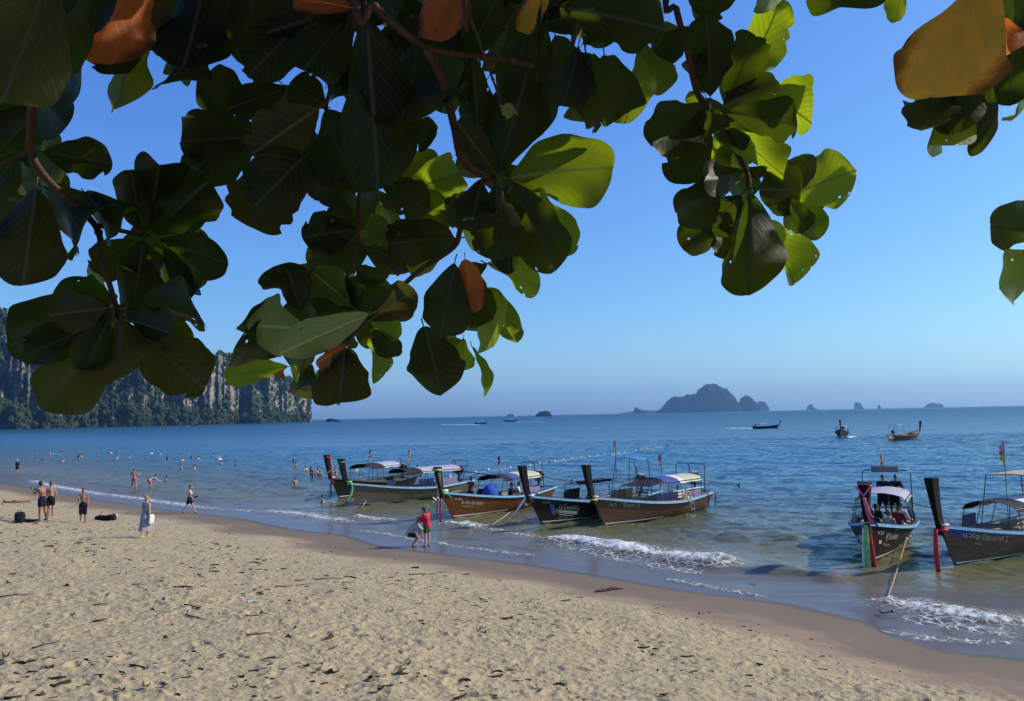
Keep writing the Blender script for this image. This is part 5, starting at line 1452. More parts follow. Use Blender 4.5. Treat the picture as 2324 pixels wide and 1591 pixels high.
def build_engine(root, tilt=R(4), swing=0.0, s=0.10, z=1.25, shaft=3.6):
    """a car engine on a pivot with a long propeller shaft behind and a tiller in front"""
    e = empty('engine', (0, 0, 0), 0, root)
    y = -LEN * (1 - s)
    M = Matrix.Translation((0, y, z)) @ Matrix.Rotation(swing, 4, 'Z') @ Matrix.Rotation(tilt, 4, 'X')
    def part(mb, nm, mt, sm=False):
        mb.v = [tuple(M @ Vector(p)) for p in mb.v]; return mb.build(nm, mt, e, sm)
    m = MB()
    m.box((0, 0, 0.20), (0.38, 0.62, 0.34)); m.box((0, 0.04, 0.44), (0.26, 0.52, 0.16)); m.box((0, 0.36, 0.22), (0.34, 0.10, 0.36)); m.tube([(0.2, 0.1, 0.3), (0.34, 0.0, 0.38), (0.34, -0.3, 0.30)], 0.045, 8)
    m.box((-0.22, -0.05, 0.22), (0.10, 0.30, 0.16)); m.tube([(-0.2, 0.2, 0.46), (-0.32, 0.1, 0.40), (-0.28, -0.2, 0.26)], 0.03, 6)
    for i in range(4): m.tube([(-0.2, 0.18 - 0.12 * i, 0.40), (-0.30, 0.16 - 0.12 * i, 0.30), (-0.22, 0.16 - 0.12 * i, 0.12)], 0.022, 6)
    part(m, 'engine_block', IRON)
    m = MB(); m.box((0.02, 0.02, 0.56), (0.24, 0.48, 0.06)); part(m, 'valve_cover', METAL)
    m = MB(); m.tube([(0.12, 0.22, 0.5), (0.13, 0.22, 0.85), (0.16, 0.30, 1.0)], 0.028, 8); part(m, 'exhaust_pipe', IRON)
    m = MB(); m.ell((0, 0.42, 0.22), (0.17, 0.04, 0.17), 14, 6); part(m, 'fan', IRON)
    m = MB(); m.tube([(0, -0.3, 0.18), (0, -0.7, 0.12), (0, -shaft, -0.28)], [0.06, 0.035, 0.028], 8); part(m, 'propeller_shaft', PIPE)
    m = MB()
    for i in range(3):
        a = i * 2.094
        m.ell((0.10 * math.cos(a), -shaft - 0.05, -0.28 + 0.10 * math.sin(a)), (0.10, 0.015, 0.05), 8, 5, Matrix.Rotation(-a, 3, 'Y'))
    m.ell((0, -shaft - 0.04, -0.28), (0.045, 0.07, 0.045), 8, 6); part(m, 'propeller', IRON)
    m = MB(); m.tube([(0, 0.3, 0.30), (0.03, 0.9, 0.34), (0.05, 1.9, 0.30)], [0.03, 0.024, 0.02], 6); m.tube([(0.05, 1.75, 0.30), (0.05, 1.75, 0.42)], 0.018, 6); part(m, 'tiller', PIPE)
    m = MB(); m.tube([(0, -0.05, 0.02), (0, -0.05, -0.5)], 0.06, 8); m.box((0, -0.05, -0.05), (0.5, 0.30, 0.08)); m.box((0, -0.05, -0.45), (0.6, 0.3, 0.10)); part(m, 'pivot_mount', IRON)
    return e
def ribbon(root, pts, w0, w1, col, flat=0.35):
    P = spline(pts, 4)
    m = MB(); rings = []
    for i, p in enumerate(P):
        f = i / (len(P) - 1); w = w0 + (w1 - w0) * f
        a = Vector((1, 0.25 * math.sin(f * 6), 0)).normalized() * w; b_ = Vector((0, 1, 0)) * w * flat
        if i < len(P) - 1: t = (P[i + 1] - p).normalized()
        if abs(t.x) > 0.75: a = Vector((0, 0, 1)) * w
        rings.append([p + a * math.cos(q) + b_ * math.sin(q) * (1 + 0.3 * math.sin(3 * q + f * 5)) for q in [2 * math.pi * k / 8 for k in range(8)]])
    m.loft(rings, True, True); return m.build('ribbon', RB[col], root, True)
def wrap_ribbon(root, z, y, col, w=0.24, d=0.26, th=0.045):
    w *= 0.68; d *= 0.72; th *= 0.8
    if z > 2.3: y += 0.18
    pts = [(-w, y - d, z), (-w, y + d, z + 0.02), (w, y + d, z + 0.02), (w, y - d, z), (-w, y - d, z)]
    MB().tube(pts, th, 7).build('ribbon', RB[col], root, True)
def build_ladder(root, s, side=-1, l=1.05):
    p = hull_pt(s, 1, side)
    m = MB()
    for dy in (-0.17, 0.17):
        m.tube([p + Vector((-side * 0.12, dy, 0.04)), p + Vector((side * 0.02, dy, 0.16)), p + Vector((side * 0.10, dy, 0.0)), p + Vector((side * 0.26, dy, -l))], 0.018, 6)
    for i in range(4):
        f = 0.12 + 0.86 * i / 3
        c = p + Vector((side * (0.10 + 0.16 * f), 0, -l * f)); m.box(c, (0.05, 0.34, 0.03))
    for dy in (-0.17, 0.17): m.tube([p + Vector((side * 0.24, dy, -l * 0.95)), p + Vector((side * 0.10, dy + 0.42, -l * 0.6))], 0.013, 5)
    return m.build('ladder', METAL, root)
def build_flag(root, x, s, z0, z1, cols, stream=0.3):
    y = -LEN * (1 - s)
    f = MB().tube([(x, y, z0), (x, y, z1)], 0.013, 6).build('flagpole', PIPE, root)
    z = z1
    for col, h_, tri in cols:
        m = MB(); n = 6; ra = []; rb = []
        for i in range(n + 1):
            t = i / n
            hh = h_ * (1 - 0.85 * t) if tri else h_ * (1 - 0.25 * t)
            dx = stream * t; dz = -stream * 0.8 * t * t
            yy = y + 0.05 * math.sin(t * 7)
            ra.append([Vector((x + dx, yy - 0.004, z + dz)), Vector((x + dx, yy + 0.004, z + dz)), Vector((x + dx * 0.8, yy + 0.004, z - hh + dz)), Vector((x + dx * 0.8, yy - 0.004, z - hh + dz))])
        m.loft(ra, True, True); o = m.build('flag', RB[col], f)
        z -= h_ * 1.02
    return f
def side_cloth(root, s0, s1, z0, z1, mat, side=-1, inset=0.10):
    n = 14; rows = []
    for i in range(n + 1):
        s = s0 + (s1 - s0) * i / n
        p = hull_pt(s, 1, side)
        x = p.x - side * (inset + 0.02 * math.sin(i * 2.1)); 
        rows.append([Vector((x, p.y, z0)), Vector((x + side * 0.012, p.y, (z0 + z1) / 2)), Vector((x, p.y, z1 + 0.015 * math.sin(i * 1.7))), Vector((x - side * 0.012, p.y, z1)), Vector((x - side * 0.012, p.y, z0))])
    m = MB(); m.loft(rows, True, True); return m.build('side_cloth', mat, root)
def hull_text(root, text, s_start, z, size, mat=None, side=-1, name='lettering'):
    cu = bpy.data.curves.new('txt', 'FONT'); cu.body = text; cu.size = size; cu.resolution_u = 1
    to = bpy.data.objects.new('txt', cu); COL.objects.link(to)
    dg = bpy.context.evaluated_depsgraph_get(); dg.update()
    me = bpy.data.meshes.new_from_object(to.evaluated_get(dg))
    bpy.data.objects.remove(to); bpy.data.curves.remove(cu)
    if len(me.vertices) == 0: return None
    bm = bmesh.new(); bm.from_mesh(me)
    bmesh.ops.subdivide_edges(bm, edges=[e for e in bm.edges if e.calc_length() > size * 0.5], cuts=2) if False else None
    for v in bm.verts:
        y = v.co.x; zz = z + v.co.y
        s = s_start - y / LEN
        # the rim rises towards the bow: keep the line parallel to the rim
        dz = hull_dims(s)[1] - hull_dims(s_start)[1]
        q = zz + dz * 0.9
        v.co = hull_pt(s, z_to_u(s, q), side, 0.022)
    bm.to_mesh(me); bm.free(); me.name = name
    me.materials.clear(); me.materials.append(mat or LETTER)
    return mesh_obj(name, me, None, root)
def patch(root, s0, s1, z0, z1, mat, side=-1, name='painted_panel'):
    A = []; n = 8
    m = MB(); rows = []
    for i in range(n + 1):
        s = s0 + (s1 - s0) * i / n
        rows.append([hull_pt(s, z_to_u(s, z0 + (z1 - z0) * k / 4 + hull_dims(s)[1] - hull_dims(s0)[1]), side, 0.016) for k in range(5)])
    m.loft(rows, False, False); return m.build(name, mat, root)
def boat_root(label, bow, direc, name='longtail_boat', group='longtail boats moored off the beach', pitch=0.0, roll=0.0):
    """bow: point of the picture where the stem meets the water; direc: ground direction from bow to stern"""
    p = at_z(bow[0], bow[1], 0.0) if not isinstance(bow, Vector) else bow
    rz = math.atan2(-direc[0] * -1, -direc[1]) if False else math.atan2(direc[0], -direc[1])
    r = empty(name, p, rz); r.rotation_euler = (pitch, roll, rz)
    tag(r, label, 'boat', group); return r
def hoop(root, s, z1, w, mat=PIPE, rad=0.022):
    y = -LEN * (1 - s); p = hull_pt(s, 1, 1)
    return MB().tube([(-p.x + 0.08, y, p.z), (-w, y, z1 - 0.12), (-w + 0.12, y, z1), (w - 0.12, y, z1), (w, y, z1 - 0.12), (p.x - 0.08, y, p.z)], rad, 6).build('hoop_frame', mat, root)
def roof_frame(root, s0, s1, z1, w, mat, top_mat):
    m = MB()
    y0, y1 = -LEN * (1 - s0), -LEN * (1 - s1)
    for y, s in ((y0, s0), (y1, s1)):
        for sd in (-1, 1): MB().tube([hull_pt(s, 1, sd) + Vector((-sd * 0.08, 0, 0)), (sd * w, y, z1)], 0.02, 6).build('pole', mat, root)
    rings = []
    for i in range(7):
        y = y0 - 0.15 + (y1 - y0 + 0.3) * i / 6
        rings.append([Vector((a * (w + 0.1), y, z1 + 0.06 * (1 - a * a) + dz)) for a, dz in ((-1, 0), (-0.5, 0), (0, 0), (0.5, 0), (1, 0), (1, -0.04), (0, -0.04), (-1, -0.04))])
    MB().loft(rings, True, True).build('stern_roof', top_mat, root)

# A: leftmost, dark hull, mostly behind the next one
r = boat_root('black hulled longtail boat, leftmost, with red ribbon hanging from its prow', (769, 1131), (0.40, 0.917))
build_hull(r, W_BLACK, RIM_DARK); b0 = build_prow(r, 1.55, 0.9); build_canopy(r, 0.30, 0.72, 1.95, [(0.45, CL['black']), (1.0, CL['lilac'])]); build_engine(r, R(5), R(8))
ribbon(r, [b0 + Vector((-0.2, 0.45, 1.45)), b0 + Vector((-0.42, 0.62, 0.9)), b0 + Vector((-0.55, 0.7, 0.1)), b0 + Vector((-0.6, 0.7, -0.35))], 0.05, 0.10, 'red'); wrap_ribbon(r, b0.z + 1.38, b0.y + 0.28, 'red', 0.22, 0.25, 0.05)
ribbon(r, [b0 + Vector((-0.1, 0.2, -0.1)), b0 + Vector((-0.2, 0.28, -0.5)), b0 + Vector((-0.2, 0.3, -1.25))], 0.05, 0.08, 'blue'); ribbon(r, [b0 + Vector((-0.02, 0.25, -0.1)), b0 + Vector((-0.1, 0.33, -0.5)), b0 + Vector((-0.1, 0.34, -1.3))], 0.04, 0.06, 'green'); wrap_ribbon(r, b0.z + 0.02, b0.y - 0.05, 'white', 0.2, 0.24, 0.05)
patch(r, 0.90, 0.84, 0.62, 0.85, WHITE_P); hull_text(r, 'น.15', 0.93, 0.95, 0.26)
build_flag(r, 0.0, 0.60, 1.9, 3.0, [('red', 0.22, False), ('white', 0.1, False), ('blue', 0.12, False), ('yellow', 0.42, True)], -0.28)
# B: weathered grey boat
r = boat_root('weathered grey brown longtail boat with pale blue rim and long grey canopy', (814, 1148), (0.66, 0.75))
build_hull(r, W_GREY, RIM_BLUE); b0 = build_prow(r, 1.5, 0.8); build_canopy(r, 0.14, 0.66, 1.90, [(0.28, CL['black']), (1.0, CL['lilac'])], 0.2); build_engine(r, R(3), R(-24), 0.07, 1.45, 3.9)
ribbon(r, [b0 + Vector((-0.12, -0.15, 0.05)), b0 + Vector((-0.22, -0.2, -0.35)), b0 + Vector((-0.3, 0.05, -0.8)), b0 + Vector((-0.25, 0.25, -1.05))], 0.09, 0.13, 'green'); wrap_ribbon(r, b0.z + 0.08, b0.y - 0.08, 'green', 0.2, 0.24, 0.055); wrap_ribbon(r, b0.z + 1.30, b0.y + 0.26, 'green', 0.2, 0.24, 0.025)
MB().tube([b0 + Vector((-0.1, 0.52, 1.18)), b0 + Vector((0.1, 0.95, 0.95)), b0 + Vector((0.2, 1.3, 0.7))], 0.02, 6).build('ribbon', RB['green'], r)
side_cloth(r, 0.18, 0.34, 0.86, 1.32, CL['purple']); side_cloth(r, 0.35, 0.40, 0.86, 1.34, BLUE); side_cloth(r, 0.42, 0.56, 0.85, 1.38, CL['navy'], -1, 0.2); side_cloth(r, 0.58, 0.66, 0.9, 1.30, CL['lilac'], 1)
build_ladder(r, 0.40)
m = MB(); y = -LEN * 0.88; m.tube([(-0.75, y, 0.85), (-0.8, y - 0.7, 2.35), (0.8, y - 0.7, 2.35), (0.75, y, 0.85)], 0.02, 6); m.tube([(-0.8, y - 0.7, 2.35), (-0.8, y + 0.9, 2.38)], 0.02, 6); m.build('hoop_frame', PIPE, r)
build_flag(r, 0.1, 0.55, 2.0, 3.2, [('red', 0.2, False), ('white', 0.14, False), ('yellow', 0.5, True)], -0.2)
# C: orange varnished boat
r = boat_root('orange brown varnished longtail boat with green garland round its prow', (1028, 1177), (0.55, 0.835))
build_hull(r, W_ORANGE, RIM_BLUE); b0 = build_prow(r, 1.35, 0.9, wood('prow_maroon', (0.03, 0.009, 0.008), (0.06, 0.015, 0.012), 0.45)); build_canopy(r, 0.20, 0.62, 1.85, [(0.22, CL['black']), (0.46, CL['blue']), (1.0, CL['cream'])]); build_engine(r, R(2), R(-4), 0.08, 1.45, 3.6)
wrap_ribbon(r, b0.z + 1.18, b0.y + 0.26, 'green', 0.22, 0.25, 0.07); ribbon(r, [b0 + Vector((-0.2, 0.5, 1.05)), b0 + Vector((-0.2, 0.42, 0.7)), b0 + Vector((-0.16, 0.3, 0.35))], 0.07, 0.04, 'green')
for dz, cl in ((0.10, 'white'), (0.02, 'green'), (-0.06, 'green')): wrap_ribbon(r, b0.z + dz, b0.y - 0.1, cl, 0.21, 0.27, 0.05)
ribbon(r, [b0 + Vector((-0.15, -0.25, -0.05)), b0 + Vector((-0.33, -0.7, 0.0)), b0 + Vector((-0.42, -1.1, 0.02)), b0 + Vector((-0.40, -1.4, -0.02))], 0.06, 0.05, 'white'); ribbon(r, [b0 + Vector((-0.18, -0.15, -0.12)), b0 + Vector((-0.30, -0.35, -0.28)), b0 + Vector((-0.32, -0.4, -0.45))], 0.09, 0.04, 'green')
ribbon(r, [b0 + Vector((-0.12, 0.30, -0.3)), b0 + Vector((-0.2, 0.45, -0.9)), b0 + Vector((-0.25, 0.5, -1.45))], 0.045, 0.06, 'red'); ribbon(r, [b0 + Vector((0.12, 0.25, -0.3)), b0 + Vector((0.14, 0.3, -0.9)), b0 + Vector((0.14, 0.3, -1.35))], 0.03, 0.045, 'blue')
hull_text(r, 'น.46', 0.955, 1.02, 0.20); hull_text(r, 'ส.ประสิทธิ์ชัย', 0.925, 0.76, 0.25); hull_text(r, 'ท่องเที่ยวอ่าวนาง', 0.925, 0.60, 0.10)
side_cloth(r, 0.22, 0.42, 0.84, 1.18, CL['purple']); side_cloth(r, 0.44, 0.60, 0.86, 1.2, CL['black'], 1)
m = MB(); m.tube([(0, -LEN * 0.78 + 0, 1.0), (0, -LEN * 0.78, 1.05)], 0.3, 8); m = MB(); m.ell((-0.25, -LEN * 0.335, 1.05), (0.42, 0.55, 0.55), 14, 9); m.build('tarpaulin', BLUE, r, True)
build_flag(r, 0.0, 0.52, 1.9, 3.1, [('blue', 0.26, False), ('red', 0.22, False), ('yellow', 0.24, True)], 0.14)
hoop(r, 0.16, 2.55, 0.75)
# D: dark painted boat
r = boat_root('dark longtail boat with painted bow panels and tall sky blue stern roof', (1229, 1190), (0.68, 0.73))
build_hull(r, W_DARK, RIM_BLUE); b0 = build_prow(r, 1.5, 0.9); build_engine(r, R(3), R(-4), 0.08, 1.35, 3.4)
m = MB(); zz = 1.75
for y, s in ((-LEN * 0.32, 0.68), (-LEN * 0.46, 0.54), (-LEN * 0.60, 0.40), (-LEN * 0.74, 0.26)):
    for sd in (-1, 1): m.tube([hull_pt(s, 1, sd) + Vector((-sd * 0.07, 0, 0)), (sd * 0.9, y, zz)], 0.018, 6)
    m.tube([(-0.9, y, zz), (0.9, y, zz)], 0.016, 6)
for sd in (-1, 1): m.tube([(sd * 0.9, -LEN * 0.31, zz), (sd * 0.9, -LEN * 0.80, zz)], 0.018, 6)
m.build('canopy_frame', PIPE, r)
MB().loft([[Vector((a * 0.35 + 0.2, -LEN * 0.36 - 2.4 * t, 1.80 + 0.07 * math.cos(q) * (1 if a else 0.5))) for a, q in ((-1, 0), (-0.4, 0), (0.4, 0), (1, 0), (0.6, 3.1), (-0.6, 3.1))] for t in (0, 0.3, 0.6, 1)], True, True).build('rolled_canopy', CL['black'], r)
side_cloth(r, 0.30, 0.52, 0.86, 1.35, CL['black'], -1, 0.25); side_cloth(r, 0.56, 0.70, 0.9, 1.45, CL['black'], 1, 0.3)
roof_frame(r, 0.24, 0.10, 2.85, 0.62, PIPE, CL['sky'])
wrap_ribbon(r, b0.z + 0.02, b0.y - 0.08, 'white', 0.2, 0.25, 0.06); ribbon(r, [b0 + Vector((-0.16, -0.3, 0.08)), b0 + Vector((-0.25, -0.32, 0.22)), b0 + Vector((-0.2, -0.36, 0.05))], 0.06, 0.05, 'peach')
ribbon(r, [b0 + Vector((0.05, 0.2, -0.05)), b0 + Vector((0.22, 0.42, -0.45)), b0 + Vector((0.45, 0.62, -0.85)), b0 + Vector((0.62, 0.80, -1.05))], 0.07, 0.05, 'white')
hull_text(r, 'น.30', 0.955, 1.07, 0.17); hull_text(r, 'นำโชคศิริ', 0.885, 0.72, 0.30); patch(r, 0.885, 0.775, 0.50, 0.66, WHITE_P); hull_text(r, 'Namchok', 0.88, 0.52, 0.16, PIPE); patch(r, 0.885, 0.80, 0.40, 0.44, WHITE_P)
patch(r, 0.925, 0.905, 0.45, 1.0, plain('panel_blue', (0.05, 0.12, 0.30), 0.5, var=0.4, scale=3)); patch(r, 0.90, 0.89, 0.5, 0.72, plain('panel_gold', (0.30, 0.20, 0.05), 0.5, var=0.4, scale=3)); patch(r, 0.895, 0.83, 0.22, 0.36, plain('panel_teal', (0.03, 0.13, 0.12), 0.5, var=0.4, scale=3))
build_ladder(r, 0.66); build_flag(r, 0.2, 0.30, 1.8, 3.9, [('pink', 0.40, False), ('yellow', 0.5, True)], 0.12)
# E: brown boat
r = boat_root('brown longtail boat with blue and cream canopy and purple side cloth', (1372, 1194.5), (0.66, 0.75))
build_hull(r, W_BROWN, RIM_BLUE); b0 = build_prow(r, 1.55, 0.85); build_canopy(r, 0.16, 0.55, 1.85, [(0.36, CL['blue']), (0.5, CL['white']), (1.0, CL['cream'])], 0.2); build_engine(r, R(2), R(-14), 0.08, 1.5, 3.6)
m = MB(); m.tube([(-0.9, -LEN * 0.30, 1.72), (-0.9, -LEN * 0.46, 1.85)], 0.018, 6); m.tube([(0.9, -LEN * 0.30, 1.72), (0.9, -LEN * 0.46, 1.85)], 0.018, 6); m.tube([(-0.9, -LEN * 0.30, 1.72), (0.9, -LEN * 0.30, 1.72)], 0.018, 6)
for sd in (-1, 1): m.tube([hull_pt(0.7, 1, sd), (sd * 0.9, -LEN * 0.30, 1.72)], 0.018, 6)
m.build('canopy_frame', PIPE, r)
MB().loft([[Vector((a * 0.9, -LEN * 0.31 - 1.3 * t, 1.73 + 0.10 * t + 0.16 * t * (1 - a * a) + d)) for a, d in ((-1, 0), (-0.5, 0), (0, 0), (0.5, 0), (1, 0), (1, -0.015), (0, -0.015), (-1, -0.015))] for t in (0, 0.5, 1)], True, True).build('canopy', CL['black'], r)
side_cloth(r, 0.16, 0.34, 0.88, 1.24, CL['purple']); side_cloth(r, 0.44, 0.64, 0.86, 1.30, CL['navy'], -1, 0.25)
m = MB()
for z in (0.95, 1.12, 1.28): m.box((-0.78, -LEN * 0.60, z), (0.05, 1.1, 0.05))
m.box((-0.80, -LEN * 0.78, 1.30), (0.05, 1.9, 0.05)); m.build('side_rail', WHITE_P, r)
build_ladder(r, 0.36, -1, 1.15); hoop(r, 0.12, 2.55, 0.9)
wrap_ribbon(r, b0.z + 0.02, b0.y - 0.08, 'peach', 0.2, 0.25, 0.06); ribbon(r, [b0 + Vector((-0.16, -0.3, 0.0)), b0 + Vector((-0.25, -0.34, 0.28)), b0 + Vector((-0.22, -0.4, 0.02))], 0.06, 0.05, 'white'); wrap_ribbon(r, b0.z - 0.12, b0.y - 0.02, 'yellow', 0.18, 0.23, 0.05)
hull_text(r, 'น.2', 0.94, 0.98, 0.24); hull_text(r, 'จันดา 3', 0.875, 0.88, 0.30); build_flag(r, 0.1, 0.42, 1.9, 3.2, [('pink', 0.42, False), ('yellow', 0.36, True)], 0.16)
m = MB()
for s in (0.12, 0.02): 
    p = hull_pt(s, 1, -1); m.tube([p + Vector((0.1, 0, 0.05)), p + Vector((-0.09, 0, 0.05)), p + Vector((-0.12, 0, -0.3)), p + Vector((-0.10, 0.05, -0.75))], 0.03, 7)
m.build('tyre_rope', IRON, r)
# F: boat that faces the camera
r = boat_root('dark brown longtail boat facing the beach, crowded with passengers', (1979, 1276), (0.47, 0.883))
FB = r
build_hull(r, W_DARK, RIM_BLUE); b0 = build_prow(r, 1.45, 1.9); build_canopy(r, 0.22, 0.56, 1.85, [(1.0, CL['lilac'])], 0.2); build_engine(r, R(3), R(-30), 0.07, 1.2, 3.2)
hoop(r, 0.24, 2.75, 0.95)
sp_ = empty('solar_panel', (0, 0, 0), 0, r); MB().box((0.05, -LEN * 0.76, 2.80), (1.05, 0.05, 0.30), Matrix.Rotation(R(-28), 3, 'X')).build('frame', plain('panel_frame', (0.22, 0.06, 0.05), 0.6), sp_); MB().box((0.05, -LEN * 0.755 + 0.03, 2.81), (0.96, 0.06, 0.23), Matrix.Rotation(R(-28), 3, 'X')).build('panel', plain('solar_glass', (0.12, 0.14, 0.19), 0.2), sp_)
ribbon(r, [b0 + Vector((0.0, 0.62, 0.95)), b0 + Vector((-0.10, 0.50, 0.45)), b0 + Vector((-0.20, 0.25, 0.0))], 0.05, 0.10, 'pink'); ribbon(r, [b0 + Vector((-0.02, 0.60, 0.85)), b0 + Vector((-0.16, 0.45, 0.3)), b0 + Vector((-0.34, 0.2, -0.05))], 0.04, 0.05, 'blue'); wrap_ribbon(r, b0.z + 1.38, b0.y + 0.24, 'pink', 0.26, 0.27, 0.045); wrap_ribbon(r, b0.z + 0.05, b0.y - 0.02, 'white', 0.24, 0.28, 0.055)
MB().tube([b0 + Vector((-0.26, 0.74, 1.36)), b0 + Vector((0.0, 0.68, 1.0)), b0 + Vector((0.26, 0.74, 1.36))], 0.04, 7).build('ribbon', RB['pink'], r)
ribbon(r, [b0 + Vector((0.0, 0.40, 0.0)), b0 + Vector((0.0, 0.46, -0.5)), b0 + Vector((0.0, 0.44, -1.3)), b0 + Vector((0.0, 0.42, -1.62))], 0.07, 0.13, 'green', 0.6); ribbon(r, [b0 + Vector((0.08, 0.38, -0.1)), b0 + Vector((0.10, 0.42, -0.7)), b0 + Vector((0.12, 0.40, -1.55))], 0.05, 0.08, 'white', 0.6); ribbon(r, [b0 + Vector((-0.08, 0.36, -0.1)), b0 + Vector((-0.14, 0.38, -0.7)), b0 + Vector((-0.19, 0.36, -1.45))], 0.05, 0.09, 'red', 0.6)
for sd in (-1, 1):
    hull_text(r, 'น.26', 0.955 if sd < 0 else 0.90, 1.0, 0.20, None, -1) if sd < 0 else None
hull_text(r, 'สุวิมลพร', 0.90, 0.74, 0.32); hull_text(r, 'ทัวร์ 4 เกาะ', 0.91, 0.50, 0.14); patch(r, 0.945, 0.925, 0.62, 0.76, LETTER); hull_text(r, 'บ.1', 0.83, 0.96, 0.18)
patch(r, 0.93, 0.88, 0.62, 0.9, LETTER, 1); patch(r, 0.86, 0.80, 0.62, 0.75, LETTER, 1)
build_flag(r, 0.05, 0.28, 2.75, 3.5, [('peach', 0.3, False), ('pink', 0.2, False)], 0.12)
MB().tube([hull_pt(0.86, 1, 1) + Vector((-0.1, 0, 0)), hull_pt(0.86, 1, 1) + Vector((-0.1, 0, 0.55)), hull_pt(0.86, 1, 1) + Vector((0.2, 0.1, 0.6)), hull_pt(0.86, 1, 1) + Vector((-0.4, 0.0, 0.66))], 0.016, 6).build('anchor', PIPE, r)
# G: right edge
r = boat_root('brown longtail boat at the right edge with tall flagpole and beige stern roof', (2167, 1286), (0.77, 0.64))
build_hull(r, W_TAUPE, RIM_BLUE); b0 = build_prow(r, 1.62, 1.1); build_canopy(r, 0.20, 0.68, 1.75, [(0.30, CL['black']), (0.62, CL['white']), (1.0, CL['cream'])], 0.22); build_engine(r, R(2), R(4), 0.07, 1.7, 3.6)
roof_frame(r, 0.46, 0.10, 2.75, 0.85, PIPE, CL['beige'])
wrap_ribbon(r, b0.z + 0.02, b0.y - 0.08, 'peach', 0.2, 0.25, 0.05); wrap_ribbon(r, b0.z - 0.14, b0.y - 0.05, 'red', 0.2, 0.27, 0.055); ribbon(r, [b0 + Vector((0.02, 0.35, -0.1)), b0 + Vector((0.0, 0.42, -0.7)), b0 + Vector((-0.02, 0.42, -1.3)), b0 + Vector((-0.04, 0.40, -1.62))], 0.07, 0.10, 'red')
p0, p1 = hull_pt(0.965, 0.9, -1, 0.03), hull_pt(0.90, 0.98, -1, 0.03)
patch(r, 0.985, 0.905, 1.16, 1.32, RB['blue'], -1, 'blue_sash')
side_cloth(r, 0.52, 0.66, 0.92, 1.35, CL['purple'], 1); side_cloth(r, 0.24, 0.42, 0.86, 1.25, CL['purple']); m = MB(); m.box((0, -LEN * 0.42, 0.98), (1.5, 0.7, 0.06)); m.build('bench', DECK, r)
hull_text(r, 'น.25', 0.94, 1.02, 0.24); hull_text(r, 'ส.ปิยะมาศ 2', 0.895, 0.88, 0.30); hull_text(r, 'นำเที่ยว', 0.90, 0.72, 0.10)
build_flag(r, -0.35, 0.60, 0.9, 4.05, [('peach', 0.22, False), ('pink', 0.20, False), ('yellow', 0.46, True)], 0.17)
build_ladder(r, 0.56)

# mooring lines
def rope(px0, z0, px1, z1, label, sag=0.12, rad=0.022):
    a = px0 if isinstance(px0, Vector) else at_z(px0[0], px0[1], z0); b_ = at_z(px1[0], px1[1], z1)
    P = []
    for i in range(17):
        f = i / 16; p = a.lerp(b_, f); p.z -= sag * 4 * f * (1 - f); P.append(p)
    o = MB().tube(P, rad, 6).build('mooring_rope', ROPE, None, True); return tag(o, label, 'rope')
bpy.context.view_layer.update(); rope(FB.matrix_world @ hull_pt(0.60, z_to_u(0.60, 0.42), -1, 0.02), 0, (2003, 1392), 0.04, 'pale taut rope from the boat facing the beach to the sand', 0.06, 0.015)
rope((1157, 1163), 0.42, (1066, 1212), 0.0, 'pale rope running from the dark painted boat to the shallows')
rope((848, 1103), 0.95, (822, 1152), 0.0, 'thin rope hanging from the grey boat rim into the water', 0.02, 0.018)
rope((1255, 1182), 0.5, (1168, 1205), 0.02, 'slack rope under the ladder of the dark painted boat', 0.1)
# anchor where the rope meets the sand
p = at_z(2003, 1393, 0.06); m = MB(); m.tube([(0, 0, 0.02), (0.24, 0, 0.05)], 0.018, 6); m.tube([(-0.04, -0.11, 0.06), (0.0, 0, 0.02), (-0.04, 0.11, 0.06)], 0.018, 6); m.ell((0.25, 0, 0.055), (0.04, 0.016, 0.04), 8, 5)
o = m.build('anchor', IRON, None); o.location = p; tag(o, 'small dark anchor at the rope end in the swash', 'anchor')

# ------------------------------------------------------------------ passengers and boatmen
def in_boat(root, s, x, z): return root.matrix_basis @ Vector((x, -LEN * (1 - s), z))
SIT = lambda h=1.7, ln=0.1: skeleton(h, ln, ((1.45, 0.1, 1.45), (1.45, 0.1, 1.45)), ((0.5, 0.15, 0.8), (0.5, 0.15, 0.8)), 0.1, sitz=0.10)
PS = 'passengers in the boat facing the beach'
bpy.context.view_layer.update()
rzF = FB.rotation_euler.z
for s, x, sk, ha, wear, lb in ((0.70, -0.35, 'fair', 'brown', [('trunks', 'shorts', NAVY)], 'passenger with bare shoulders in the front of the crowded boat'), (0.70, 0.20, 'dark', 'black', [('shirt', 'shirt', BLACK)], 'dark haired passenger in black beside the bare shouldered one'),
                              (0.72, 0.50, 'tan', 'black', [('shirt', 'shirt', MAROON)], 'passenger nearest the prow of the crowded boat'), (0.50, -0.55, 'fair', 'brown', [('shirt', 'shirt', MAROON)], 'passenger in dark red under the crowded canopy'), (0.42, -0.60, 'fair', 'blond', [('shirt', 'shirt', WHITE)], 'passenger in white at the back of the crowded boat'), (0.46, 0.3, 'dark', 'black', [('shirt', 'shirt', BLACK)], 'passenger in black in the shade of the crowded canopy')):
    q = make_person(lb, SIT(), sk, ha, 'short', wear, voxel=0.018, group=PS); put(q, in_boat(FB, s, x, 0.60), rzF + (R(180) if x > 0 else R(160)))
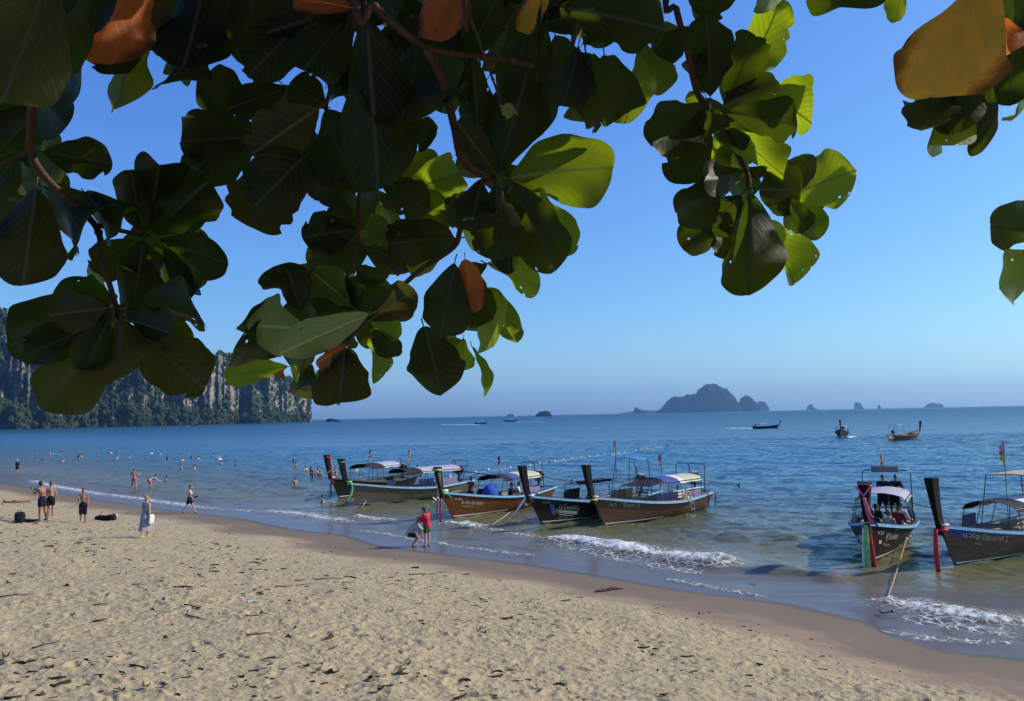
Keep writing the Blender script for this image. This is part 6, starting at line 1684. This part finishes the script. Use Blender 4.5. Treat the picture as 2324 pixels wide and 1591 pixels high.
for s, x, cl, lb in ((0.17, 0.25, NAVY, 'boatman in navy leaning at the stern of the crowded boat'), (0.16, -0.25, BLACK, 'boatman in black standing by the engine of the crowded boat')):
    q = make_person(lb, skeleton(1.7, 0.25, ((0.1, 0.05, 0.1), (-0.1, 0.05, 0.1)), ((0.9, 0.2, 0.6), (0.7, 0.2, 0.6)), 0.2), 'tan', 'black', 'short', [('shirt', 'shirt', cl), ('shorts', 'long_shorts', cl)], voxel=0.018, group=PS); put(q, in_boat(FB, s, x, 0.78), rzF + R(20))
CB = [o for o in COL.objects if o.get('label', '').startswith('orange brown varnished')][0]; rzC = CB.rotation_euler.z
q = make_person('boatman in maroon shirt standing in the bow of the orange boat', skeleton(1.72, 0.1, ((0.1, 0.06, 0.1), (-0.1, 0.06, 0.1)), ((0.6, 0.15, 0.9), (0.5, 0.15, 0.9)), 0.15), 'dark', 'black', 'short', [('shirt', 'singlet', MAROON), ('shorts', 'long_shorts', BLACK)], voxel=0.016); put(q, in_boat(CB, 0.80, 0.2, 0.30), rzC + R(180))
for s, x, wear, lb in ((0.40, -0.45, [('shirt', 'shirt', WHITE)], 'seated passenger in white under the cream canopy of the orange boat'), (0.30, -0.45, [('shirt', 'shirt', RED)], 'seated passenger in red under the cream canopy of the orange boat'), (0.46, -0.3, [('shirt', 'shirt', BLACK)], 'seated passenger in black under the blue end of the canopy')):
    q = make_person(lb, SIT(), 'fair', 'black', 'short', wear, voxel=0.018, group='passengers in the orange boat'); put(q, in_boat(CB, s, x, 0.60), rzC + R(110))
DB = [o for o in COL.objects if o.get('label', '').startswith('dark longtail boat with painted')][0]
q = make_person('seated passenger in the dark painted boat', SIT(), 'tan', 'black', 'short', [('shirt', 'shirt', MAROON)], voxel=0.018); put(q, in_boat(DB, 0.62, -0.2, 0.60), DB.rotation_euler.z + R(150))

# ------------------------------------------------------------------ far boats
def far_boat(label, px, rz, hull_mat, roof=None, scale=1.0, wake=0, group='longtail boats out on the bay'):
    r = empty('longtail_boat', at_z(px[0], px[1], 0.0), rz); r.scale = (scale,) * 3
    tag(r, label, 'boat', group)
    build_hull(r, hull_mat, RIM_DARK); build_prow(r, 1.6, 1.0); build_engine(r, R(3), 0.0, 0.09, 1.2, 3.0)
    if roof == 'canopy': build_canopy(r, 0.25, 0.55, 1.7, [(1.0, CL['lilac'])])
    if roof == 'stern': roof_frame(r, 0.30, 0.08, 2.6, 0.7, PIPE, CL['beige'])
    return r
def far_person(root, s, x, label, cl=BLACK, seated=False):
    pass
# heading is along +Y of the boat: rotation from +Y
far_boat('dark longtail boat with white wake crossing to the right', (1764, 972), R(-86), W_BLACK, 'canopy', 0.78)
far_boat('longtail boat seen bow on, second from right on the bay', (1909, 993), R(157), W_BLACK, 'canopy', 1.1)
far_boat('brown longtail boat at anchor with beige stern roof, rightmost on the bay', (2083, 996), R(-50), W_BROWN, 'stern', 1.0)
far_boat('small longtail boat with raised prow just below the white yacht', (1146, 957), R(85), W_BLACK, 'canopy', 1.1)
far_boat('distant dark boat speeding left of the yacht with a long wake', (1103, 962), R(-80), W_BLACK, 'canopy', 0.8)
far_boat('tiny dark boat near the round wooded islet', (1241, 948), R(60), W_BLACK, None, 1.0)
far_boat('tiny boat with white wake under the headland cliffs', (449, 966.5), R(-70), W_BLACK, None, 0.9)
far_boat('tiny boat right of the low rock islet', (760, 958.5), R(70), W_BLACK, None, 0.8)
far_boat('tiny dark boat far out between the headland and the yacht', (933, 951.5), R(-85), W_BLACK, 'canopy', 1.0)
# wakes lie on the water
FOAM = plain('foam', (0.72, 0.74, 0.74), 0.8, var=0.06, scale=3)
def wake(px0, px1, w0, w1, label, seed=1):
    a = at_z(px0[0], px0[1], 0.0); b_ = at_z(px1[0], px1[1], 0.0); d = (b_ - a); n = Vector((-d.y, d.x, 0)).normalized(); g = random.Random(seed)
    rows = []; N = 40
    for i in range(N + 1):
        f = i / N; p = a.lerp(b_, f); w = (w0 + (w1 - w0) * f) * g.uniform(0.5, 1.2); c = p + n * g.uniform(-0.2, 0.2) * w
        h = 0.10 * (1 - 0.7 * f) * g.uniform(0.2, 1.2)
        rows.append([c - n * w + Vector((0, 0, -0.1)), c - n * w * 0.5 + Vector((0, 0, 0.04 + h * 0.6)), c + Vector((0, 0, 0.04 + h)), c + n * w * 0.5 + Vector((0, 0, 0.04 + h * 0.6)), c + n * w + Vector((0, 0, -0.1))])
    m = MB(); m.loft(rows, False, False); return tag(m.build('wake', FOAM, None, True), label, None, None, 'stuff')
wake((1712, 972.5), (1655, 972), 1.2, 2.2, 'white wake behind the dark boat crossing right', 2)
wake((1922, 993), (1945, 990), 0.35, 0.15, 'bow wave of the boat seen bow on', 3)
wake((1090, 964.5), (1005, 963.5), 1.6, 3.0, 'long white wake left of the yacht', 4)
wake((1172, 957.5), (1235, 957), 1.2, 1.6, 'white wake right of the small longtail boat', 5)
wake((440, 966.5), (425, 966.4), 2.0, 3.0, 'white wake under the cliffs', 6)
wake((936, 952.0), (920, 952.6), 2.0, 2.0, 'white spray of the far dark boat', 7)
# white yacht
p = at_z(1157, 946.5, 0.0); d = (p - CAM).length
y_ = empty('motor_yacht', p + Vector((0, 0, 0)), R(80)); tag(y_, 'white motor yacht with stacked decks near the horizon', 'yacht')
k = d / FPX * 13.0 / 12.0
def yring(y, w, z0, z1): return [Vector((-w * 0.6, y, z0)), Vector((w * 0.6, y, z0)), Vector((w, y, z1)), Vector((-w, y, z1))]
MB().loft([yring(-12 * k, 2.6 * k, -0.5, 2.2 * k), yring(0, 3 * k, -0.5, 2.2 * k), yring(7 * k, 2.4 * k, -0.3, 2.5 * k), yring(12 * k, 0.15 * k, 0.2, 3.0 * k)], True, True).build('hull', WHITE_P, y_)
for i, (a, b_, w, z0, z1) in enumerate(((-11, 6, 2.5, 2.2, 4.0), (-10, 4, 2.2, 4.1, 5.6), (-8, 1.5, 1.8, 5.7, 6.8))):
    MB().loft([[Vector((-w * k, a * k, z0 * k)), Vector((w * k, a * k, z0 * k)), Vector((w * k, a * k, z1 * k)), Vector((-w * k, a * k, z1 * k))], [Vector((-w * k, (b_ + 1) * k, z0 * k)), Vector((w * k, (b_ + 1) * k, z0 * k)), Vector((w * 0.9 * k, (b_ - 0.6) * k, z1 * k)), Vector((-w * 0.9 * k, (b_ - 0.6) * k, z1 * k))]], True, True).build('deck_house', WHITE_P, y_)
    MB().box((0, (a + b_) / 2 * k, (z0 * 0.45 + z1 * 0.55) * k), (w * 2.04 * k, (b_ - a) * 0.86 * k, (z1 - z0) * 0.36 * k)).build('window_band', plain('yacht_glass', (0.03, 0.04, 0.06), 0.15), y_)
MB().tube([(0, -4 * k, 6.8 * k), (0, -4.6 * k, 9.5 * k)], 0.12 * k, 6).build('mast', WHITE_P, y_)
# ------------------------------------------------------------------ buoy line
A, B = s3(2100, 490), (1800 + 1690 / 2.324, 1600 + 165 / 2.324)
bx = [(72, 388), (168, 380), (262, 367), (350, 358), (435, 349), (517, 331), (605, 317), (650, 312), (726, 300), (798, 287), (876, 277), (946, 270), (1022, 262), (1085, 255), (1145, 253), (1203, 245), (1258, 238), (1355, 217), (1403, 207), (1450, 198), (1530, 188), (1564, 183), (1633, 172), (1672, 165)]
BUO = [((1800 + u / 2.324) * 0.6052, (1600 + v / 2.324) * 0.6052) for u, v in bx]
BUO = [s3(1985, 515), s3(1705, 560)][::-1] + BUO
bl = empty('buoy_line', at_z(*BUO[0], 0.0)); tag(bl, 'row of small white floats marking the swimming area', 'buoy line')
P0 = bl.location.copy()
bm_ = MB(); bm_.ell((0, 0, 0), (0.125, 0.125, 0.14), 10, 7); bm_.tube([(0, 0, 0.15), (0, 0, 0.24)], 0.03, 6); bme = bm_.mesh('float', WHITE_P, True)
bd_ = bm_.mesh('float', plain('float_dark', (0.05, 0.05, 0.06), 0.5), True)
pts = []
for i, (x, y) in enumerate(BUO):
    p = at_z(x, y, 0.0); o = link(bpy.data.objects.new('float', bd_ if i in (8, 24) else bme), bl); o.location = p - P0 + Vector((0, 0, 0.13)); pts.append(p - P0 + Vector((0, 0, 0.06)))
MB().tube(pts, 0.02, 5).build('rope', ROPE, bl)

# ------------------------------------------------------------------ things left on the sand
def bag_mesh(sx, sy, sz, seed):
    bm = bmesh.new(); bmesh.ops.create_cube(bm, size=2.0); bmesh.ops.subdivide_edges(bm, edges=bm.edges[:], cuts=5, use_grid_fill=True)
    g = random.Random(seed)
    for v in bm.verts:
        n = v.co.normalized(); c = v.co.lerp(n * 1.15, 0.55)
        q = 1 + 0.08 * math.sin(c.x * 5 + seed) * math.sin(c.z * 6)
        v.co = Vector((c.x * sx * q, c.y * sy * q, (c.z + 0.85) * sz * q))
    me = bpy.data.meshes.new('bag'); bm.to_mesh(me); bm.free(); me.polygons.foreach_set('use_smooth', [True] * len(me.polygons)); return me
bp = empty('backpack', ground_at(45, 1184), R(20)); tag(bp, 'black backpack standing on the sand left of the man with the phone', 'backpack')
mesh_obj('pack', bag_mesh(0.21, 0.15, 0.23, 2), BLACK, bp); mesh_obj('pocket', bag_mesh(0.14, 0.07, 0.11, 4), NAVY, bp).location = (0.0, -0.2, 0.02)
MB().tube([(-0.07, -0.02, 0.40), (-0.10, -0.05, 0.50), (0.05, -0.05, 0.50), (0.07, -0.02, 0.40)], 0.018, 6).build('handle', BLACK, bp)
for s in (-1, 1): MB().tube([(s * 0.10, 0.13, 0.40), (s * 0.14, 0.20, 0.25), (s * 0.12, 0.14, 0.05)], 0.025, 6).build('strap', BLACK, bp)
o = mesh_obj('clothes_heap', bag_mesh(0.30, 0.16, 0.06, 7), BLACK); o.location = ground_at(70, 1184); tag(o, 'low heap of dark clothes at the feet of the man with the phone', 'clothes')
rb_ = empty('beach_bag', ground_at(240, 1181), R(-2)); tag(rb_, 'long black bag lying on the sand right of the youth', 'bag')
m = MB(); n = 12
m.loft([[Vector((x, 0.17 * r * math.cos(a), 0.15 * r + 0.15 * r * math.sin(a))) for a in [2 * math.pi * i / n for i in range(n)]] for x, r in ((-0.52, 0.3), (-0.50, 0.72), (-0.3, 0.86), (0.0, 0.84), (0.2, 0.9), (0.36, 1.05), (0.46, 0.95), (0.5, 0.4))], True, True); m.build('roll', BLACK, rb_, True)
MB().tube([(0.36, 0.1, 0.28), (0.52, 0.02, 0.30), (0.6, -0.02, 0.16)], 0.03, 6).build('strap', WHITE, rb_)
for x in (-0.3, 0.15): MB().tube([(x, 0.15 * math.cos(a), 0.135 + 0.145 * math.sin(a)) for a in [2 * math.pi * i / 10 for i in range(11)]], 0.016, 5).build('band', NAVY, rb_)
# the walking woman's bag, the striding woman's pouch, the phone
wm = wk.matrix_basis
o = mesh_obj('shoulder_bag', bag_mesh(0.045, 0.12, 0.19, 5), WHITE); o.location = wk.location + Matrix.Rotation(wk.rotation_euler.z, 3, 'Z') @ Vector((0.27, 0.02, 0.60)); o.rotation_euler = (0, R(8), wk.rotation_euler.z); tag(o, 'white cloth bag at the hip of the woman in the sundress', 'bag')
def held(name, person_label, local, size, mat, label, cat):
    pr = [q for q in COL.objects if q.get('label') == person_label][0]
    m = MB(); m.box((0, 0, 0), size); me = m.mesh(name, mat)
    bm = bmesh.new(); bm.from_mesh(me); bmesh.ops.bevel(bm, geom=bm.edges[:], offset=min(size) * 0.25, segments=2, affect='EDGES'); bm.to_mesh(me); bm.free()
    o = mesh_obj(name, me); o.location = pr.location + Matrix.Rotation(pr.rotation_euler.z, 3, 'Z') @ Vector(local); o.rotation_euler = (0.2, 0, pr.rotation_euler.z); tag(o, label, cat)
held('phone', 'shirtless tanned man in dark trunks raising a phone to his face', (0.0, 0.42, 1.46), (0.15, 0.012, 0.08), BLACK, 'black phone held up by the shirtless man', 'phone')
held('pouch', 'woman in white bikini top and black shorts striding along the water', (0.17, 0.40, 0.98), (0.06, 0.24, 0.09), BLACK, 'black pouch in the hand of the striding woman', 'pouch')

# ------------------------------------------------------------------ litter on the sand
LIT = plain('litter_dark', (0.030, 0.018, 0.010), 0.9, var=0.3, scale=2); LITB = plain('litter_brown', (0.075, 0.035, 0.017), 0.85, var=0.4, scale=3)
g = random.Random(77)
def sand_surface(x, y):
    s = shore_dist(np.array([x]), np.array([y])); return float(ground_z(np.array([x]), np.array([y]))[0] + sand_relief(np.array([x]), np.array([y]), s)[0]), float(s[0])
# small twigs and fibres: uncountable
N = 8200
yy = 8.5 + (62 - 8.5) * np.random.default_rng(1).random(N) ** 1.35; xx = yy * (np.random.default_rng(2).random(N) * 1.42 - 0.78)
ss_ = shore_dist(xx, yy); zz_ = ground_z(xx, yy) + sand_relief(xx, yy, ss_)
clump = fbm(xx * 0.35, yy * 0.35, octaves=3, seed=201)
V = []; F = []; nv = 0
gr = np.random.default_rng(3)
for x, y, z, s, c in zip(xx, yy, zz_, ss_, clump):
    if s < 2.6 or s > 30: continue
    if s < 6 and gr.random() > 0.35: continue
    if gr.random() > 0.30 + 1.3 * c: continue
    L = gr.gamma(1.6, 0.036) * (1 + 0.018 * y) + 0.02; L = min(L, 0.32); w = L * gr.uniform(0.04, 0.18) + 0.005
    a = gr.normal(0.05, 0.55); bend = gr.uniform(-0.25, 0.25) * L; h = w * gr.uniform(0.5, 1.2) + 0.006
    ca, sa = math.cos(a), math.sin(a)
    rows = []
    for q, f in enumerate((-0.5, -0.15, 0.2, 0.5)):
        u = f * L; v = bend * (1 - 4 * f * f); ww = w * (1 - 1.3 * abs(f)) * 0.5 + 0.002
        cx, cy_ = x + u * ca - v * sa, y + u * sa + v * ca
        V += [(cx + ww * sa, cy_ - ww * ca, z - 0.004), (cx, cy_, z + h * (1 - 0.6 * abs(f))), (cx - ww * sa, cy_ + ww * ca, z - 0.004)]
    for q in range(3):
        for k in range(2):
            i = nv + q * 3 + k; F.append((i, i + 1, i + 4, i + 3))
    nv += 12
lit_me = np_mesh('beach_litter', np.array(V), np.array(F), smooth=False)
tag(mesh_obj('beach_litter', lit_me, LIT), 'dark twigs, fibres and leaf scraps scattered over the sand', None, None, 'stuff')
# bigger pieces, each its own thing
def dry_leaf(seed):
    me = leaf_mesh('dry_leaf', seed, 0.55, 0.25, 0.6, 2, 10, True); me.materials.append(LITB); return me
dl = [dry_leaf(i + 50) for i in range(5)]
ZB = 0.8176 * 0.6052
spots = [(281, 250), (745, 312), (680, 362), (765, 434), (1225, 374), (1340, 330), (1350, 437), (1297, 500), (1485, 492), (1385, 628), (1485, 650), (1710, 678), (1830, 660), (200, 620), (660, 740), (540, 752), (735, 706), (1085, 722), (165, 765), (20, 580), (1870, 618), (1960, 670), (920, 204), (770, 495), (1540, 530), (2210, 465), (40, 230), (1100, 70), (720, 80), (625, 390), (1735, 740), (1930, 425)]
for i, (u, v) in enumerate(spots):
    p = ground_at(u * ZB, (2000 + v * 0.8176) * 0.6052); z, s = sand_surface(p.x, p.y)
    o = mesh_obj('dry_leaf', dl[i % 5]); L = g.uniform(0.12, 0.21); o.scale = (L * 0.6, L, L * 0.7); o.location = (p.x, p.y, z + 0.03); o.rotation_euler = (g.uniform(-0.25, 0.25), g.uniform(-0.35, 0.35), g.uniform(0, 6.28))
    tag(o, 'curled brown dry leaf lying on the trampled sand', 'leaf', 'dry leaves on the sand')
sticks = [((1262, 250), (1430, 235)), ((845, 335), (925, 350)), ((1130, 478), (1240, 460)), ((0, 290), (140, 280)), ((140, 518), (280, 478)), ((600, 608), (680, 626)), ((420, 400), (495, 396)), ((430, 330), (485, 326)), ((1880, 190), (2065, 175)), ((1445, 212), (1580, 210)), ((850, 370), (940, 395)), ((1180, 380), (1120, 380)), ((380, 25), (330, 60)), ((605, 245), (680, 240))]
for i, (a, b_) in enumerate(sticks):
    P = []
    for f in (0, 0.25, 0.5, 0.75, 1):
        u = a[0] + (b_[0] - a[0]) * f; v = a[1] + (b_[1] - a[1]) * f
        p = ground_at(u * ZB, (2000 + v * 0.8176) * 0.6052); z, s = sand_surface(p.x, p.y)
        P.append(Vector((p.x + g.uniform(-0.03, 0.03), p.y + g.uniform(-0.03, 0.03), z + 0.012 + 0.01 * g.random())))
    m = MB(); m.tube(P, [0.016, 0.014, 0.012, 0.010, 0.006], 6); q = P[2]; m.tube([q, q + Vector((g.uniform(-0.15, 0.15), g.uniform(-0.1, 0.1), 0.03))], [0.008, 0.004], 5)
    tag(m.build('stick', LIT, None, True), 'thin dark driftwood stick lying on the sand', 'stick', 'driftwood sticks on the sand')
# a piece of driftwood by the wet strip and a clear plastic cup
P = [ground_at(x, y) + Vector((0, 0, 0.04)) for x, y in ((1352, 1345), (1375, 1342), (1398, 1338), (1415, 1339))]
m = MB(); m.tube(P, [0.03, 0.05, 0.035, 0.015], 7); m.tube([P[1], P[1] + Vector((0.2, -0.1, 0.12))], [0.02, 0.008], 6); tag(m.build('driftwood', LITB, None, True), 'short reddish driftwood branch where the damp sand begins', 'driftwood')
m = MB(); m.loft([[Vector((x, r * math.cos(a), r + r * math.sin(a))) for a in [2 * math.pi * i / 12 for i in range(12)]] for x, r in ((-0.06, 0.032), (0.05, 0.042), (0.06, 0.046))], True, False)
o = m.build('plastic_cup', plain('cup_clear', (0.62, 0.66, 0.68), 0.2), None, True); p = ground_at(568, 1369); o.location = p + Vector((0, 0, 0.0)); o.rotation_euler = (0, 0, 0.6); tag(o, 'crushed clear plastic cup among the litter on the sand', 'cup')

# ------------------------------------------------------------------ labels that count from the left
ORD = ['first', 'second', 'third', 'fourth', 'fifth', 'sixth', 'seventh', 'eighth', 'ninth', 'tenth', 'eleventh', 'twelfth', 'thirteenth', 'fourteenth', 'fifteenth', 'sixteenth', 'seventeenth', 'eighteenth', 'nineteenth', 'twentieth']
def ordinal(n):
    if n < 20: return ORD[n]
    tens = ('twenty', 'thirty', 'forty', 'fifty')[(n + 1) // 10 - 2]
    if (n + 1) % 10 == 0: return tens[:-1] + 'ieth'
    return tens + ' ' + ORD[(n + 1) % 10 - 1]
def count_labels(group, text):
    obs = sorted([o for o in COL.objects if o.get('group') == group], key=lambda o: proj(o.location)[0] if o.location.length > 0.01 else proj(o.data.vertices[0].co)[0])
    for i, o in enumerate(obs):
        if o['label'] in (LBL, 'curled brown dry leaf lying on the trampled sand', 'thin dark driftwood stick lying on the sand'): o['label'] = text % ordinal(i)
count_labels(GS, 'bather with head and shoulders above water, %s swimmer counted from the left')
count_labels('dry leaves on the sand', 'curled brown dry leaf on the trampled sand, %s counted from the left')
count_labels('driftwood sticks on the sand', 'thin dark driftwood stick on the sand, %s counted from the left')
# ------------------------------------------------------------------ sea haze
hb = MB().box((0, 4000, 122), (18000, 11400, 250))
ho = hb.build('haze', None)
ht = NT('haze_air')
pv = ht.n('ShaderNodeVolumePrincipled')
pv.inputs['Color'].default_value = (0.28, 0.58, 1.0, 1)
pv.inputs['Density'].default_value = 0.000075
pv.inputs['Anisotropy'].default_value = 0.35
ht.l(pv.outputs[0], ht.out.inputs['Volume'])
ho.data.materials.append(ht.mat)
tag(ho, 'thin blue sea haze over the whole bay', 'haze', None, 'stuff')
